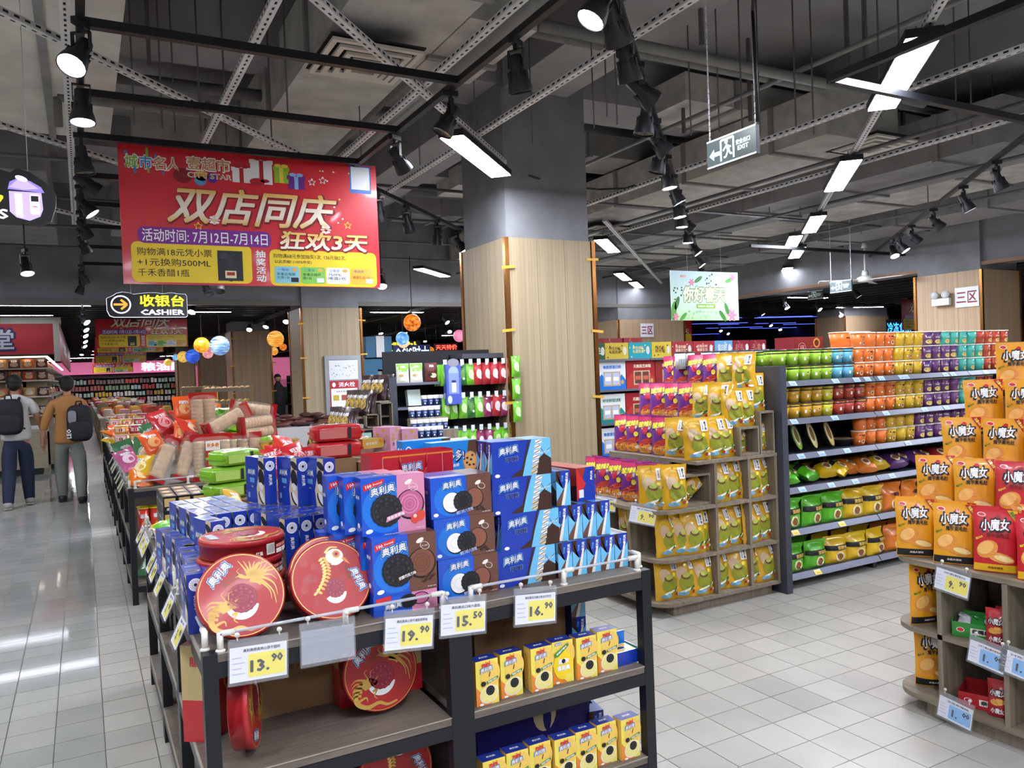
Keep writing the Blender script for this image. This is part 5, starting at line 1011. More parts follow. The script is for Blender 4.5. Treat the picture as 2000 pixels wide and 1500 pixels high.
p = at(1580, 676, y=4.45); mb, F, T, L, R = carton(.34, .2, .22, mat('#7d1c28', .4), None); F.ell(-.08, .02, .045, .045, mat('#e2b0a8', .4), 1, n=20, rin=.9); F.text('好面', -.08, .02, .05, mat('#e2b0a8', .4), .045, 2, .03); F.ell(.09, .06, .04, .04, GOLDP, 1, n=18); F.ell(.09, .06, .026, .026, mat('#5a2018', .4), 2); F.text('方便面', .03, .0, .09, mat('#b98060', .4), .02, 2, vert=True)
tag(obj('carton', mb, None, (p.x, 4.55, 1.565+.0)), 'dark red noodle carton standing on top of the shelving', 'carton')
sheet('top_board', GX0, GX1, 4.36, 4.8, 1.545, 1.565)
# self heating bowls leaning on the middle shelf
def bowl(c):
    q = MB(); q.lathe([(.05, 0), (.075, .045), (.082, .05), (.082, .053), (.0005, .054)], mat('#1b1c1e', .35, coat=.3), 24, Matrix.Diagonal((1, 1.35, 1, 1))); A = Art(q, plane((0, 0, .054), (1, 0, 0), (0, 1, 0))); A.ell(0, 0, .078, .105, mat(c, .35), 1, n=24); A.ell(0, 0, .055, .075, mat('#f0e8d0', .4), 2, n=20); A.ell(0, 0, .04, .055, mat('#8a6a30', .4), 3, n=16); A.text('捞面', .0, .085, .016, INK, .04, 4, .04); return q.mesh('noodle_bowl')
BW = [bowl('#9bbf5a'), bowl('#7fae3c'), bowl('#d8c87a'), bowl('#dcc060'), bowl('#c8b88a')]
for i, x in enumerate((4.30, 4.46, 4.62, 4.80)): 
    o = tag(obj('noodle_bowl', BW[i], None, (x, GY+.15, SH[3]+.1)), 'black noodle bowl tilted on its side, %s from the aisle' % nth(i), 'noodle bowl', 'tilted noodle bowls'); o.rotation_euler = (1.2, .25, .35)
tag(obj('noodle_bowl', BW[4], None, (5.03, GY+.16, SH[3]+.002), (0, 0, 1.5)), 'black noodle bowl lying flat at the end of the tilted bowls', 'noodle bowl', 'tilted noodle bowls')
# noodle bags
def nbag(c, band, seed, lying=False):
    mb, A = pouch(.16, .175, .075, foil(c), seed=seed, stand=not lying, wr=.008)
    if band: A.rect(-.078, .085, .078, .118, BLACK, 1, 20, 6); A.text('面霸煮', .02, .102, .022, GOLDP, .07, 4, .05)
    A.ell(.0, .045, .03, .033, mat('#f0e2b8', .4), 2, n=16, k=3); A.ell(.0, .045, .021, .022, mat('#8a5a2a', .4), 3, n=12, k=2)
    if not band: A.text('一碗香', .0, .105, .024, INK, .06, 3, .05)
    return mb.mesh('noodle_bag')
NB = {'G': [nbag('#58b81e', 1, s) for s in (1, 2)], 'Y': [nbag('#e6bc1a', 1, s) for s in (3, 4)], 'O': [nbag('#e07a22', 0, s) for s in (5, 6)], 'L': [nbag('#cfcf2a', 0, 7)], 'P': [nbag('#4a2560', 0, 8), nbag('#5a2f6e', 0, 9)], 'R': [nbag('#a82a32', 0, 10)]}
CN = {'G': 'green', 'Y': 'yellow', 'O': 'orange', 'L': 'lime', 'P': 'dark purple', 'R': 'red'}
for k, seq in ((1, 'GGGYYOOLOOY'), (0, 'GGYYYOOOOYY')):
    cnt = {}
    for i, ch in enumerate(seq):
        j = cnt.get(ch, 0); cnt[ch] = j+1
        for b in range(2): tag(obj('noodle_bag', random.choice(NB[ch]), None, (4.36+i*.222+(.02 if k == 0 else 0), GY+.09+b*.14, SH[k]+.001), (random.uniform(-.04, .04), 0, random.uniform(-.15, .15)), (1.32, 1.5, 1.22 if k else 1.12)), '%s noodle bag standing on the %s shelf, %s of its colour, %s rank' % (CN[ch], SHN[k], nth(j), ('front', 'rear')[b]), 'noodle bag', 'standing noodle bags')
cnt = {}
for i, (ch, dx) in enumerate((('G', 0), ('G', .12), ('G', .27), ('Y', .47), ('Y', .62), ('O', .74), ('O', .86), ('Y', 1.05), ('P', 1.22), ('P', 1.36), ('P', 1.5), ('P', 1.63), ('R', 1.78), ('R', 1.92), ('R', 2.06))):
    j = cnt.get(ch, 0); cnt[ch] = j+1; o = tag(obj('noodle_bag', random.choice(NB[ch]), None, (4.33+dx, GY+.06+.03*(i % 2), SH[2]+.045)), '%s noodle bag lying on the third lowest shelf, %s of its colour' % (CN[ch], nth(j)), 'noodle bag', 'lying noodle bags'); o.rotation_euler = (-1.15, random.uniform(-.1, .1), random.uniform(-.5, .5)); o.scale = (1.15, 1.2, 1.15)
# ================================================================ stepped wooden end display with coconut pouches
DW = wood('#6e6354', '#8f8371', (30, 2.5, 30), .5); DWV = wood('#6e6354', '#8f8371', (30, 30, 2), .5)
dis = thing('stepped_display', 'stepped grey oak end display holding yellow and purple pouches', 'display stand', (0, 0, 0))
def dbox(nm, *b, m=DW): q = MB(); q.box(*b, m); return obj(nm, q, dis)
def rounded(x0, x1, y0, y1, z0, z1, r, n=8, m=DW, corner='ll'):
    pts = [(x1, y0), (x1, y1), (x0, y1)]
    for i in range(n+1): a = math.pi+math.pi/2*i/n; pts.append((x0+r+r*math.cos(a), y0+r+r*math.sin(a)))
    q = MB(); k = len(pts); q.add([(x, y, z0) for x, y in pts]+[(x, y, z1) for x, y in pts], [tuple(reversed(range(k))), tuple(range(k, 2*k))]+[(i, (i+1) % k, k+(i+1) % k, k+i) for i in range(k)][::1], m); return q
DX0, DX1, DY0, DY1 = 3.12, 4.17, 3.88, 4.84
dbox('plinth', 3.25, 4.12, 3.92, 4.8, 0, .07, m=DWV)
for z in (.09, .37, .68): obj('shelf_board', rounded(DX0, DX1, DY0, DY1, z-.022, z, .14), dis)
for x in (3.6, 3.9, 4.15): dbox('divider', x, x+.022, DY0+.004, DY0+.26, .09, .68, m=DWV)
for x in (3.6, 3.9, 4.15): dbox('divider', x, x+.022, DY0+.004, DY1, .68, .95, m=DWV)
dbox('back_panel', 3.42, 4.15, DY0+.26, DY0+.28, .09, .68, m=DWV); dbox('side_panel', 3.4, 3.42, DY0+.1, DY1, .09, .68, m=DWV)
for k in range(3): dbox('cubby_wall', 3.14, 3.4, 4.2+k*.31, 4.222+k*.31, .09, .68, m=DWV)
dbox('step_board', 3.45, 4.17, DY0, DY1, .95, .972); dbox('step_riser', 3.45, 3.47, DY0+.27, DY1, .68, .95, m=DWV)
dbox('step_board', 3.7, 4.17, DY0+.2, DY1, 1.18, 1.202); dbox('step_riser', 3.7, 3.72, DY0+.2, DY1, .97, 1.18, m=DWV); dbox('step_board', 3.95, 4.17, DY0+.2, DY1, 1.38, 1.402); dbox('step_riser', 3.95, 3.97, DY0+.2, DY1, 1.2, 1.38, m=DWV)
def cubby(x0, x1, y0, z0, z1, label):
    t = .014; r = thing('wooden_cube', label, 'wooden cube', (0, 0, 0), 0, 'open wooden cubes on the end display'); d = .17
    for nm, b in (('side_panel', (x0, x0+t, y0, y0+d, z0, z1)), ('side_panel', (x1-t, x1, y0, y0+d, z0, z1)), ('top_panel', (x0+t, x1-t, y0, y0+d, z1-t, z1)), ('bottom_panel', (x0+t, x1-t, y0, y0+d, z0, z0+t)), ('back_panel', (x0+t, x1-t, y0+d-.01, y0+d, z0+t, z1-t))): q = MB(); q.box(*b, DWV); obj(nm, q, r)
cubby(3.84, 4.02, DY0+.01, .973, 1.165, 'small open wooden cube with a slanted yellow pouch'); cubby(4.03, 4.165, DY0+.01, .973, 1.262, 'tall open wooden cube at the end of the stepped display'); cubby(3.37, 3.6, DY0+.04, .681, .885, 'open wooden cube with fallen pouch on the third level')
def coconut(seed):
    mb, A = pouch(.135, .2, .05, foil('#dca91c'), foil('#c89a1c'), seed, wr=.007)
    CO = mat('#8d9226', .4); BR = mat('#6e4a2c', .45); NO = mat('#ddb65a', .45)
    for k in range(5): A.ell(-.01, .125+.006*k, .05-.006*k, .045-.004*k, NO, 1, 10*k, n=20, rin=.96)
    A.ell(-.022, .115, .028, .036, mat('#cdb08e', .45), 2, 30, n=16, k=2); A.ell(.004, .075, .045, .04, CO, 3, 0, n=20, k=4); A.ell(-.006, .1, .026, .013, BR, 4, -12, n=14, k=2); A.ell(-.004, .108, .02, .012, mat('#b8c05a', .4), 5, 0, n=12, k=2); A.ell(.024, .118, .011, .009, mat('#e8d844', .4), 5, 20, n=10)
    A.ell(.01, .045, .05, .01, mat('#e9e6d4', .4), 5, 14, n=16, k=2, a0=180, a1=360); A.ell(-.02, .022, .03, .012, mat('#7fb6cf', .4), 5, 0, n=12, k=2); A.ell(.034, .027, .009, .009, mat('#b23a22', .4), 6, n=10); A.ell(.03, .046, .02, .006, mat('#3f6a2a', .4), 6, 35, n=10); A.ell(.052, .026, .012, .006, mat('#f0ead8', .4), 5, n=10)
    A.rect(.016, .135, .052, .186, WHITE, 5, 3, 4); A.text('椰子鸡', .04, .16, .042, INK, .011, 7, .04, vert=True); A.text('生打原味', .025, .16, .036, INK, .006, 7, .02, vert=True)
    return mb.mesh('coconut_pouch')
def spicy(seed):
    mb, A = pouch(.135, .2, .055, foil('#6b2b86'), foil('#4a1f60'), seed, wr=.007)
    A.rect(-.064, .16, .064, .197, mat('#c4265a', .4), 1, 6, 2); A.poly([(-.05, .158), (-.03, .172), (0, .162), (.03, .175), (.05, .16), (.03, .135), (0, .105), (-.03, .135)], mat('#e8ddd2', .4), 2); A.ell(0, .128, .02, .026, mat('#c2243a', .4), 3, n=14, k=2); A.text('酸辣粉', 0, .158, .034, mat('#5a1650', .4), .112, 4, .08, .1, 6); A.text('酸辣粉', 0, .158, .03, mat('#f2e23a', .4), .106, 5, .03, .1, 6)
    A.ell(.0, .03, .05, .03, mat('#e08a30', .4), 2, n=18, k=3); 
    for k in range(7): A.line([(-.035+k*.011, .004), (-.04+k*.012, .03), (-.03+k*.01, .05)], .004, mat('#f0b858', .4), 4)
    A.ell(.004, .062, .052, .017, mat('#b5342a', .4), 4, 18, n=16, k=2); A.ell(.03, .1, .014, .014, mat('#f0d836', .4), 4, n=12); A.ell(.04, .03, .018, .009, mat('#efe6d0', .4), 5, 15, n=10)
    return mb.mesh('noodle_pouch')
COC = [coconut(s) for s in (11, 12, 13)]; SPI = [spicy(s) for s in (21, 22)]
GC, GS = 'yellow coconut pouches on the end display', 'purple noodle pouches on the end display'
def bag(kind, p, rz, where, tilt=0, roll=0, s=1):
    me = random.choice(COC if kind == 'c' else SPI); o = obj(me.name.split('.')[0], me, None, p, (tilt, roll, rz), (s, s, s)); return tag(o, ('yellow coconut pouch ' if kind == 'c' else 'purple noodle pouch ')+where, 'snack pouch', GC if kind == 'c' else GS)
# side facing the camera: three levels
for z, nm, xs in ((.0905, 'bottom level', (3.26, 3.39, 3.51, 3.69, 3.82, 3.985, 4.09)), (.3705, 'second level', (3.27, 3.38, 3.45, 3.52, 3.69, 3.82, 3.975, 4.09)), (.6805, 'third level', (3.69, 3.82, 3.975, 4.09))):
    for i, x in enumerate(xs): bag('c', (x, DY0+.06+(.03 if (i % 2) else 0)+(.05 if x < 3.3 else 0), z), random.uniform(-.25, .1), 'on the %s of the near side, %s from the aisle' % (nm, nth(i)), -.05, 0, 1.36)
for i, x in enumerate((3.19, 3.27, 3.31)): bag('c', (x, DY0+.13-.035*i, .6805), -.45+.15*i, 'at the rounded corner on the third level, %s' % nth(i), -.05, 0, 1.4)
o = bag('c', (3.47, DY0+.1, .78), .1, 'fallen sideways inside the lower cube', 0, 0, .85); o.rotation_euler = (.1, .9, 0); o.location = (3.42, DY0+.12, .74)
o = bag('c', (3.93, DY0+.1, .99), .1, 'slanted inside the small upper cube', -.1, .12, .8); bag('c', (4.095, DY0+.09, .99), 0, 'standing in the tall cube', 0, 0, .92)
for i, x in enumerate((3.53, 3.68, 3.76)): bag('c', (x, DY0+.08, .9725), -.3+.12*i, 'on the fourth level near the cubes, %s from the aisle' % nth(i), -.06, 0, 1.38)
for i, (x, y) in enumerate(((3.86, 3.97), (3.96, 3.97), (4.08, 3.99))): bag('c', (x, y, 1.166 if i < 2 else 1.263), -.2, 'standing on top of the cubes, %s from the aisle' % nth(i), 0, 0, 1.3)
# stepped front facing the aisle
for si, (x, z, nm) in enumerate(((3.27, .6805, 'lowest'), (3.55, .9725, 'second'), (3.80, 1.2025, 'third'), (4.03, 1.4025, 'highest'))):
    for i, y in enumerate((4.03, 4.19, 4.34, 4.5, 4.65, 4.78)):
        if si == 1 and i == 0: continue
        kind = 'c' if i < (2 if si else 1) else 's'
        for b in range(2):
            if b and si == 3: continue
            bag(kind, (x+b*.07, y+b*.02, z), -math.pi/2+random.uniform(.1, .55), 'on the %s step, %s from the near end, %s rank' % (nm, nth(i), ('front', 'rear')[b]), -.06, 0, 1.34)
for k in range(3):
    for i in range(2): bag('s' if k else 'c', (3.26, 4.33+k*.3-.04+.09*i, .3705), -1.35, 'in the aisle side cubby row, %s cubby, %s bag' % (nth(k), nth(i)), 0, 0, 1.3)
def disp_tag(u, v, x, price, name, col, label, rz=-.9, s=1.5, tilt=.1): p = at(u, v, x=x); price_tag(p, rz, price, name, col, label, tilt, s, -.15)
disp_tag(1258, 992, 3.1, '9.90', '椰子鸡粉面', 'y', 'tag reading 9.90 on the corner of the yellow pouch display', -.7, 1.5, .2)
disp_tag(1185, 972, 3.1, '10.80', '酸辣粉', 'y', 'tag under the purple pouches reading 10.80', -1.0, 1.3, .1)
# ================================================================ right rack with chip pouches
rr = thing('stepped_display', 'stepped grey oak rack holding yellow and red chip pouches', 'display stand', (0, 0, 0))
def rbx(nm, *b, m=DW): q = MB(); q.box(*b, m); return obj(nm, q, rr)
RX, RYF, RYN = 3.23, 2.13, .9
def endboard(z, t=.022, ext=.25):
    pts = [(3.95, RYN), (3.95, RYF+ext)]; r = .15
    for i in range(9): a = math.pi/2+math.pi/2*i/8; pts.append((RX+r+r*math.cos(a), RYF+ext-r+r*math.sin(a)))
    pts.append((RX, RYN)); k = len(pts); q = MB(); q.add([(x, y, z-t) for x, y in pts]+[(x, y, z) for x, y in pts], [tuple(range(k)), tuple(reversed(range(k, 2*k)))]+[((i+1) % k, i, k+i, k+(i+1) % k) for i in range(k)], DW); return q
for z in (.085, .385, .69): obj('shelf_board', endboard(z), rr)
for y in (2.12, 1.84, 1.56, 1.28): rbx('divider', RX, RX+.35, y-.011, y+.011, .085, .67, m=DWV)
rbx('plinth', RX+.03, 3.9, RYN, RYF+.08, 0, .063, m=DWV); rbx('back_panel', RX+.35, RX+.37, RYN, RYF, .085, .67, m=DWV)
for k in range(4): rbx('step_board', RX+.16+k*.13, 3.95, RYN, RYF+.18, .86+k*.17, .88+k*.17); rbx('step_riser', RX+.16+k*.13, RX+.175+k*.13, RYN, RYF+.18, .69+k*.17, .86+k*.17, m=DWV)
def chips(c, seed):
    base = matte({'y': '#eda41c', 'r': '#c9202c'}[c]); mb, A = pouch(.165, .26, .05, base, base, seed, wr=.005, nu=12, nv=18)
    foot = BLACK if c == 'y' else mat('#e8b81e', .4); A.rect(-.08, .004, .08, .034, foot, 1, 24, 5)
    CH = mat('#e0903a', .45); CH2 = mat('#f0b866', .45)
    A.ell(-.03, .095, .044, .034, CH, 2, 35, n=18, k=3); A.ell(-.036, .1, .034, .024, CH2, 3, 35, n=16, k=3); A.ell(.02, .062, .05, .02, CH, 4, -12, n=16, k=3); A.ell(.03, .06, .035, .012, mat('#f4d890', .4), 5, -12, n=14, k=2)
    A.text('小魔女', .0, .196, .056, INK, .115, 6, .1, .08, 3); A.text('小魔女', .0, .196, .046, WHITE, .104, 7, .035, .08, 3); A.text('魔芋素毛肚', .01, .154, .019, mat('#7a1418', .5) if c == 'r' else INK, .085, 6, .04); A.ell(.012, .228, .01, .01, RED if c == 'y' else mat('#8a1018', .4), 5, n=10)
    A.ell(-.05, .236, .016, .009, WHITE, 4, -8, n=12); A.ell(-.05, .236, .013, .007, REDB, 5, -8, n=12); A.text('超大片', -.06, .14, .009, mat('#3a7a2a', .5) if c == 'y' else mat('#e8d83a', .5), .03, 6, .05, 0, 25)
    A.poly([(.042, .258), (.08, .258), (.08, .2)], RED if c == 'y' else mat('#e8c02a', .4), 4); A.text('加量40%', .068, .236, .012, LEMON if c == 'y' else GREEN, .04, 6, .05, 0, -58); A.text('麻酱火锅味', .0, .02, .009, CREAMW if c == 'y' else mat('#8a1018', .4), .055, 4, .03)
    return mb.mesh('chip_pouch')
CHP = {'y': [chips('y', s) for s in (31, 32, 33)], 'r': [chips('r', s) for s in (34, 35)]}
CNM = {'y': 'yellow chip pouch with black foot', 'r': 'red chip pouch with yellow foot'}
for si, seq in enumerate(('yyrrrr', 'yyrrrr', 'yyryrr', 'yyyyrr', 'yyyyyy')):
    x = RX+.075+si*.13; z = (.6905, .8805, 1.0505, 1.2205, 1.3905)[si]
    for i, c in enumerate(seq):
        y = (2.27, 2.25, 2.2, 2.17, 2.1)[si]-i*.178
        for b in range(2 if si < 1 else 1):
            tag(obj('chip_pouch', random.choice(CHP[c]), None, (x+b*.06, y+b*.03, z), (-.12, random.uniform(-.03, .03), -math.pi/2+.3+random.uniform(-.15, .25)+(.3 if (i == 0) else 0))), '%s, %s tier of the chip rack, %s along, %s rank' % (CNM[c], nth(si), nth(i), ('front', 'rear')[b]), 'chip pouch', 'chip pouches on the chip rack')
# on the rounded end boards
for i, z in enumerate((.386, .086)): tag(obj('chip_pouch', CHP['y'][i], None, (RX+.1+.05*i, RYF+.12, z), (0, 0, -.3-.5*i), (1, 1, 1.05)), 'yellow chip pouch standing on the rounded end board, %s' % ('upper', 'lower')[i], 'chip pouch', 'chip pouches on the chip rack')
def open_box(w, d, h, c, label, p, rz, fill, cat='display box'):
    r = thing('display_box', label, cat, p, rz, 'small display boxes in the chip rack'); t = .002; m = mat(c, .4, coat=.2); q = MB()
    q.box(-w/2, w/2, -d/2, -d/2+t, 0, h*.75, m); q.box(-w/2, w/2, d/2-t, d/2, 0, h, m); q.box(-w/2, -w/2+t, -d/2, d/2, 0, h*.85, m); q.box(w/2-t, w/2, -d/2, d/2, 0, h*.85, m); q.box(-w/2, w/2, -d/2, d/2, 0, t, KRAFT)
    A = Art(q, plane((0, -d/2, h*.38), (1, 0, 0), (0, 0, 1))); A.ell(-w*.3, 0, .016, .01, WHITE, 1); A.ell(-w*.3, 0, .013, .008, REDB, 2); A.rect(-w*.08, -.014, w*.4, .012, CREAMW, 1); A.text('亲嘴烧', w*.16, 0, .018, INK, w*.4, 3, .05)
    obj('tray', q, r)
    for i in range(fill):
        q = MB(); rbox(q, .05, .07, .014, foil(c if i % 2 else '#d8d8dc'), 4, 4, .02, i); o = obj('sachet', q, r, (-w*.25+.05*(i % 4), -.01+.03*(i//4), h*.55+.012*(i//4)), (.5, .2*(i % 3-1), .4*i))
    return r
open_box(.17, .12, .085, '#2f8a34', 'green display box full of snack sachets in the middle cubby', (RX+.12, 2.03, .3855), -1.2, 8); open_box(.19, .13, .085, '#b8242c', 'empty red display box in the bottom cubby', (RX+.13, 2.0, .0855), -1.25, 0); open_box(.15, .1, .08, '#3a8a4a', 'green display box at the outer edge of the middle row', (RX+.12, 1.72, .3855), -1.5, 4); open_box(.15, .1, .08, '#e07a22', 'orange display box at the outer edge of the bottom row', (RX+.12, 1.72, .0855), -1.5, 0)
def rpack(h, seed): 
    mb, A = pouch(.085, h, .04, mat('#c22a30', .35, coat=.3), None, seed); A.text('小魔女', 0, h*.66, .03, INK, .066, 4, .1); A.text('小魔女', 0, h*.66, .025, WHITE, .06, 5, .03); A.ell(0, h*.42, .03, .014, mat('#e8a850', .4), 3, 10, n=12, k=2); A.rect(-.04, .0, .04, h*.3, mat('#a82230', .4), 2, 4, 2); A.text('小魔女', 0, h*.18, .022, WHITE, .05, 5, .05); return mb.mesh('snack_pouch')
RP = rpack(.15, 41)
for i, (y, z) in enumerate(((1.915, .3855), (1.9, .3855), (1.915, .0855), (1.89, .0855))): tag(obj('snack_pouch', RP, None, (RX+.07+.05*(i % 2), y, z), (-.1, 0, -1.3)), 'small red snack pouch in the %s cubby, %s one' % (('middle', 'bottom')[i//2], ('front', 'rear')[i % 2]), 'snack pouch', 'small red pouches in the chip rack')
for (u, v, pr, nm, c, lb) in ((1862, 1118, '9.90', '卫龙小魔女魔芋素毛肚', 'y', 'tag reading 9.90 on the upper edge of the chip rack'), (1930, 1262, '1.00', '卫龙小魔女魔芋素毛肚', 'b', 'blue tag reading 1.00 below the green display box'), (1868, 1372, '1.00', '卫龙亲嘴烧', 'b', 'blue tag reading 1.00 on the plinth of the chip rack'), (1995, 1280, '1.00', '24克卫龙', 'b', 'blue tag cut off at the outer edge of the picture')):
    p = at(u, v, x=RX-.012); price_tag(p, -math.pi/2, pr, nm, c, lb, .12, 1.35, -.08)
# ================================================================ gift gondola close behind the column
g2 = thing('gondola_shelf', 'dark grey shelving with boxed gift sets beyond the column', 'shelving', (0, 0, 0))
def part(root, nm, b, m): q = MB(); q.box(*b, m); return obj(nm, q, root)
part(g2, 'back_panel', (4.3, 9.2, 7.04, 7.08, 0, 1.68), GBK); part(g2, 'end_upright', (4.3, 4.33, 6.62, 7.5, 0, 1.68), GM)
for z in (.32, .67, 1.02, 1.365, 1.68):
    for a, b in ((4.33, 5.3), (5.3, 6.3), (6.3, 7.3), (7.3, 9.2)): part(g2, 'shelf_board', (a+.004, b-.004, 6.63, 7.04, z-.022, z), GML)
def gift(c, c2, title, w=.38, h=.305, d=.14, win=True, tc=WHITE):
    m = mat(c, .38, coat=.2); mb, F, T, L, R = carton(w, d, h, m); m2 = mat(c2, .4)
    F.rect(-w/2, -h*.18, w/2, h/2, m2, 1); F.poly([(-w/2, -h*.18), (-w*.3, h*.05), (-w*.15, -h*.18)], m, 2); F.poly([(w*.2, -h*.18), (w*.36, h*.02), (w/2, -h*.18)], m, 2)
    if win:
        F.rect(-w*.25, -h*.38, w*.32, h*.12, mat('#b8a888', .5), 2)
        for k in range(2): F.rrect(-w*.21+k*w*.27, -h*.33, w*.01+k*w*.27, h*.08, .01, mat('#b9c2e0' if c2 != '#a02028' else '#6a3a30', .4), 3); F.rect(-w*.19+k*w*.27, -h*.2, -w*.01+k*w*.27, -h*.06, WHITE if c2 != '#a02028' else mat('#c0604a', .4), 4)
    F.text(title, w*.05, h*.28, h*.12, tc, w*.6, 4, .04); F.ell(w*.38, -h*.25, .018, .024, GOLDP, 4)
    return mb.mesh('gift_box')
GB1, GB2, GB3, GB4 = gift('#1f78d8', '#dfe4ea', '骨胶原蛋白粉', tc=BLUE2), gift('#b83a30', '#a02028', '无糖黑芝麻糊', tc=mat('#f4e4c8', .4)), gift('#8a2a28', '#8a2a28', '红枣核桃粉', tc=mat('#e8d8c0', .4)), gift('#1f8a86', '#dfe4e2', '纯牛奶骨钙蛋白奶粉', tc=mat('#2a7a70', .4))
def row(z, items, y, nm, x0=4.36):
    x = x0
    for k, (me, w) in enumerate(items): tag(obj('gift_box', me, None, (x+w/2, y, z+.0005), scale=(1, 1, .98)), nm % nth(k), 'gift box', 'boxed gift sets'); x += w+.008
row(1.365, [(GB1, .38), (GB2, .38), (GB3, .38), (GB1, .38), (GB3, .38)], 6.74, 'boxed gift set with window on the upper shelf, %s from the column', 4.62); row(1.02, [(GB4, .38), (GB2, .38), (GB3, .38), (GB4, .38)], 6.74, 'boxed gift set on the next shelf down, %s from the column', 4.6)
row(.67, [(GB1, .38), (GB3, .38), (GB4, .38)], 6.74, 'boxed gift set on the low shelf, %s from the column', 4.6)
def topbox(c, title, tc, w=.3, h=.17): 
    mb, F, T, L, R = carton(w, .2, h, mat(c, .45)); F.text(title, -w*.08, h*.05, h*.42, tc, w*.5, 2, .03); F.ell(w*.34, 0, h*.14, h*.26, mat('#d8d8d0', .4), 2); F.spots(-w*.45, -h*.4, w*.45, h*.42, 8, .01, tc, 1, len(title)+int(w*100)); return mb.mesh('gift_box')
tb = [topbox('#2c5a3a', '养生', mat('#d8e0c0', .4), .14), topbox('#cdb63a', '养生好礼\n礼甜至爱', mat('#4a3a1a', .5)), topbox('#1f9aa8', '养生好礼\n礼甜至爱', mat('#e8d890', .4)), topbox('#d0b838', '养生礼\n甜至爱', mat('#5a2a1a', .5), .27), topbox('#9c2a34', '低温初榨\n健康花生', mat('#e8c8b0', .4)), topbox('#9c2a34', '低温初榨\n健康生活', mat('#e8c8b0', .4), .31), topbox('#6a9cc8', '蛋白粉', mat('#dfe8d8', .4), .27), topbox('#8a1f30', '好礼', mat('#c07a70', .4), .26), topbox('#8a1f30', '礼盒', mat('#c07a70', .4), .26)]
tn = ['narrow dark green', 'yellow', 'turquoise', 'second yellow', 'red can-printed', 'second red can-printed', 'light blue', 'maroon', 'second maroon']; x = 4.62
for k, me in enumerate(tb):
    w = me.vertices; ww = max(v.co.x for v in me.vertices)*2; tag(obj('gift_box', me, None, (x+ww/2, 6.8, 1.6805)), '%s gift carton on top of the gift shelving' % tn[k], 'gift box', 'gift cartons on the shelf top'); x += ww+.006
for k in range(2): tag(obj('gift_box', tb[7], None, (5.2+.28*k, 7.25, 1.69), scale=(1, 1, 1.35)), 'maroon gift carton in the rear row above the others, %s' % nth(k), 'gift box', 'gift cartons on the shelf top')
for k in range(9):
    p = at(1383+k*10.5, 696, y=6.0); JAR = None
WJ = cup(.04, .04, .13, mat('#d8dad8', .3, coat=.3), mat('#17181a', .35), None, lambda A, h: A.rect(-.04, h*.25, .04, h*.6, mat('#9aa4b0', .4), 2, 4)).mesh('drink_jar')
for k in range(11): tag(obj('drink_jar', WJ, None, (3.98+.088*k if k < 2 else 4.24+.088*(k-2), 4.62, 1.566)), 'white jar with black lid on the shelving top, %s from the aisle' % nth(k), 'jar', 'white jars with black lids')
for k in range(5): tag(obj('noodle_cup', CUPS['G'][0], None, (4.27+.11*k, 4.42, 1.566)), 'lime green noodle cup on the shelving top behind, %s' % nth(k), 'noodle cup', 'noodle cups on the long shelving')
# ================================================================ third row: bottles, hanging bags, dark step display
_before = set(bpy.data.objects)
g3 = thing('gondola_shelf', 'grey shelving with white capped bottles before the column', 'shelving', (0, 0, 0)); G3Y = 9.1
part(g3, 'end_upright', (3.26, 3.36, G3Y-.02, G3Y+.9, -.79, 1.58), GM); part(g3, 'back_panel', (3.36, 5.0, G3Y+.44, G3Y+.48, -.79, 1.9), GBK); part(g3, 'hook_board', (4.27, 5.0, G3Y+.4, G3Y+.44, -.5, 1.82), GM); part(g3, 'header', (4.27, 5.0, G3Y+.02, G3Y+.44, 1.78, 1.84), GM); part(g3, 'end_upright', (4.95, 5.05, G3Y, G3Y+.46, -.79, 1.84), GM)
for z in (-.5, -.15, .2, .55, .9, 1.2, 1.5): part(g3, 'shelf_board', (3.36, 4.27, G3Y, G3Y+.44, z-.03, z), GML)
BT = MB(); BT.lathe([(.036, 0), (.038, .005), (.038, .085), (.034, .09)], mat('#1c2c5c', .35, coat=.3), 14); BT.lathe([(.039, .09), (.04, .092), (.04, .13), (.036, .135), (.001, .135)], WHITE, 14, caps=False); BT.lathe([(.037, 0), (.0375, .018)], WHITE, 14, caps=False)
def Sb(u, v, l=1): a = u/.038-math.pi/2; r = .0385+.0005*l; return Vector((r*math.cos(a), r*math.sin(a), v))
A = Art(BT, Sb); A.ell(-.005, .035, .01, .01, WHITE, 2); A.rect(-.02, .055, .02, .075, mat('#7f9ad0', .4), 2, 3); BOT = BT.mesh('capped_bottle')
def bottles(x0, n, y, z, lay, rows_, nm):
    for k in range(lay):
        for r in range(rows_):
            for i in range(n): tag(obj('capped_bottle', BOT, None, (x0+i*.081, y+r*.085, z+k*.136)), 'white capped navy bottle, %s, layer %s, rank %s, %s from the aisle' % (nm, nth(k), nth(r), nth(i)), 'bottle', 'white capped bottles')
bottles(3.75, 7, G3Y-.02+.1, 1.2005, 1, 1, 'upper shelf'); bottles(3.42, 5, G3Y-.32, 1.08, 1, 1, 'upper tray'); bottles(3.42, 6, G3Y-.36, .93, 1, 1, 'middle tray'); bottles(3.05, 9, G3Y-.5, .85, 1, 1, 'long front row'); bottles(3.5, 7, G3Y-.55, .69, 1, 1, 'lower front row')
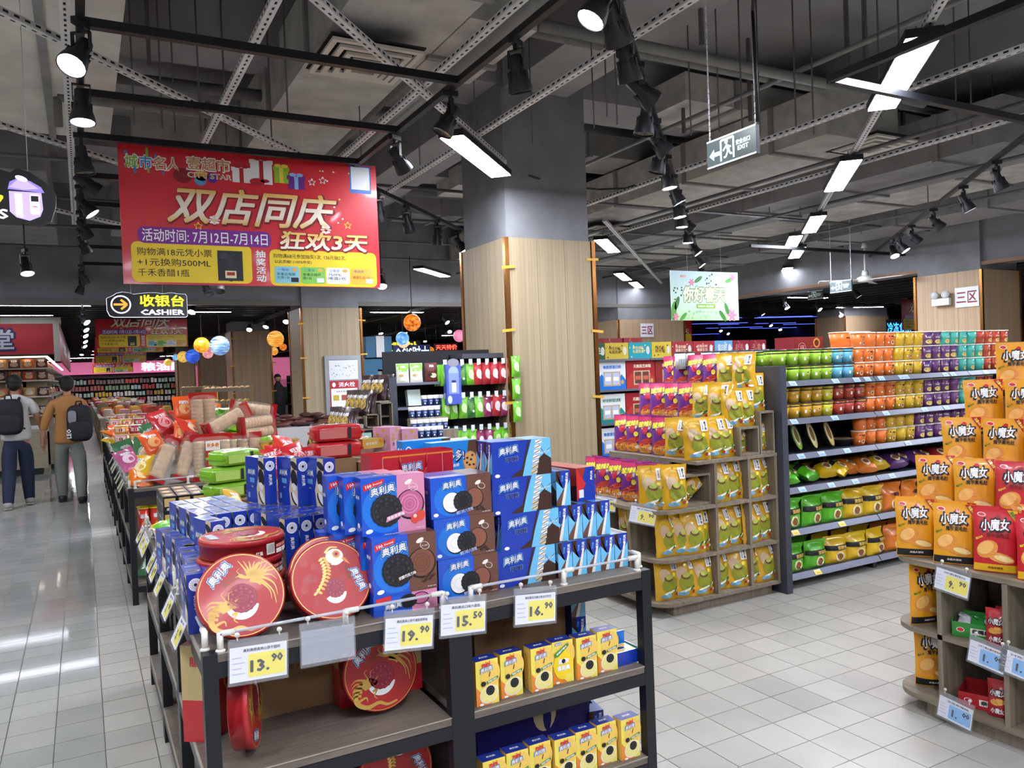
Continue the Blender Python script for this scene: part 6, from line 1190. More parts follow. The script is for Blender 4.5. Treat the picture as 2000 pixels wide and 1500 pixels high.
for nm, b in (('upper', (3.38, 3.86, G3Y-.37, G3Y-.27, -.79, 1.079)), ('middle', (3.38, 3.95, G3Y-.46, G3Y-.372, -.79, .929)), ('left', (3.0, 3.82, G3Y-.56, G3Y-.462, -.79, .849)), ('lower', (3.42, 4.12, G3Y-.66, G3Y-.562, -.79, .689))): q = MB(); q.box(*b, DWV); tag(obj('bottle_riser', q), 'wooden riser carrying bottles, the %s one' % nm, 'riser', 'wooden bottle risers')
# pouches on the upper shelf, blue display card
for k, (x, c) in enumerate(((3.42, '#7ab83a'), (3.6, '#7ab83a'), (3.8, '#5a2320'))):
    mb, A = pouch(.17, .24, .06, matte('#e4e6d8' if k < 2 else c), None, 80+k); A.rect(-.08, .14, .08, .235, matte(c), 1, 6, 3); A.ell(.02, .08, .05, .03, mat('#f4f2ea' if k < 2 else '#d8c8b0', .4), 2, k=2); A.ell(-.03, .09, .03, .018, mat('#c89a60' if k < 2 else '#20140f', .4), 3, k=2); A.text('燕麦' if k < 2 else '黑芝麻', 0, .2, .03, WHITE, .06, 3, .04); tag(obj('cereal_pouch', mb, None, (x+.05, G3Y+.06, 1.5005)), ('green and cream cereal pouch, %s of two' % nth(k)) if k < 2 else 'dark brown cereal pouch beside the green ones', 'cereal pouch', 'cereal pouches')
mb, F, T, L, R = carton(.2, .1, .5, mat('#4a5cb8', .4)); F.ell(0, .14, .07, .09, mat('#9ab0e8', .4), 1); F.rect(-.07, -.12, .07, .14, mat('#7f94d8', .4), 2); F.rect(-.03, -.1, .03, .02, mat('#e8e8f0', .4), 3); F.rect(-.03, .02, .03, .05, mat('#24306e', .4), 4); F.ell(-.06, -.19, .03, .05, mat('#c8d4f0', .4), 3); F.ell(0, .27, .08, .05, mat('#8a8a98', .4), 3)
tag(obj('display_card', mb, None, (4.08, G3Y-.06, 1.21)), 'tall blue cardboard bottle display', 'cardboard display'); 
q = MB(); q.box(-.09, .09, -.03, .03, 0, .2, mat('#c4d4cc', .35, coat=.3)); tag(obj('tissue_pack', q, None, (3.62, G3Y+.1, 1.21), (-.15, 0, .1)), 'pale green pack lying behind the bottles', 'pack')
# hanging bags
def hang(c, c2, h, seed, cat='hanging_bag'):
    mb, A = pouch(.13, h, .05, foil(c), None, seed, False, .1, .006, 6, 9); A.ell(0, h*.5, .04, h*.22, mat(c2, .35), 2, k=2, n=12); A.text('鲜', .02, h*.3, .03, WHITE, .03, 4, .04); A.rect(-.015, h*.9, .015, h*.97, WHITE, 3); return mb.mesh('hanging_bag')
HG = {'g': (hang('#6ab82c', '#c8e8a8', .27, 91), 'lime green'), 'd': (hang('#2c6a34', '#5a8a40', .27, 92), 'dark green'), 'r': (hang('#b02a34', '#e8d8d4', .28, 93), 'red and white'), 'p': (hang('#8a2a58', '#e0d0d8', .25, 94), 'plum')}
q = MB(); q.cyl((0, 0, 0), (0, .32, 0), .004, GREYM, 6); q.box(-.025, .025, -.003, 0, -.02, .05, mat('#d8e2ee', .4)); HK = q.mesh('peg_hook')
cnt = {}
for j, (z, seq) in enumerate(((1.72, 'ggdgrrrr'), (1.30, 'gggdgprp'), (.88, 'dgggppgg'))):
    for i, ch in enumerate(seq):
        x = 4.0+i*.118; 
        for b in range(3):
            key = (ch, j); n = cnt.get(key, 0); cnt[key] = n+1
            tag(obj('hanging_bag', HG[ch][0], None, (x, G3Y-.02+b*.1, z-.28), (random.uniform(-.08, .08), random.uniform(-.05, .05), random.uniform(-.25, .25))), '%s hanging bag, %s row of pegs, %s of its colour' % (HG[ch][1], ('top', 'middle', 'bottom')[j], nth(n)), 'hanging bag', 'bags hanging on pegs')
        tag(obj('peg_hook', HK, None, (x, G3Y-.04, z)), 'peg with price ticket, %s row, %s from the aisle' % (('top', 'middle', 'bottom')[j], nth(i)), 'peg hook', 'peg hooks')
for k in range(3): tag(obj('hanging_bag', HG['g'][0], None, (4.9, G3Y-.24, 1.52-.29*k)), 'lime green bag of the strip beside the column, %s from the top' % nth(k), 'hanging bag', 'bags hanging on pegs')
# dark stepped display
ds = thing('stepped_display', 'stepped oak end display with dark brown snack bags', 'display stand', (0, 0, 0))
for k, (x, z) in enumerate(((2.35, .72), (2.6, .92), (2.85, 1.12), (3.08, 1.3))): part(ds, 'step_board', (x, 3.26, G3Y-.02+.0, G3Y+.9, z-.02, z), DW); part(ds, 'step_riser', (x, x+.02, G3Y, G3Y+.9, z-.3 if k else -.79, z-.02), DWV)
part(ds, 'base_cabinet', (2.4, 3.26, G3Y-.12, G3Y+.85, -.79, .69), DWV)
for x0, x1, z0, z1 in ((2.92, 3.08, .99, 1.15), (3.1, 3.26, .99, 1.28), (2.78, 3.02, .7, .98), (3.03, 3.26, .7, .98), (2.62, 2.76, .7, .88)):
    t = .014; y0 = G3Y-.12
    for b in ((x0, x0+t, y0, y0+.1, z0, z1), (x1-t, x1, y0, y0+.1, z0, z1), (x0, x1, y0, y0+.1, z1-t, z1), (x0, x1, y0, y0+.1, z0, z0+t)): part(ds, 'cube_panel', b, DW)
for k in range(2): mb, F, T, L, R = carton(.17, .06, .22, mat('#9cc4b8', .4, coat=.2)); F.text('冻干', .02, .02, .06, mat('#e8ece4', .4), .1, 2, .03); F.ell(-.04, -.06, .04, .02, mat('#5a4a40', .4), 2); tag(obj('snack_box', mb, None, (2.9+.245*k, G3Y-.08, .715)), 'mint green snack box inside the wooden cube, %s' % nth(k), 'snack box', 'mint snack boxes')
for si, (x, z) in enumerate(((2.47, .7205), (2.72, .9205), (2.96, 1.1205), (3.17, 1.3005))):
    for i in range(4):
        for b in range(2): sbag('k', (x+.06*b, G3Y+.06+.19*i, z), (-.25, 0, -1.1+random.uniform(-.2, .2)), 'on the %s step of the dark display, %s back, %s rank' % (nth(si), nth(i), nth(b)), 'dark bags on the step display', 1.9)
# whole third row scaled about the camera, drawn nearer along the line of sight
for o in [o for o in bpy.data.objects if o not in _before and o.parent is None]:
    o.location = (o.location.x*.67, o.location.y*.67, o.location.z*.67+.53); o.scale = o.scale*.67
# notices on the fire hydrant column
hy = thing('hydrant_cabinet', 'grey framed fire hydrant cabinet with red notice on the column', 'hydrant cabinet', (3.85, 12.93, 0)); 
part(hy, 'cabinet_frame', (-.31, .31, 0, .04, .6, 1.96), mat('#a4a8ae', .35, .5)); q = MB(); A = Art(q, plane((0, -.002, 1.28), (1, 0, 0), (0, 0, 1))); A.rect(-.25, -.62, .25, .62, mat('#8f959c', .4), 1); A.rect(-.24, .28, .25, .6, mat('#dfe2e4', .4), 2); A.spots(-.2, .32, .2, .52, 26, .01, mat('#8a8c90', .5), 3, 5); A.rect(-.24, -.62, .25, .26, mat('#b4282c', .4), 2); A.rect(-.22, -.6, .23, .13, WHITE, 3); A.text('消火栓', .05, .195, .08, WHITE, .28, 4, .03); A.ell(-.17, .195, .03, .04, WHITE, 4); A.text('消火栓使用方法', 0, .08, .03, INK, .28, 4)
for r in range(3):
    for c in range(3): A.rect(-.19+c*.14, -.07-r*.2, -.09+c*.14, .02-r*.2, mat(('#c8b03a', '#b04a3a', '#a89a8a')[(r+c) % 3], .5), 4)
obj('printed_notice', q, hy)
# ================================================================ hanging banners and signs
def zramp(stops, rough=.4):
    m = bpy.data.materials.new('printed_gradient'); m.use_nodes = True; nt = m.node_tree; b = nt.nodes['Principled BSDF']
    tc = nt.nodes.new('ShaderNodeTexCoord'); sp = nt.nodes.new('ShaderNodeSeparateXYZ'); cr = nt.nodes.new('ShaderNodeValToRGB'); cr.color_ramp.elements.remove(cr.color_ramp.elements[1])
    for i, (p, c) in enumerate(stops):
        e = cr.color_ramp.elements[0] if i == 0 else cr.color_ramp.elements.new(p); e.position = p; e.color = (*lin(c), 1)
    nt.links.new(tc.outputs['Object'], sp.inputs[0]); nt.links.new(sp.outputs['Z'], cr.inputs[0]); nt.links.new(cr.outputs[0], b.inputs['Base Color']); b.inputs['Roughness'].default_value = rough; return m
BW_, BH_ = 1.77, .93
def banner_mesh():
    q = MB(); RD = mat('#cf2430', .35, coat=.3); q.box(0, BW_, 0, .006, 0, BH_, RD)
    A = Art(q, lambda u, v, l=1: Vector((u*BW_, -.0005*l-.0002, BH_*(1-v))))
    X = lambda t: t
    GW = zramp([(.0, '#e9c064'), (.425, '#e3b95e'), (.5, '#f2ead8'), (.58, '#f0e4cc'), (.65, '#e2b458'), (1, '#e2b458')]); GW2 = zramp([(0, '#f4efe2'), (.3, '#f2ead8'), (.36, '#e6be68'), (1, '#e2b458')])
    def tx(s, t, v, h, w, m, l=4, bold=.02, sh=0, rot=0): A.text(s, 0, 0, 1, m, 1, l, bold, sh) if 0 else _tx(s, t, v, h, w, m, l, bold, sh)
    def _tx(s, t, v, h, w, m, l, bold, sh):
        B = Art(q, lambda u, vv, ll=1: Vector((u, -.0005*ll-.0002, vv))); B.text(s, t*BW_, BH_*(1-v), h*BH_, m, w*BW_, l, bold, sh, 0, 2)
    def RR(u0, v1, u1, v0, r, m, l): Art(q, lambda u, vv, ll=1: Vector((u, -.0005*ll-.0002, vv))).rrect(u0*BW_, BH_*(1-v1), u1*BW_, BH_*(1-v0), r*1.3, m, l)
    BR = mat('#c08a4a', .4); LG = mat('#8ab83a', .4); SB_ = mat('#2a8ad0', .4)
    for i, (ch, m) in enumerate((('城', LG), ('市', SB_), ('名', BR), ('人', BR))): tx(ch, .045+.048*i, .125, .095, .044, WHITE, 2, .08); tx(ch, .045+.048*i, .125, .09, .042, m, 3, .03)
    for (u0, v0, u1, v1, m) in ((.052, .14, .06, .21, SB_), (.022, .14, .03, .175, BR), (.095, .02, .104, .09, LG), (.098, .15, .106, .2, LG), (.125, .06, .131, .09, SB_), (.022, .05, .03, .075, SB_), (.15, .18, .156, .205, SB_)): A.rect(u0, v1, u1, v0, m, 3)
    tx('壹超市', .318, .105, .1, .16, WHITE, 5, .07); tx('壹超市', .318, .105, .092, .155, BR, 6, .03); tx('CITY STAR', .32, .19, .036, .16, WHITE, 5, .06); tx('CITY STAR', .32, .19, .032, .155, BR, 6, .03)
    for (cx, cy, rx, ry, c) in ((.222, .2, .035, .055, '#8a1420'), (.29, .19, .026, .04, '#d89a30'), (.33, .2, .02, .04, '#5a2a90'), (.285, .23, .022, .035, '#5a9ac0')): A.ell(cx, cy, rx, ry, mat(c, .3, coat=.4), 3, n=16)
    WB = mat('#e8e4e0', .4); RB = mat('#b01c28', .4)
    for (u0, v0, u1, v1, m, m2) in ((.405, .11, .475, .22, WB, RB), (.475, .04, .56, .22, WB, RB), (.568, .08, .625, .2, mat('#8fb82a', .4), mat('#e8d04a', .4)), (.622, .14, .69, .24, mat('#6a2080', .4), mat('#8ab0e0', .4))):
        A.rect(u0, v1, u1, v0, m, 4); A.rect(u0-.004, v0+.025, u1+.004, v0-.005, m, 5); A.rect((u0+u1)/2-.008, v1, (u0+u1)/2+.008, v0, m2, 6); A.ell((u0+u1)/2-.014, v0-.012, .014, .014, m2, 7, 20); A.ell((u0+u1)/2+.014, v0-.012, .014, .014, m2, 7, -20)
    A.ell(.5, .205, .03, .028, RB, 8); A.ell(.53, .195, .018, .014, RB, 8)
    tx('双店同庆', .494, .415, .275, .66, mat('#7a1018', .5), 9, .05, .3); tx('双店同庆', .49, .41, .265, .655, GW, 10, .03, .3)
    RR(.055, .705, .545, .585, .03, mat('#7c1f8c', .4), 4); tx('活动时间: 7月12日-7月14日', .3, .645, .09, .46, WHITE, 6, .015)
    tx('狂欢3天', .765, .645, .15, .37, mat('#7a1018', .5), 11, .06, .15); tx('狂欢3天', .763, .64, .14, .365, GW2, 12, .035, .15)
    YB = mat('#f0cf28', .4); RR(.03, .985, .465, .695, .03, YB, 3)
    for s, v, w in (('购物满18元凭小票', .765, .265), ('+1元换购500ML', .84, .26), ('千禾香醋1瓶', .915, .18)): tx(s, .05+w/2, v, .055, w, INK, 5, .01)
    A.rect(.335, .965, .43, .74, mat('#25272c', .5), 4); A.ell(.383, .92, .022, .05, mat('#2c1a14', .3), 5); A.rect(.376, .85, .39, .77, mat('#2c1a14', .3), 5); A.rect(.362, .945, .404, .89, mat('#e8dcb0', .4), 6); A.rect(.368, .925, .398, .9, mat('#a8281e', .4), 7); A.rect(.345, .8, .372, .76, mat('#3a3d44', .5), 5)
    for i, ch in enumerate('抽奖活动'): tx(ch, .5, .755+i*.062, .052, .036, WHITE, 5, .04)
    RR(.535, .995, .985, .715, .03, YB, 3); tx('购物满68元参加抽奖1次, 136元抽2次,', .70, .765, .036, .3, INK, 5, .01); tx('以此类推! (100%中奖)', .63, .81, .03, .15, INK, 5, .01)
    for i, (c, a, b) in enumerate((('#86c8d8', '一等奖', '荣事达电脑\n方煲1台'), ('#84cc5a', '二等奖', '荣事达循环\n扇1台'), ('#e8eef4', '三等奖', '750ML\n啤酒1瓶'), ('#f0b040', '幸运奖', '精美礼品1份'))):
        u = .553+i*.106; RR(u, .975, u+.1, .845, .012, mat(c, .4), 5); tx(a, u+.035, .87, .022, .045, mat('#2a5a9a', .5), 7, .01); tx(b, u+.045, .918, .05 if '\n' in b else .024, .075, INK if i < 3 else mat('#b03a1a', .5), 7, .01); A.ell(u+.08, .868, .012, .014, GOLDP, 7); A.rect(u+.065, .965, u+.095, .93, mat('#e0e4e8', .4) if i else INK, 7)
    A.rect(.882, .235, .975, .01, mat('#3a6ac0', .4), 4); A.rect(.888, .205, .969, .022, mat('#e4e6ea', .4), 5)
    for k in range(16): rg = random.Random(k+3); A.ell(.72+rg.uniform(0, .2), .08+rg.uniform(0, .5)*(k % 3 != 0), .004, .007, (WHITE, YB)[k % 2], 4, n=8)
    for (cx, cy, m) in ((.72, .175, WHITE), (.765, .155, WHITE), (.27, .565, YB), (.865, .5, YB), (.875, .645, YB)):
        pts = [(cx+(.016 if i % 2 == 0 else .007)*math.cos(math.pi*i/5+1.57), cy-(.03 if i % 2 == 0 else .013)*math.sin(math.pi*i/5+1.57)) for i in range(10)]; A.line([(a, b) for a, b in pts]+[pts[0]], .003, m, 8)
    for (cx, cy) in ((.33, .515), (.77, .545)):
        for k in range(8): a = k*math.pi/4; A.ell(cx+.014*math.cos(a), cy+.026*math.sin(a), .009, .008, WHITE if k % 2 else mat('#f0c0b8', .4), 13, math.degrees(a), n=8)
    return q.mesh('banner_sheet')
BM = banner_mesh(); STR = mat('#d8d8d8', .4)
def banner(x, y, ztop, label, s=1):
    r = thing('promotion_banner', label, 'banner', (x, y, ztop-BH_*s), 0, 'red promotion banners'); r.scale = (s,)*3; obj('banner_sheet', BM, r)
    for u in (.34, .7): q = MB(); q.cyl((u*BW_, .003, BH_), (u*BW_-.05, .0, BH_+.35), .0015, STR, 5); obj('cord', q, r)
    return r
banner(.27, 5.78, 3.205, 'large red promotion banner hanging hanging first over the aisle')
for k, (y, v, hs) in enumerate(((18.4, 680, 1.0), (25, 690, 1.0), (33, 710, 1.0), (43, 729, 1.0))): p = at((188, 186, 184, 181)[k], v, y=y); banner(p.x, y, p.z+BH_, 'red promotion banner behind the cashier sign, %s in line' % nth(k))
p = at(1762, 645, y=12.4); banner(p.x, 12.4, p.z+BH_+.0, 'red promotion banner cut off by the zone sign column'); p = at(1352, 672, y=15.5); banner(p.x-BW_, 15.5, p.z+BH_, 'red promotion banner half hidden behind the green spring banner')
# green spring banner
q = MB(); w, h = 1.2, .66; q.box(0, w, 0, .006, 0, h, mat('#b9d6cf', .35, coat=.2)); A = Art(q, plane((w/2, 0, h/2), (1, 0, 0), (0, 0, 1))); SKY = zramp([(0, '#a8cc9a'), (.25, '#c4dfc8'), (.66, '#b4d4da')]); A.rect(-w/2, -h/2, w/2, h/2, SKY, 1); GD = mat('#2f6a2c', .4)
for s, m, b, l, dx in (('你好春天', GD, .11, 4, .0), ('你好春天', mat('#cfe08a', .4), .06, 5, .0), ('你好春天', WHITE, .02, 6, .0)): A.text(s, -.02, .02, .2, m, .74, l, b, .12)
A.rrect(-.17, -.17, .17, -.11, .02, mat('#7ab02e', .4), 4); A.text('春暖花开 焕新特惠', 0, -.14, .03, WHITE, .28, 5, .02); A.text('全场春季商品限时特惠 每日更新中', 0, -.215, .022, mat('#6a8a7a', .5), .44, 5); A.text('壹超市', -.38, .26, .035, ORNG, .1, 4, .02)
PK_ = mat('#d87a98', .4)
for (cx, cy, s) in ((-.53, -.28, .06), (.47, -.26, .1), (.5, .26, .06), (-.24, .18, .06)):
    for k in range(6): a = k*math.pi/3; A.ell(cx+s*.5*math.cos(a), cy+s*.5*math.sin(a), s*.45, s*.2, PK_, 5+k % 2, math.degrees(a), n=10)
for k, (cx, cy, a, L) in enumerate(((-.5, -.1, 70, .12), (-.56, -.2, 80, .16), (.38, -.18, 110, .12), (.44, .22, 200, .1), (-.12, .22, 30, .1), (-.4, -.28, 40, .1), (.3, -.27, 130, .12))): A.ell(cx, cy, L*.8, L*.28, mat('#4f9a3a' if k % 2 else '#3a7a30', .4), 4, a, n=12)
A.spots(-.58, -.31, .58, -.2, 40, .014, mat('#8fc07a', .4), 2, 4); A.spots(-.55, -.1, -.38, .15, 8, .014, mat('#3a4a3a', .5), 5, 6); A.spots(.0, .15, .2, .3, 8, .016, mat('#4a3a44', .5), 5, 7)
sp_ = thing('spring_banner', 'pale green spring banner with white lettering hanging beyond the column', 'banner', at(1312, 626, y=8.1), 0); obj('banner_sheet', q, sp_)
for u in (.3, .9): q = MB(); q.cyl((u, .003, .66), (u, .003, 2.36), .0015, STR, 5); obj('cord', q, sp_)
# cashier light box
q = MB(); w, h = 1.02, .34
pts = [(-.5, -.08), (-.47, -.15), (-.42, -.17), (.49, -.17), (.51, -.15), (.51, .12), (.49, .15), (.38, .155), (.34, .165), (.28, .165), (.2, .15), (.12, .165), (.02, .165), (-.1, .15), (-.17, .14), (-.22, .16), (-.3, .17), (-.38, .15), (-.42, .12), (-.5, .08)]
q.prism(pts, 0, .06, mat('#15161a', .4)); 
CS = thing('cashier_sign', 'black light box sign with yellow lettering and arrow', 'sign', at(288, 595, y=12.0)); obj('sign_body', q, CS)
q = MB(); q.prism([(a*1.01, b*1.03) for a, b in pts], .012, .05, emis('#e8ecff', .8)); obj('glowing_edge', q, CS)
q = MB(); A = Art(q, plane((0, -.002, 0), (1, 0, 0), (0, 0, 1), .001)); YE = emis('#f2ee2a', .9); WE = emis('#f4f4ff', .9); OE = emis('#f29a3a', .7)
A.ell(-.33, 0, .125, .125, WE, 1, n=28, rin=.86); A.line([(-.42, 0), (-.27, 0)], .028, OE, 2); A.line([(-.33, .065), (-.255, 0), (-.33, -.065)], .028, OE, 3); A.text('收银台', .19, .055, .155, YE, .56, 2, .035); A.text('CASHIER', .19, -.105, .07, WE, .55, 2, .04); obj('lettering', q, CS)
for u in (-.2, .2): q = MB(); q.cyl((u, .03, .15), (u, .03, 1.55), .002, STR, 5); obj('cord', q, CS)
# rice cooker light box over the aisle side
CK = thing('appliance_sign', 'black light box sign with glowing rice cooker picture over the aisle side', 'sign', at(35, 385, y=5.0)); q = MB()
pts = [(-.8, -.14), (.05, -.135), (.09, -.15), (.15, -.12), (.175, -.04), (.18, .03), (.13, .09), (.06, .14), (.0, .155), (-.03, .13), (-.1, .15), (-.8, .15)]; q.prism(pts, 0, .05, mat('#131317', .4)); obj('sign_body', q, CK)
q = MB(); A = Art(q, plane((0, -.002, 0), (1, 0, 0), (0, 0, 1), .001)); LV_ = emis('#b8a4ea', .55); LV2 = emis('#cdbcf4', .8); LVD = emis('#8f7fd0', .45)
A.poly([(-.04, .03), (.11, .03), (.115, -.06), (.1, -.1), (.05, -.125), (-.01, -.11), (-.04, -.08)], LV_, 1); A.poly([(-.015, .02), (.02, .02), (.02, -.11), (-.012, -.1)], LV2, 2); A.poly([(-.045, .04), (-.035, .08), (.0, .1), (.06, .09), (.11, .06), (.125, .03)], LVD, 2); A.poly([(-.04, .05), (.0, .092), (.05, .085), (.1, .05), (.03, .04)], LV_, 3); A.ell(.02, .1, .03, .014, LV2, 4, -20); A.rrect(.055, -.09, .1, .02, .01, LV2, 3); A.rect(.06, -.02, .095, .01, mat('#1c1822', .4), 4); A.rect(.068, -.05, .088, -.045, emis('#d84a6a', .4), 4)
A.text('小家电', -.32, .04, .17, YE, .5, 2, .04); A.text('APPLIANCES', -.36, -.095, .05, WE, .62, 2, .03); obj('lettering', q, CK)
for u in (-.3, .05): q = MB(); q.cyl((u, .03, .14), (u, .03, 1.1), .002, STR, 5); obj('cord', q, CK)
# exit signs
def exit_sign(x, y0, y1, z0, h, label, dim=1.0, chain=1.2):
    r = thing('exit_sign', label, 'exit sign', (x, (y0+y1)/2, z0), -math.pi/2, 'hanging exit signs'); L = abs(y1-y0); q = MB(); q.box(-L/2, L/2, 0, .025, 0, h, mat('#39424a', .4)); obj('sign_body', q, r)
    q = MB(); A = Art(q, plane((0, -.0015, h/2), (1, 0, 0), (0, 0, 1), .0008)); P = emis('#e6fff0', 1.0*dim); A.rect(-L/2, -h/2, L/2, h/2, mat('#4c5a5c', .35), 0); A.rect(-L/2, h/2-.008, L/2, h/2, emis('#dfe8f4', 1.0*dim), 1); A.rect(-L/2, -h/2, L/2, -h/2+.008, emis('#dfe8f4', 1.0*dim), 1)
    A.poly([(-.16, -.01), (-.125, .02), (-.125, .002), (-.08, .002), (-.08, -.02), (-.125, -.02), (-.125, -.04)], P, 2); A.line([(-.072, -.055), (-.072, .055), (.022, .055), (.022, -.055)], .011, P, 2); A.ell(-.03, .04, .012, .012, P, 3); A.line([(-.03, .022), (-.012, -.01)], .018, P, 3); A.line([(-.055, -.004), (-.03, .02), (.004, .006)], .009, P, 3); A.line([(-.018, -.008), (-.035, -.04), (-.05, -.04)], .01, P, 3); A.line([(-.014, -.008), (.0, -.03), (.012, -.032)], .01, P, 3)
    A.text('安全出口', .09, .016, .026, P, .1, 2, .02); A.text('EXIT', .09, -.016, .022, P, .075, 2, .03); obj('sign_face', q, r)
    for s in (-1, 1):
        q = MB(); n = int(chain/.03)
        for k in range(n): q.bar((s*(L/2-.012), .012, h+k*.03), (s*(L/2-.012), .012, h+k*.03+.026), .009 if k % 2 else .003, .003 if k % 2 else .009, mat('#d4d6da', .4), up=(0, 1, 0))
        obj('chain', q, r)
    return r
exit_sign(3.1, 2.955, 3.315, 2.678, .15, 'exit sign with white arrow and running figure hanging on chains', 1.0, 1.85)
p = at(1643, 562, x=9.5); exit_sign(9.5, p.y-.17, p.y+.19, p.z-.06, .16, 'far exit sign hanging before the dark beam', .7, 1.0); p = at(1593, 578, x=12.5); exit_sign(12.5, p.y-.17, p.y+.19, p.z-.06, .16, 'dim exit sign deep under the black ceiling', .15, .4)
q = MB(); pts = [at(1460, 0, z=4.3)+Vector((0, 0, 0))]; q.tube([(3.14, 2.95, 4.5), (3.13, 2.945, 3.9), (3.1, 2.95, 3.4), (3.115, 2.955, 2.84)], .009, BLACK, 8); tag(obj('cable', q), 'black corrugated cable dropping to the exit sign', 'cable')
# zone signs, emergency lamp, neon
def zone(p, rz, label): 
    q = MB(); q.box(-.17, .17, 0, .006, -.14, .14, mat('#dfe0e6', .4)); A = Art(q, plane((0, 0, 0), (1, 0, 0), (0, 0, 1))); A.text('三区', 0, 0, .16, mat('#8a1c30', .4), .29, 2, .03); return tag(obj('zone_sign', q, None, p, (0, 0, rz)), label, 'sign', 'white zone signs')
p = at(1888, 580, x=10.98); zone(p, -math.pi/2, 'white zone sign with red lettering on the zone sign column'); p = at(1264, 645, y=12.95); zone(p, 0, 'white zone sign on the far wide column')
em = thing('emergency_lamp', 'white twin head emergency lamp on the zone sign column', 'lamp', at(1841, 590, x=10.97), -math.pi/2); q = MB(); q.box(-.13, .13, -.06, 0, -.05, .05, mat('#d8d8d4', .4)); obj('lamp_box', q, em)
for s in (-1, 1): q = MB(); q.lathe([(.05, 0), (.055, .03), (.05, .05), (.001, .055)], mat('#c8ccd0', .2, coat=.5), 14, Matrix.Translation((s*.08, -.03, .1)) @ Matrix.Rotation(math.pi/2, 4, 'X')); obj('lamp_head', q, em)
q = MB(); A = Art(q, plane((0, 0, 0), (1, 0, 0), (0, 0, 1), .002)); A.rect(-.55, -.35, .55, .32, mat('#0c1024', .5), 0); A.text('冷冻食品', 0, .08, .3, emis('#3aa0ff', 1.6), 1.0, 2, .02); A.text('FROZEN FOOD', 0, -.22, .12, emis('#c8e0ff', 1.2), .95, 2, .02); tag(obj('neon_sign', q, None, at(1756, 646, y=14.0)), 'blue glowing frozen food sign far under the black ceiling', 'sign')
column(9.6, 13.0, 1.75, .9, 2.55, 'wide wood clad column block far beyond the big column', OAK2, 5, True, False); column(18.7, 14.8, 1.9, 1.0, 2.76, 'far wood clad column between the noodle cups and neon sign', OAK2, 4, True, False)
# ceiling fan
fan = thing('ceiling_fan', 'white three blade ceiling fan over the noodle shelves', 'ceiling fan', (11.2, 8.45, 0)); WF = mat('#d8d8d4', .35)
for o_ in (0,): fan.location = (at(1690, 547, z=2.80).x, at(1690, 547, z=2.80).y, 0)
q = MB(); q.cyl((0, 0, 2.88), (0, 0, 3.35), .014, WF, 8); q.lathe([(.05, 3.3), (.03, 3.38)], WF, 12); q.lathe([(.04, 2.95), (.05, 2.9), (.05, 2.86)], WF, 12); obj('down_rod', q, fan); q = MB(); q.lathe([(.05, 2.87), (.12, 2.84), (.13, 2.80), (.09, 2.77), (.001, 2.765)], WF, 18); obj('motor', q, fan)
q = MB(); q.add([(.1, -.05, 2.80), (.7, -.08, 2.79), (.72, .04, 2.81), (.1, .04, 2.815), (.1, -.05, 2.792), (.7, -.08, 2.782), (.72, .04, 2.802), (.1, .04, 2.807)], [(0, 1, 2, 3), (7, 6, 5, 4), (0, 4, 5, 1), (1, 5, 6, 2), (2, 6, 7, 3), (3, 7, 4, 0)], WF); FB = q.mesh('blade')
for k in range(3): obj('blade', FB, fan, rot=(0, 0, 2.6+k*2.094))
# planet lanterns
def planet(c1, c2, c3, mode, scale=4, glow=.45):
    m = bpy.data.materials.new('lantern_paint'); m.use_nodes = True; nt = m.node_tree; b = nt.nodes['Principled BSDF']; tc = nt.nodes.new('ShaderNodeTexCoord'); mp = nt.nodes.new('ShaderNodeMapping'); n = nt.nodes.new('ShaderNodeTexNoise')
    mp.inputs['Scale'].default_value = (.6, .6, 4) if mode == 'b' else (1, 1, 1); mp.inputs['Rotation'].default_value = (.35, .2, 0); n.inputs['Scale'].default_value = scale; n.inputs['Detail'].default_value = 4; cr = nt.nodes.new('ShaderNodeValToRGB'); cr.color_ramp.elements[0].position = .34; cr.color_ramp.elements[1].position = .66; e = cr.color_ramp.elements.new(.5)
    for el, c in zip(cr.color_ramp.elements, (c1, c2, c3)): el.color = (*lin(c), 1)
    nt.links.new(tc.outputs['Generated'], mp.inputs[0]); nt.links.new(mp.outputs[0], n.inputs['Vector']); nt.links.new(n.outputs[0], cr.inputs[0]); nt.links.new(cr.outputs[0], b.inputs['Base Color']); nt.links.new(cr.outputs[0], b.inputs['Emission Color']); b.inputs['Emission Strength'].default_value = glow; b.inputs['Roughness'].default_value = .35; return m
OR_ = planet('#e06a14', '#f2a022', '#f6c24a', 'n'); ST_ = planet('#d86a1a', '#f2a838', '#f8d27a', 'b', 3); MARS = planet('#8a3010', '#e0741c', '#f2a030', 'n', 6); EARTH = planet('#2a4f9a', '#7fa8d8', '#e8e4e8', 'b', 3); BLP = planet('#1a2a90', '#2f55c8', '#4f7ad8', 'b', 3); PNK = planet('#d86a80', '#eaa0a8', '#f0c0b0', 'n'); YLP = planet('#c89a30', '#e8c058', '#8a7a30', 'n', 7); LBP = planet('#4a8ad0', '#78b4e8', '#a8d0f0', 'n'); PEA = planet('#e8b078', '#f4cfa0', '#f0c088', 'n'); PST = planet('#d86a5a', '#f2a878', '#c87a90', 'b', 3); PUR = planet('#b85a88', '#e08aa8', '#d8789a', 'n', 8)
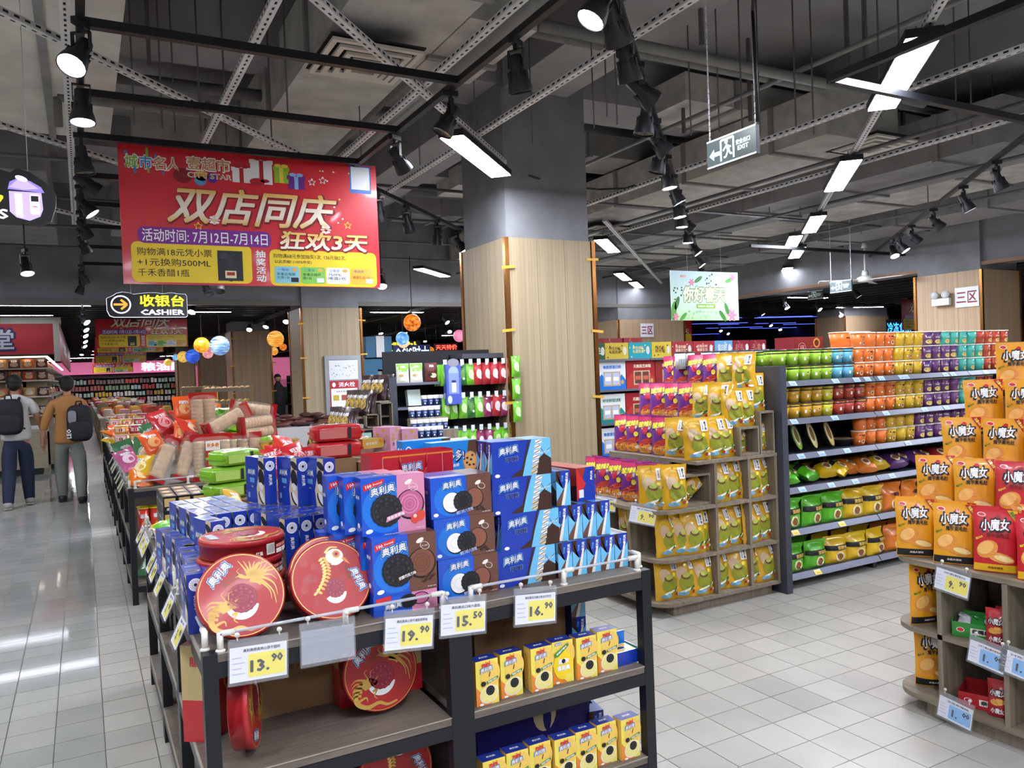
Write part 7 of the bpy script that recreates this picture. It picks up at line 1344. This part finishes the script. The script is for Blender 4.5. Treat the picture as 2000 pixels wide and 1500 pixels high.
PL = [(394, 674, 15, OR_, 'plain orange'), (406, 690, 10, PNK, 'small pink'), (429, 675, 19, EARTH, 'big blue and white earth-like'), (376, 696, 13.5, BLP, 'deep blue'), (358, 697, 11, YLP, 'mottled yellow'), (343, 698, 6, LBP, 'tiny light blue'), (373, 711, 6.5, OR_, 'small orange low'), (328, 708, 7, YLP, 'small yellow'), (538, 662, 16, ST_, 'orange banded'), (553, 678, 7, MARS, 'small red orange'), (535, 686, 8, ST_, 'small orange banded'), (805, 630, 17, MARS, 'fiery orange high'), (786, 661, 13, LBP, 'pale blue'), (788, 669, 11, PEA, 'peach'), (744, 669, 10, PST, 'pink and orange striped'), (765, 695, 9.5, ST_, 'golden striped'), (840, 685, 8, OR_, 'orange beside the red neon'), (897, 656, 12, PUR, 'rose pink'), (791, 691, 7, LBP, 'small sky blue'), (1180, 650, 15, ST_, 'orange flame patterned beyond the column')]
for (u, v, r, m, nm) in PL:
    p = at(u, v, z=2.33); R = r*depth(p)/FPX; t = thing('planet_lantern', nm+' planet lantern hanging from the ceiling', 'lantern', p, 0, 'glowing planet lanterns'); q = MB(); q.sphere((0, 0, 0), R, m, 24, 16); obj('globe', q, t); q = MB(); q.cyl((0, 0, R*.98), (0, 0, 3.26-p.z), .006, BLACK, 5); obj('cord', q, t)
# ================================================================ snack shop on the left
LW = mat('#b4b0a6', .6); SIDEW = wood('#a4977f', '#bcae94', (3, 30, 30), .5)
shop = thing('shop_fascia', 'red shop fascia with silver lettering over the snack shelves', 'shop fascia', (0, 0, 0)); SY = 17.1
part(shop, 'fascia_board', (-6.5, -.43, SY, SY+.12, 2.25, 2.81), mat('#a82530', .6)); part(shop, 'top_band', (-6.5, -.3, SY, SY+.5, 2.81, 2.93), LW); part(shop, 'green_panel', (-6.5, -1.25, SY-.012, SY, 2.815, 2.925), mat('#8fb04a', .5)); part(shop, 'corner_post', (-.43, -.33, SY, SY+.1, 2.1, 2.81), LW); part(shop, 'side_board', (-.37, -.33, SY+.1, SY+16, 2.15, 2.8), mat('#c8333c', .5)); part(shop, 'top_cover', (-6.5, -.33, SY+.1, SY+16, 2.81, 2.86), LW)
q = MB(); _tx0 = at(26, 660, y=SY).x; A = Art(q, plane((_tx0, SY-.004, 2.52), (1, 0, 0), (0, 0, 1), .003)); A.text('食堂', -.38, 0, .4, mat('#2a2450', .4), .8, 1, .08); A.text('食堂', -.38, 0, .36, mat('#b8b8c4', .4), .76, 3, .03); obj('fascia_letters', q, shop)
q = MB(); A = Art(q, plane((-.329, SY+5, 2.48), (0, 1, 0), (0, 0, 1), .003)); A.text('休闲食品', 0, 0, .36, WHITE, 3.5, 2, .04); obj('side_letters', q, shop)
sh = thing('snack_shelving', 'cream wall shelves full of orange snack packs in the snack shop', 'shelving', (0, 0, 0))
part(sh, 'back_panel', (-6.5, -.6, SY+.9, SY+.95, 0, 2.25), mat('#b8a98c', .6)); part(sh, 'side_panel', (-1.0, -.95, SY+.9, SY+16, 0, 2.25), mat('#b8a98c', .6))
for z in (1.1, 1.46, 1.77, 2.0): part(sh, 'shelf_board', (-6.5, -.52, SY+.45, SY+.9, z-.025, z), mat('#d8d4c8', .4)); part(sh, 'shelf_board', (-.95, -.5, SY+.9, SY+16, z-.025, z), mat('#d8d4c8', .4))
part(sh, 'light_strip', (-6.5, -.55, SY+.5, SY+.55, 2.2, 2.225), emis('#fff0d8', 2)); part(sh, 'light_strip', (-.6, -.55, SY+1, SY+15, 2.2, 2.225), emis('#fff0d8', 2))
SPK = []
for k, (c, c2) in enumerate((('#d8702a', '#f0d8a0'), ('#c84a2a', '#e8c080'), ('#e0a85a', '#f4ead0'), ('#5a3038', '#d8c0a0'))):
    mb, A = pouch(.2, .17, .07, foil(c), None, 100+k, True, .08, .008, 6, 8); A.ell(0, .07, .07, .045, mat(c2, .4), 2, k=2, n=12); A.text('鱼豆腐', 0, .13, .03, WHITE, .1, 3, .04); SPK.append(mb.mesh('snack_pack'))
for zi, z in enumerate((1.1, 1.46, 1.77, 2.0)):
    for i in range(13):
        x = -.66-i*.225
        if zi == 1 and 3 < i < 6: continue
        tag(obj('snack_pack', SPK[(i*7+zi*3) % 4 if i else 3], None, (x, SY+.56, z+.0005), (0, 0, random.uniform(-.2, .2))), 'orange snack pack in the snack shop, shelf %s from below, %s from the corner' % (nth(zi), nth(i)), 'snack pack', 'snack packs in the snack shop')
    for i in range(22): tag(obj('snack_pack', SPK[(i*5+zi) % 4], None, (-.64, SY+1.05+i*.24, z+.0005), (0, 0, math.pi/2+random.uniform(-.2, .2))), 'snack pack on the receding side of the snack shop, shelf %s, %s back' % (nth(zi), nth(i)), 'snack pack', 'snack packs in the snack shop')
ct = thing('shop_counter', 'pale wooden counter at the foot of the snack shop', 'counter', (0, 0, 0))
part(ct, 'counter_body', (-6.5, -.62, SY, SY+.42, .12, .8), SIDEW); part(ct, 'kick_board', (-6.5, -.7, SY+.04, SY+.42, 0, .12), BLACK); part(ct, 'counter_top', (-6.5, -.6, SY-.02, SY+.44, .8, .83), LW); part(ct, 'counter_body', (-.96, -.45, SY+.9, SY+5, .1, .75), SIDEW); part(ct, 'kick_board', (-.96, -.5, SY+.92, SY+5, 0, .1), BLACK)
for i in range(10):
    q = MB(); rbox(q, .28, .2, .09, mat(('#d8d4d0', '#b82a30', '#e0d8d8', '#8ab8c0')[i % 4], .35, coat=.3), 6, 4); tag(obj('food_tray', q, None, (-.85-.33*(i % 5), SY+.12+.22*(i//5), .8305)), 'wrapped food tray on the shop counter, %s row, %s from the corner' % (('front', 'rear')[i//5], nth(i % 5)), 'food tray', 'wrapped trays on the shop counter')
# ================================================================ far background
fw = thing('far_shelving', 'dark shelving across the far end of the aisle', 'shelving', (0, 49, 0))
part(fw, 'back_panel', (-4, 16, .3, .35, 0, 2.2), mat('#4a4444', .7))
for z in (.3, .65, 1.0, 1.35, 1.7, 2.05): part(fw, 'shelf_board', (-4, 16, 0, .3, z-.03, z), BLACK)
JM = [mat(c, .4) for c in ('#b86a60', '#d8cab8', '#8aa07c', '#cc5248', '#e4d8cc', '#8a7470', '#b8ccc2', '#d8b050')]
q = MB(); rg = random.Random(5)
for z in (.3, .65, 1.0, 1.35, 1.7):
    x = -3.9
    while x < 15.8:
        m = rg.choice(JM)
        for k in range(rg.randint(2, 5)): q.box(x, x+.13, .02, .16, z, z+rg.uniform(.2, .27), m); x += .17
        x += .05
o = obj('small_jars', q, fw); o['kind'] = 'stuff'; o['label'] = 'rows of tiny jars too far to count'
fs = thing('pink_fascia', 'pink illuminated fascia with white lettering over the far shelving', 'shop fascia', (0, 48.9, 0)); part(fs, 'fascia_board', (-4, 16, 0, .1, 2.25, 2.92), emis('#e87aa8', .28)); q = MB(); A = Art(q, plane((3.0, -.01, 2.58), (1, 0, 0), (0, 0, 1), .01)); A.text('粮油副食调味区', 2.6, 0, .46, emis('#fff4f8', .7), 5.2, 1, .05); obj('fascia_letters', q, fs)
# counters and low islands in the back aisle
for k in range(5):
    y = 21+k*4.6; x0 = .35; r = thing('wooden_counter', 'low wooden sales counter in the back aisle, %s back' % nth(k), 'counter', (x0, y, 0), 0, 'low wooden sales counters'); part(r, 'counter_body', (0, 1.7, 0, 3.6, 0, .8), SIDEW); part(r, 'counter_top', (-.03, 1.73, -.03, 3.63, .8, .84), LW)
    for i in range(24):
        c = random.choice(('#d8b04a', '#c84a3a', '#e8e0d0', '#b83a34', '#d88a3a', '#c8b890', '#e0a8b0')); q = MB(); rbox(q, random.uniform(.18, .3), random.uniform(.16, .24), random.uniform(.1, .24), mat(c, .35, coat=.2), 5, 4, .02, i)
        tag(obj('food_pack', q, None, (x0+.18+.32*(i % 5)+random.uniform(-.03, .03), y+.3+.72*(i//5)+random.uniform(-.1, .1), .841), (0, 0, random.uniform(-.4, .4))), 'small food pack on back counter %s, row %s, column %s' % (nth(k), nth(i//5), nth(i % 5)), 'food pack', 'food packs on the back counters')
# bread racks by the columns
def bread_rack(x, y, label):
    r = thing('bread_rack', label, 'bread rack', (x, y, 0), -.5, 'stepped bread racks'); WM = wood('#b99a6a', '#d4b484', (20, 20, 2), .5)
    for sx in (-.45, .45): part(r, 'side_post', (sx-.02, sx+.02, -.3, -.26, 0, 1.0), WM); part(r, 'side_post', (sx-.02, sx+.02, .2, .24, 0, 1.5), WM)
    for k in range(5):
        z = .45+.24*k; yy = -.3+.1*k; part(r, 'tray', (-.45, .45, yy, yy+.22, z, z+.02), WM); part(r, 'tray_front', (-.45, .45, yy-.01, yy, z, z+.06), mat('#a8a090', .5))
        for i in range(8): q = MB(); q.sphere((0, 0, 0), .055, mat('#d2a04a' if k < 4 else '#c8a070', .5), 10, 6, 1, 1.6, .7); obj('bread_roll', q, r, (-.38+.11*i, yy+.1, z+.06), (0, 0, random.uniform(-.3, .3)))
    return r
p = at(440, 840, y=15.6); bread_rack(p.x, 15.6, 'stepped wooden bread rack left of the third column'); p = at(385, 820, y=21.5); bread_rack(p.x, 21.5, 'farther stepped bread rack with dark rolls')
nt_ = thing('notice_stand', 'small yellow notice board on a thin stand by the bread', 'notice stand', at(412, 800, y=17)); nt_.location.z = 0; q = MB(); q.cyl((0, 0, 0), (0, 0, 1.15), .012, BLACK, 6); obj('stand_pole', q, nt_); q = MB(); q.box(-.17, .17, -.01, .01, 1.15, 1.45, mat('#4a3a1a', .5)); A = Art(q, plane((0, -.01, 1.3), (1, 0, 0), (0, 0, 1))); A.rect(-.15, -.13, .15, .13, mat('#d8b048', .5), 1); A.text('面包', 0, 0, .08, mat('#7a4a1a', .5), .16, 2, .02); obj('notice_board', q, nt_)
# dried goods bin in front of the hydrant column
bn = thing('dried_goods_bin', 'clear sided bin heaped with dark dried meat', 'bin', (2.75, 11.6, 0)); part(bn, 'bin_body', (-.55, .5, -.4, .4, 0, .92), mat('#c8c8c8', .3, alpha=.9)); q = MB(); rg = random.Random(9)
for k in range(60): q.sphere((rg.uniform(-.45, .4), rg.uniform(-.3, .3), .95+rg.uniform(0, .18)*(1-abs(k/30-1))), .07, mat(('#4a1e18', '#5e2a20', '#38160f')[k % 3], .5), 8, 5, 1.4, .7, .5)
o = obj('dried_meat', q, bn); o['kind'] = 'stuff'
# blue stall and striped awning behind the bottles
ks = thing('market_stall', 'teal blue stall tower with yellow edge behind the bottles', 'stall', at(738, 720, y=14.5)); ks.location.z = 0; TL = mat('#2c6f96', .45)
for b, m in (((-.22, .3, 0, .5, 1.95, 2.35), TL), ((-.02, .14, -.02, 0, 1.95, 2.36), WHITE), ((-.35, .75, 0, .6, 1.72, 1.92), TL), ((-.3, .0, 0, .5, .6, 1.72), TL), ((.3, .75, -.02, .6, 1.62, 1.68), mat('#e8d820', .4)), ((-.35, .75, 0, .6, 0, .9), TL)): part(ks, 'stall_panel', b, m)
aw = thing('striped_awning', 'navy awning with white stripes far behind the bottles', 'awning', at(808, 716, y=16.0)); aw.location.z = 0
for k in range(22):
    a0 = 0; q = MB(); prof = [(.55*math.cos(t*math.pi/12), 1.78+.3*math.sin(t*math.pi/12)) for t in range(0, 7)]; x0 = -.45+k*.055
    for (y1, z1), (y2, z2) in zip(prof[:-1], prof[1:]): q.add([(x0, -y1, z1), (x0+.055, -y1, z1), (x0+.055, -y2, z2), (x0, -y2, z2)], [(0, 1, 2, 3)], mat('#1c2a5a', .5) if (k % 2 or k > 10) else mat('#c8c4bc', .5))
    obj('awning_stripe', q, aw)
part(aw, 'awning_post', (-.42, -.38, -.5, -.46, 0, 1.78), GREYM); part(aw, 'awning_post', (.7, .74, -.5, -.46, 0, 1.78), GREYM)
def glow_sign(u, v, y, w, h, c, s, label, back=None, em=4, rows_=1):
    q = MB(); A = Art(q, plane((0, 0, 0), (1, 0, 0), (0, 0, 1), .004))
    if back: A.rect(-w/2, -h/2, w/2, h/2, mat(back, .5), 0)
    A.text(s, 0, 0, h*.8, emis(c, em), w*.92, 2, .03); q.box(-w/2, w/2, .005, .05, -h/2, h/2, mat(back or '#201818', .5)); o = tag(obj('glow_sign', q, None, at(u, v, y=y)), label, 'sign')
    for s_ in (-1, 1): q = MB(); q.cyl((s_*w*.4, .03, h/2), (s_*w*.4, .03, 3.26-o.location.z), .006, BLACK, 5); obj('hanger', q, o)
    return o
glow_sign(872, 684, 18, .62, .34, '#ff4a3a', '天天特价\n天天特惠', 'red glowing two line sign before the column', '#5a1418', 2); glow_sign(778, 677, 20, 1.3, .3, '#e8d030', '称重处', 'dark weighing counter sign behind the planets', '#1a1814', 1); glow_sign(805, 688, 17, .9, .34, '#c8d4f0', 'OSIS时士', 'navy sign above the striped awning', '#1c2a5a', .8)
for k, (u, v, c, w) in enumerate(((1240, 655, '#7a1a24', 1.2), (540, 735, '#e87aa8', 1.6), (437, 735, '#e87aa8', 1.6), (545, 762, '#1f5a34', 1.5))): p = at(u, v, y=26 if k else 15); q = MB(); q.box(-w/2, w/2, 0, .1, -.35, .35, mat(c, .5) if k in (0, 3) else emis(c, .25)); tag(obj('far_sign', q, None, p), ('maroon', 'pink', 'second pink', 'green')[k]+' sign board deep in the background', 'sign')
# goods on far shelves behind everything (right and middle)
for k, (x, y, L) in enumerate(((5.2, 18, 5), (5.5, 24, 8), (12.5, 17, 9), (13, 9.5, 10), (7, 30, 9), (14, 24, 9), (12.6, 4.2, 10))):
    r = thing('far_gondola', 'far stocked shelving run in the background, %s' % nth(k), 'shelving', (x, y, 0), 0, 'far shelving runs'); part(r, 'back_panel', (0, L, .4, .45, 0, 1.7), GBK)
    q = MB(); rg = random.Random(k)
    for z in (.15, .5, .85, 1.2, 1.5):
        part(r, 'shelf_board', (0, L, 0, .4, z-.03, z), GML); xx = .05
        while xx < L-.3:
            m = mat(rg.choice(('#c84a34', '#d8b03a', '#5a9a4a', '#3a6ab0', '#d8d4cc', '#8a3a5a', '#e08a3a', '#4aa09a')), .4)
            for j in range(rg.randint(3, 7)): q.box(xx, xx+.12, .03, .2, z, z+.2, m); xx += .13
            xx += .03
    o = obj('shelf_stock', q, r); o['kind'] = 'stuff'
# ================================================================ people
def skin(name, V, E, m, parent, levels=1):
    me = bpy.data.meshes.new(name); me.from_pydata([v[0] for v in V], E, []); o = bpy.data.objects.new(name, me); _ts.collection.objects.link(o)
    md = o.modifiers.new('s', 'SKIN'); md.use_smooth_shade = True; md.branch_smoothing = .6; sv = me.skin_vertices[0].data
    for i, v in enumerate(V): sv[i].radius = v[1] if isinstance(v[1], tuple) else (v[1], v[1]); sv[i].use_root = (i == 0)
    sd = o.modifiers.new('d', 'SUBSURF'); sd.levels = levels; sd.render_levels = levels
    _vl.update(); r = bpy.data.meshes.new_from_object(o.evaluated_get(_vl.depsgraph)); bpy.data.objects.remove(o); r.materials.clear(); r.materials.append(m)
    for p in r.polygons: p.use_smooth = True
    return obj(name, r, parent)
SKIN = mat('#b5826a', .55); HAIR = mat('#14110f', .65)
def person(label, loc, rz, H, shirt, pants, shoe, sleeve, legs, arms, head=0, collar=None):
    root = thing('person', label, 'person', loc, rz); root.scale = (H/1.75,)*3
    V = [((0, 0, .95), (.13, .09)), ((0, .0, 1.12), (.125, .085)), ((0, 0, 1.3), (.15, .095)), ((0, -.005, 1.42), (.13, .08)), ((0, .005, 1.5), .05), ((0, .02, 1.56), .052), ((0, .03, 1.62), (.07, .085)), ((0, .025, 1.68), (.074, .09)), ((0, .02, 1.735), (.05, .06))]; E = [(i, i+1) for i in range(8)]
    for s, (kx, ky, kz), (ax, ay, az) in ((-1, *legs[0]), (1, *legs[1])):
        b = len(V); V += [((s*.09, 0, .88), .085), ((s*.095+kx*.5, ky*.5, (.88+kz)/2), .072), ((s*.1+kx, ky, kz), .05), ((s*.1+(kx+ax)/2, (ky+ay)/2-.01, (kz+az)/2+.02), .045), ((s*.1+ax, ay, az), .036), ((s*.105+ax, ay+.02, az-.05), .036), ((s*.11+ax, ay+.14, max(.03, az-.06)), (.036, .024))]
        E += [(0, b)]+[(b+i, b+i+1) for i in range(6)]
    for s, (ex, ey, ez), (wx, wy, wz) in ((-1, *arms[0]), (1, *arms[1])):
        b = len(V); V += [((s*.17, -.005, 1.42), .052), ((s*ex, ey, ez), .039), ((s*wx, wy, wz), .028), ((s*wx, wy+.02, wz-.06), (.036, .018))]; E += [(3, b), (b, b+1), (b+1, b+2), (b+2, b+3)]
        for f, (dx, L) in enumerate(((-.024, .07), (-.008, .08), (.008, .078), (.022, .06))):
            c = len(V); V += [((s*wx+.0, wy+.02+dx, wz-.1), .0095), ((s*wx-s*.012, wy+.03+dx, wz-.1-L*.5), .009), ((s*wx-s*.03, wy+.035+dx, wz-.1-L*.8), .008)]; E += [(b+3, c), (c, c+1), (c+1, c+2)]
        c = len(V); V += [((s*wx-s*.012, wy+.055, wz-.075), .011), ((s*wx-s*.022, wy+.065, wz-.11), .0095)]; E += [(b+3, c), (c, c+1)]
    skin('body', V, E, SKIN, root, 2)
    q = MB(); q.sphere((0, .005, 1.685), .1, HAIR, 16, 12, .93, 1.08, .95); q.sphere((0, -.03, 1.64), .085, HAIR, 14, 10, .95, .8, 1.0); hr = obj('hair', q, root)
    q = MB(); [q.sphere((s*.086, .02, 1.625), .02, SKIN, 8, 6, .5, .9, 1.3) for s in (-1, 1)]; q.sphere((0, .125, 1.61), .016, SKIN, 8, 6, .8, 1.2, 1.3); obj('ears_and_nose', q, root)
    q = MB(); [q.sphere((s*.032, .108, 1.645), .011, HAIR, 8, 6) for s in (-1, 1)]; q.sphere((0, .11, 1.575), .02, mat('#8a4a42', .5), 8, 6, 1.2, .4, .3); obj('face', q, root)
    # clothes
    lo = .82 if sleeve else .88; V = [((0, 0, lo), (.2, .15)), ((0, 0, lo+.06), (.2, .15)), ((0, 0, 1.08), (.185, .135)), ((0, 0, 1.24), (.19, .13)), ((0, -.005, 1.38), (.2, .125)), ((0, -.005, 1.46), (.17, .105)), ((0, .002, 1.515), .075)]; E = [(i, i+1) for i in range(6)]
    for s, (ex, ey, ez), (wx, wy, wz) in ((-1, *arms[0]), (1, *arms[1])):
        b = len(V); V += [((s*.18, -.005, 1.415), .086), ((s*(.17+(ex-.17)*.7), ey*.7, 1.42+(ez-1.42)*.7), .066)]; E += [(4, b), (b, b+1)]
        if sleeve: V += [((s*ex, ey, ez), .058), ((s*(ex+(wx-ex)*.45), ey+(wy-ey)*.45, ez+(wz-ez)*.45), .05)]; E += [(b+1, b+2), (b+2, b+3)]
    skin('shirt', V, E, shirt, root, 2)
    V = [((0, 0, 1.0), (.155, .11)), ((0, 0, .92), (.165, .12))]; E = [(0, 1)]
    for s, (kx, ky, kz), (ax, ay, az) in ((-1, *legs[0]), (1, *legs[1])):
        b = len(V); V += [((s*.085, 0, .84), .112), ((s*.095+kx*.5, ky*.5, (.86+kz)/2), .105), ((s*.1+kx, ky, kz), .09), ((s*.1+(kx+ax)/2, (ky+ay)/2-.01, (kz+az)/2), .084), ((s*.1+ax, ay, az+.02), .07), ((s*.1+ax, ay, max(.04, az-.05)), .07)]; E += [(1, b)]+[(b+i, b+i+1) for i in range(5)]
    skin('trousers', V, E, pants, root, 2)
    for s, (ax, ay, az) in ((-1, legs[0][1]), (1, legs[1][1])):
        z = max(.0, az-.09); q = MB(); rbox(q, .115, .3, .1, shoe, 3, 6, c=(s*.105+ax, ay+.06, z)); q.box(s*.105+ax-.045, s*.105+ax+.045, ay-.07, ay+.19, z, z+.02, mat('#c8c4bc' if shoe != BLACK else '#18181a', .6)); obj('shoe', q, root)
    return root
JEAN = mat('#222c44', .8, bump=.3, bscale=30); TROU = mat('#7d837c', .75, bump=.3, bscale=18); WSH = mat('#c9c9c6', .7, bump=.25, bscale=14); OSH = mat('#a8743c', .7, bump=.3, bscale=14); SNK = mat('#a8a69e', .6)
P1 = (at(42, 985, z=0).x, 12.62, 0); P2 = (at(141, 983, z=0).x, 12.5, 0)
person('man in white shirt and dark jeans walking away with a black backpack', P1, .03, 1.78, WSH, JEAN, SNK, False, (((0, .0, .5), (-.02, -.16, .1)), ((.0, .14, .5), (.01, .2, .1))), ((.26, -.05, 1.14), (.27, -.01, .9)) and (((.26, -.05, 1.14), (.27, -.01, .9)), ((.27, .0, 1.14), (.33, .06, .9))))
person('man in tan orange shirt and grey trousers walking beside him', P2, -.03, 1.74, OSH, TROU, BLACK, True, (((-.02, .15, .5), (-.02, .24, .1)), ((.02, .02, .5), (.03, -.1, .1))), (((.28, -.02, 1.14), (.33, .03, .9)), ((.25, .05, 1.16), (.2, .2, 1.0))))
def backpack(label, loc, rz, w, h, extra):
    r = thing('backpack', label, 'backpack', loc, rz, 'backpacks'); BK = mat('#15161b', .7, bump=.3, bscale=20); q = MB(); rbox(q, w, .17, h, BK, 4, 8, .01, 3); obj('bag_body', q, r); q = MB(); rbox(q, w*.85, .06, h*.5, BK, 4, 6, .01, 4, (0, -.1, .03)); obj('front_pocket', q, r)
    q = MB(); q.tube([(-.04, -.02, h-.01), (-.03, -.03, h+.05), (.03, -.03, h+.05), (.04, -.02, h-.01)], .009, BK, 6); obj('carry_loop', q, r); q = MB()
    for s in ((-1, 1) if not extra else (0,)): q.tube([(s*.11, .05, h*.93), (s*.12, .1, h+.0), (s*.125, .19, h+.015), (s*.13, .3, h-.1), (s*.15, .33, .3), (s*.16, .1, .06)], .018, BK, 8)
    obj('strap', q, r); return r
b = backpack('black backpack worn by the man in white', (P1[0]-.06, P1[1]-.21, 1.0), .03, .33, .48, False); b2 = backpack('black backpack with grey pocket hanging from the other man shoulder', (P2[0]+.14, P2[1]-.22, .86), -.1, .31, .5, True)
q = MB(); A = Art(q, plane((-.06, -.137, .2), (1, 0, 0), (0, 0, 1))); A.text('LEO', -.06, -.08, .05, WHITE, .12, 2, .04, 0, 90); obj('printed_letters', q, b2); q = MB(); rbox(q, .1, .02, .18, mat('#8a8c94', .3, .3), 4, 4, .02, 2, (-.08, -.1, .25)); obj('mesh_pocket', q, b2)
V = None
pz = at(545, 800, y=24); st = thing('person', 'shop assistant in dark clothes standing far behind the hydrant column', 'person', (pz.x, 24, 0)); q = MB(); q.sphere((0, 0, 1.62), .1, SKIN, 12, 8); q.lathe([(.001, .0), (.16, .02), (.2, .9), (.22, 1.3), (.08, 1.48), (.05, 1.54)], mat('#1c1c20', .7), 12); obj('body', q, st); q = MB(); q.sphere((0, .02, 1.66), .108, HAIR, 12, 8); obj('hair', q, st)
bpy.data.objects.remove(_fo); bpy.data.scenes.remove(_ts)
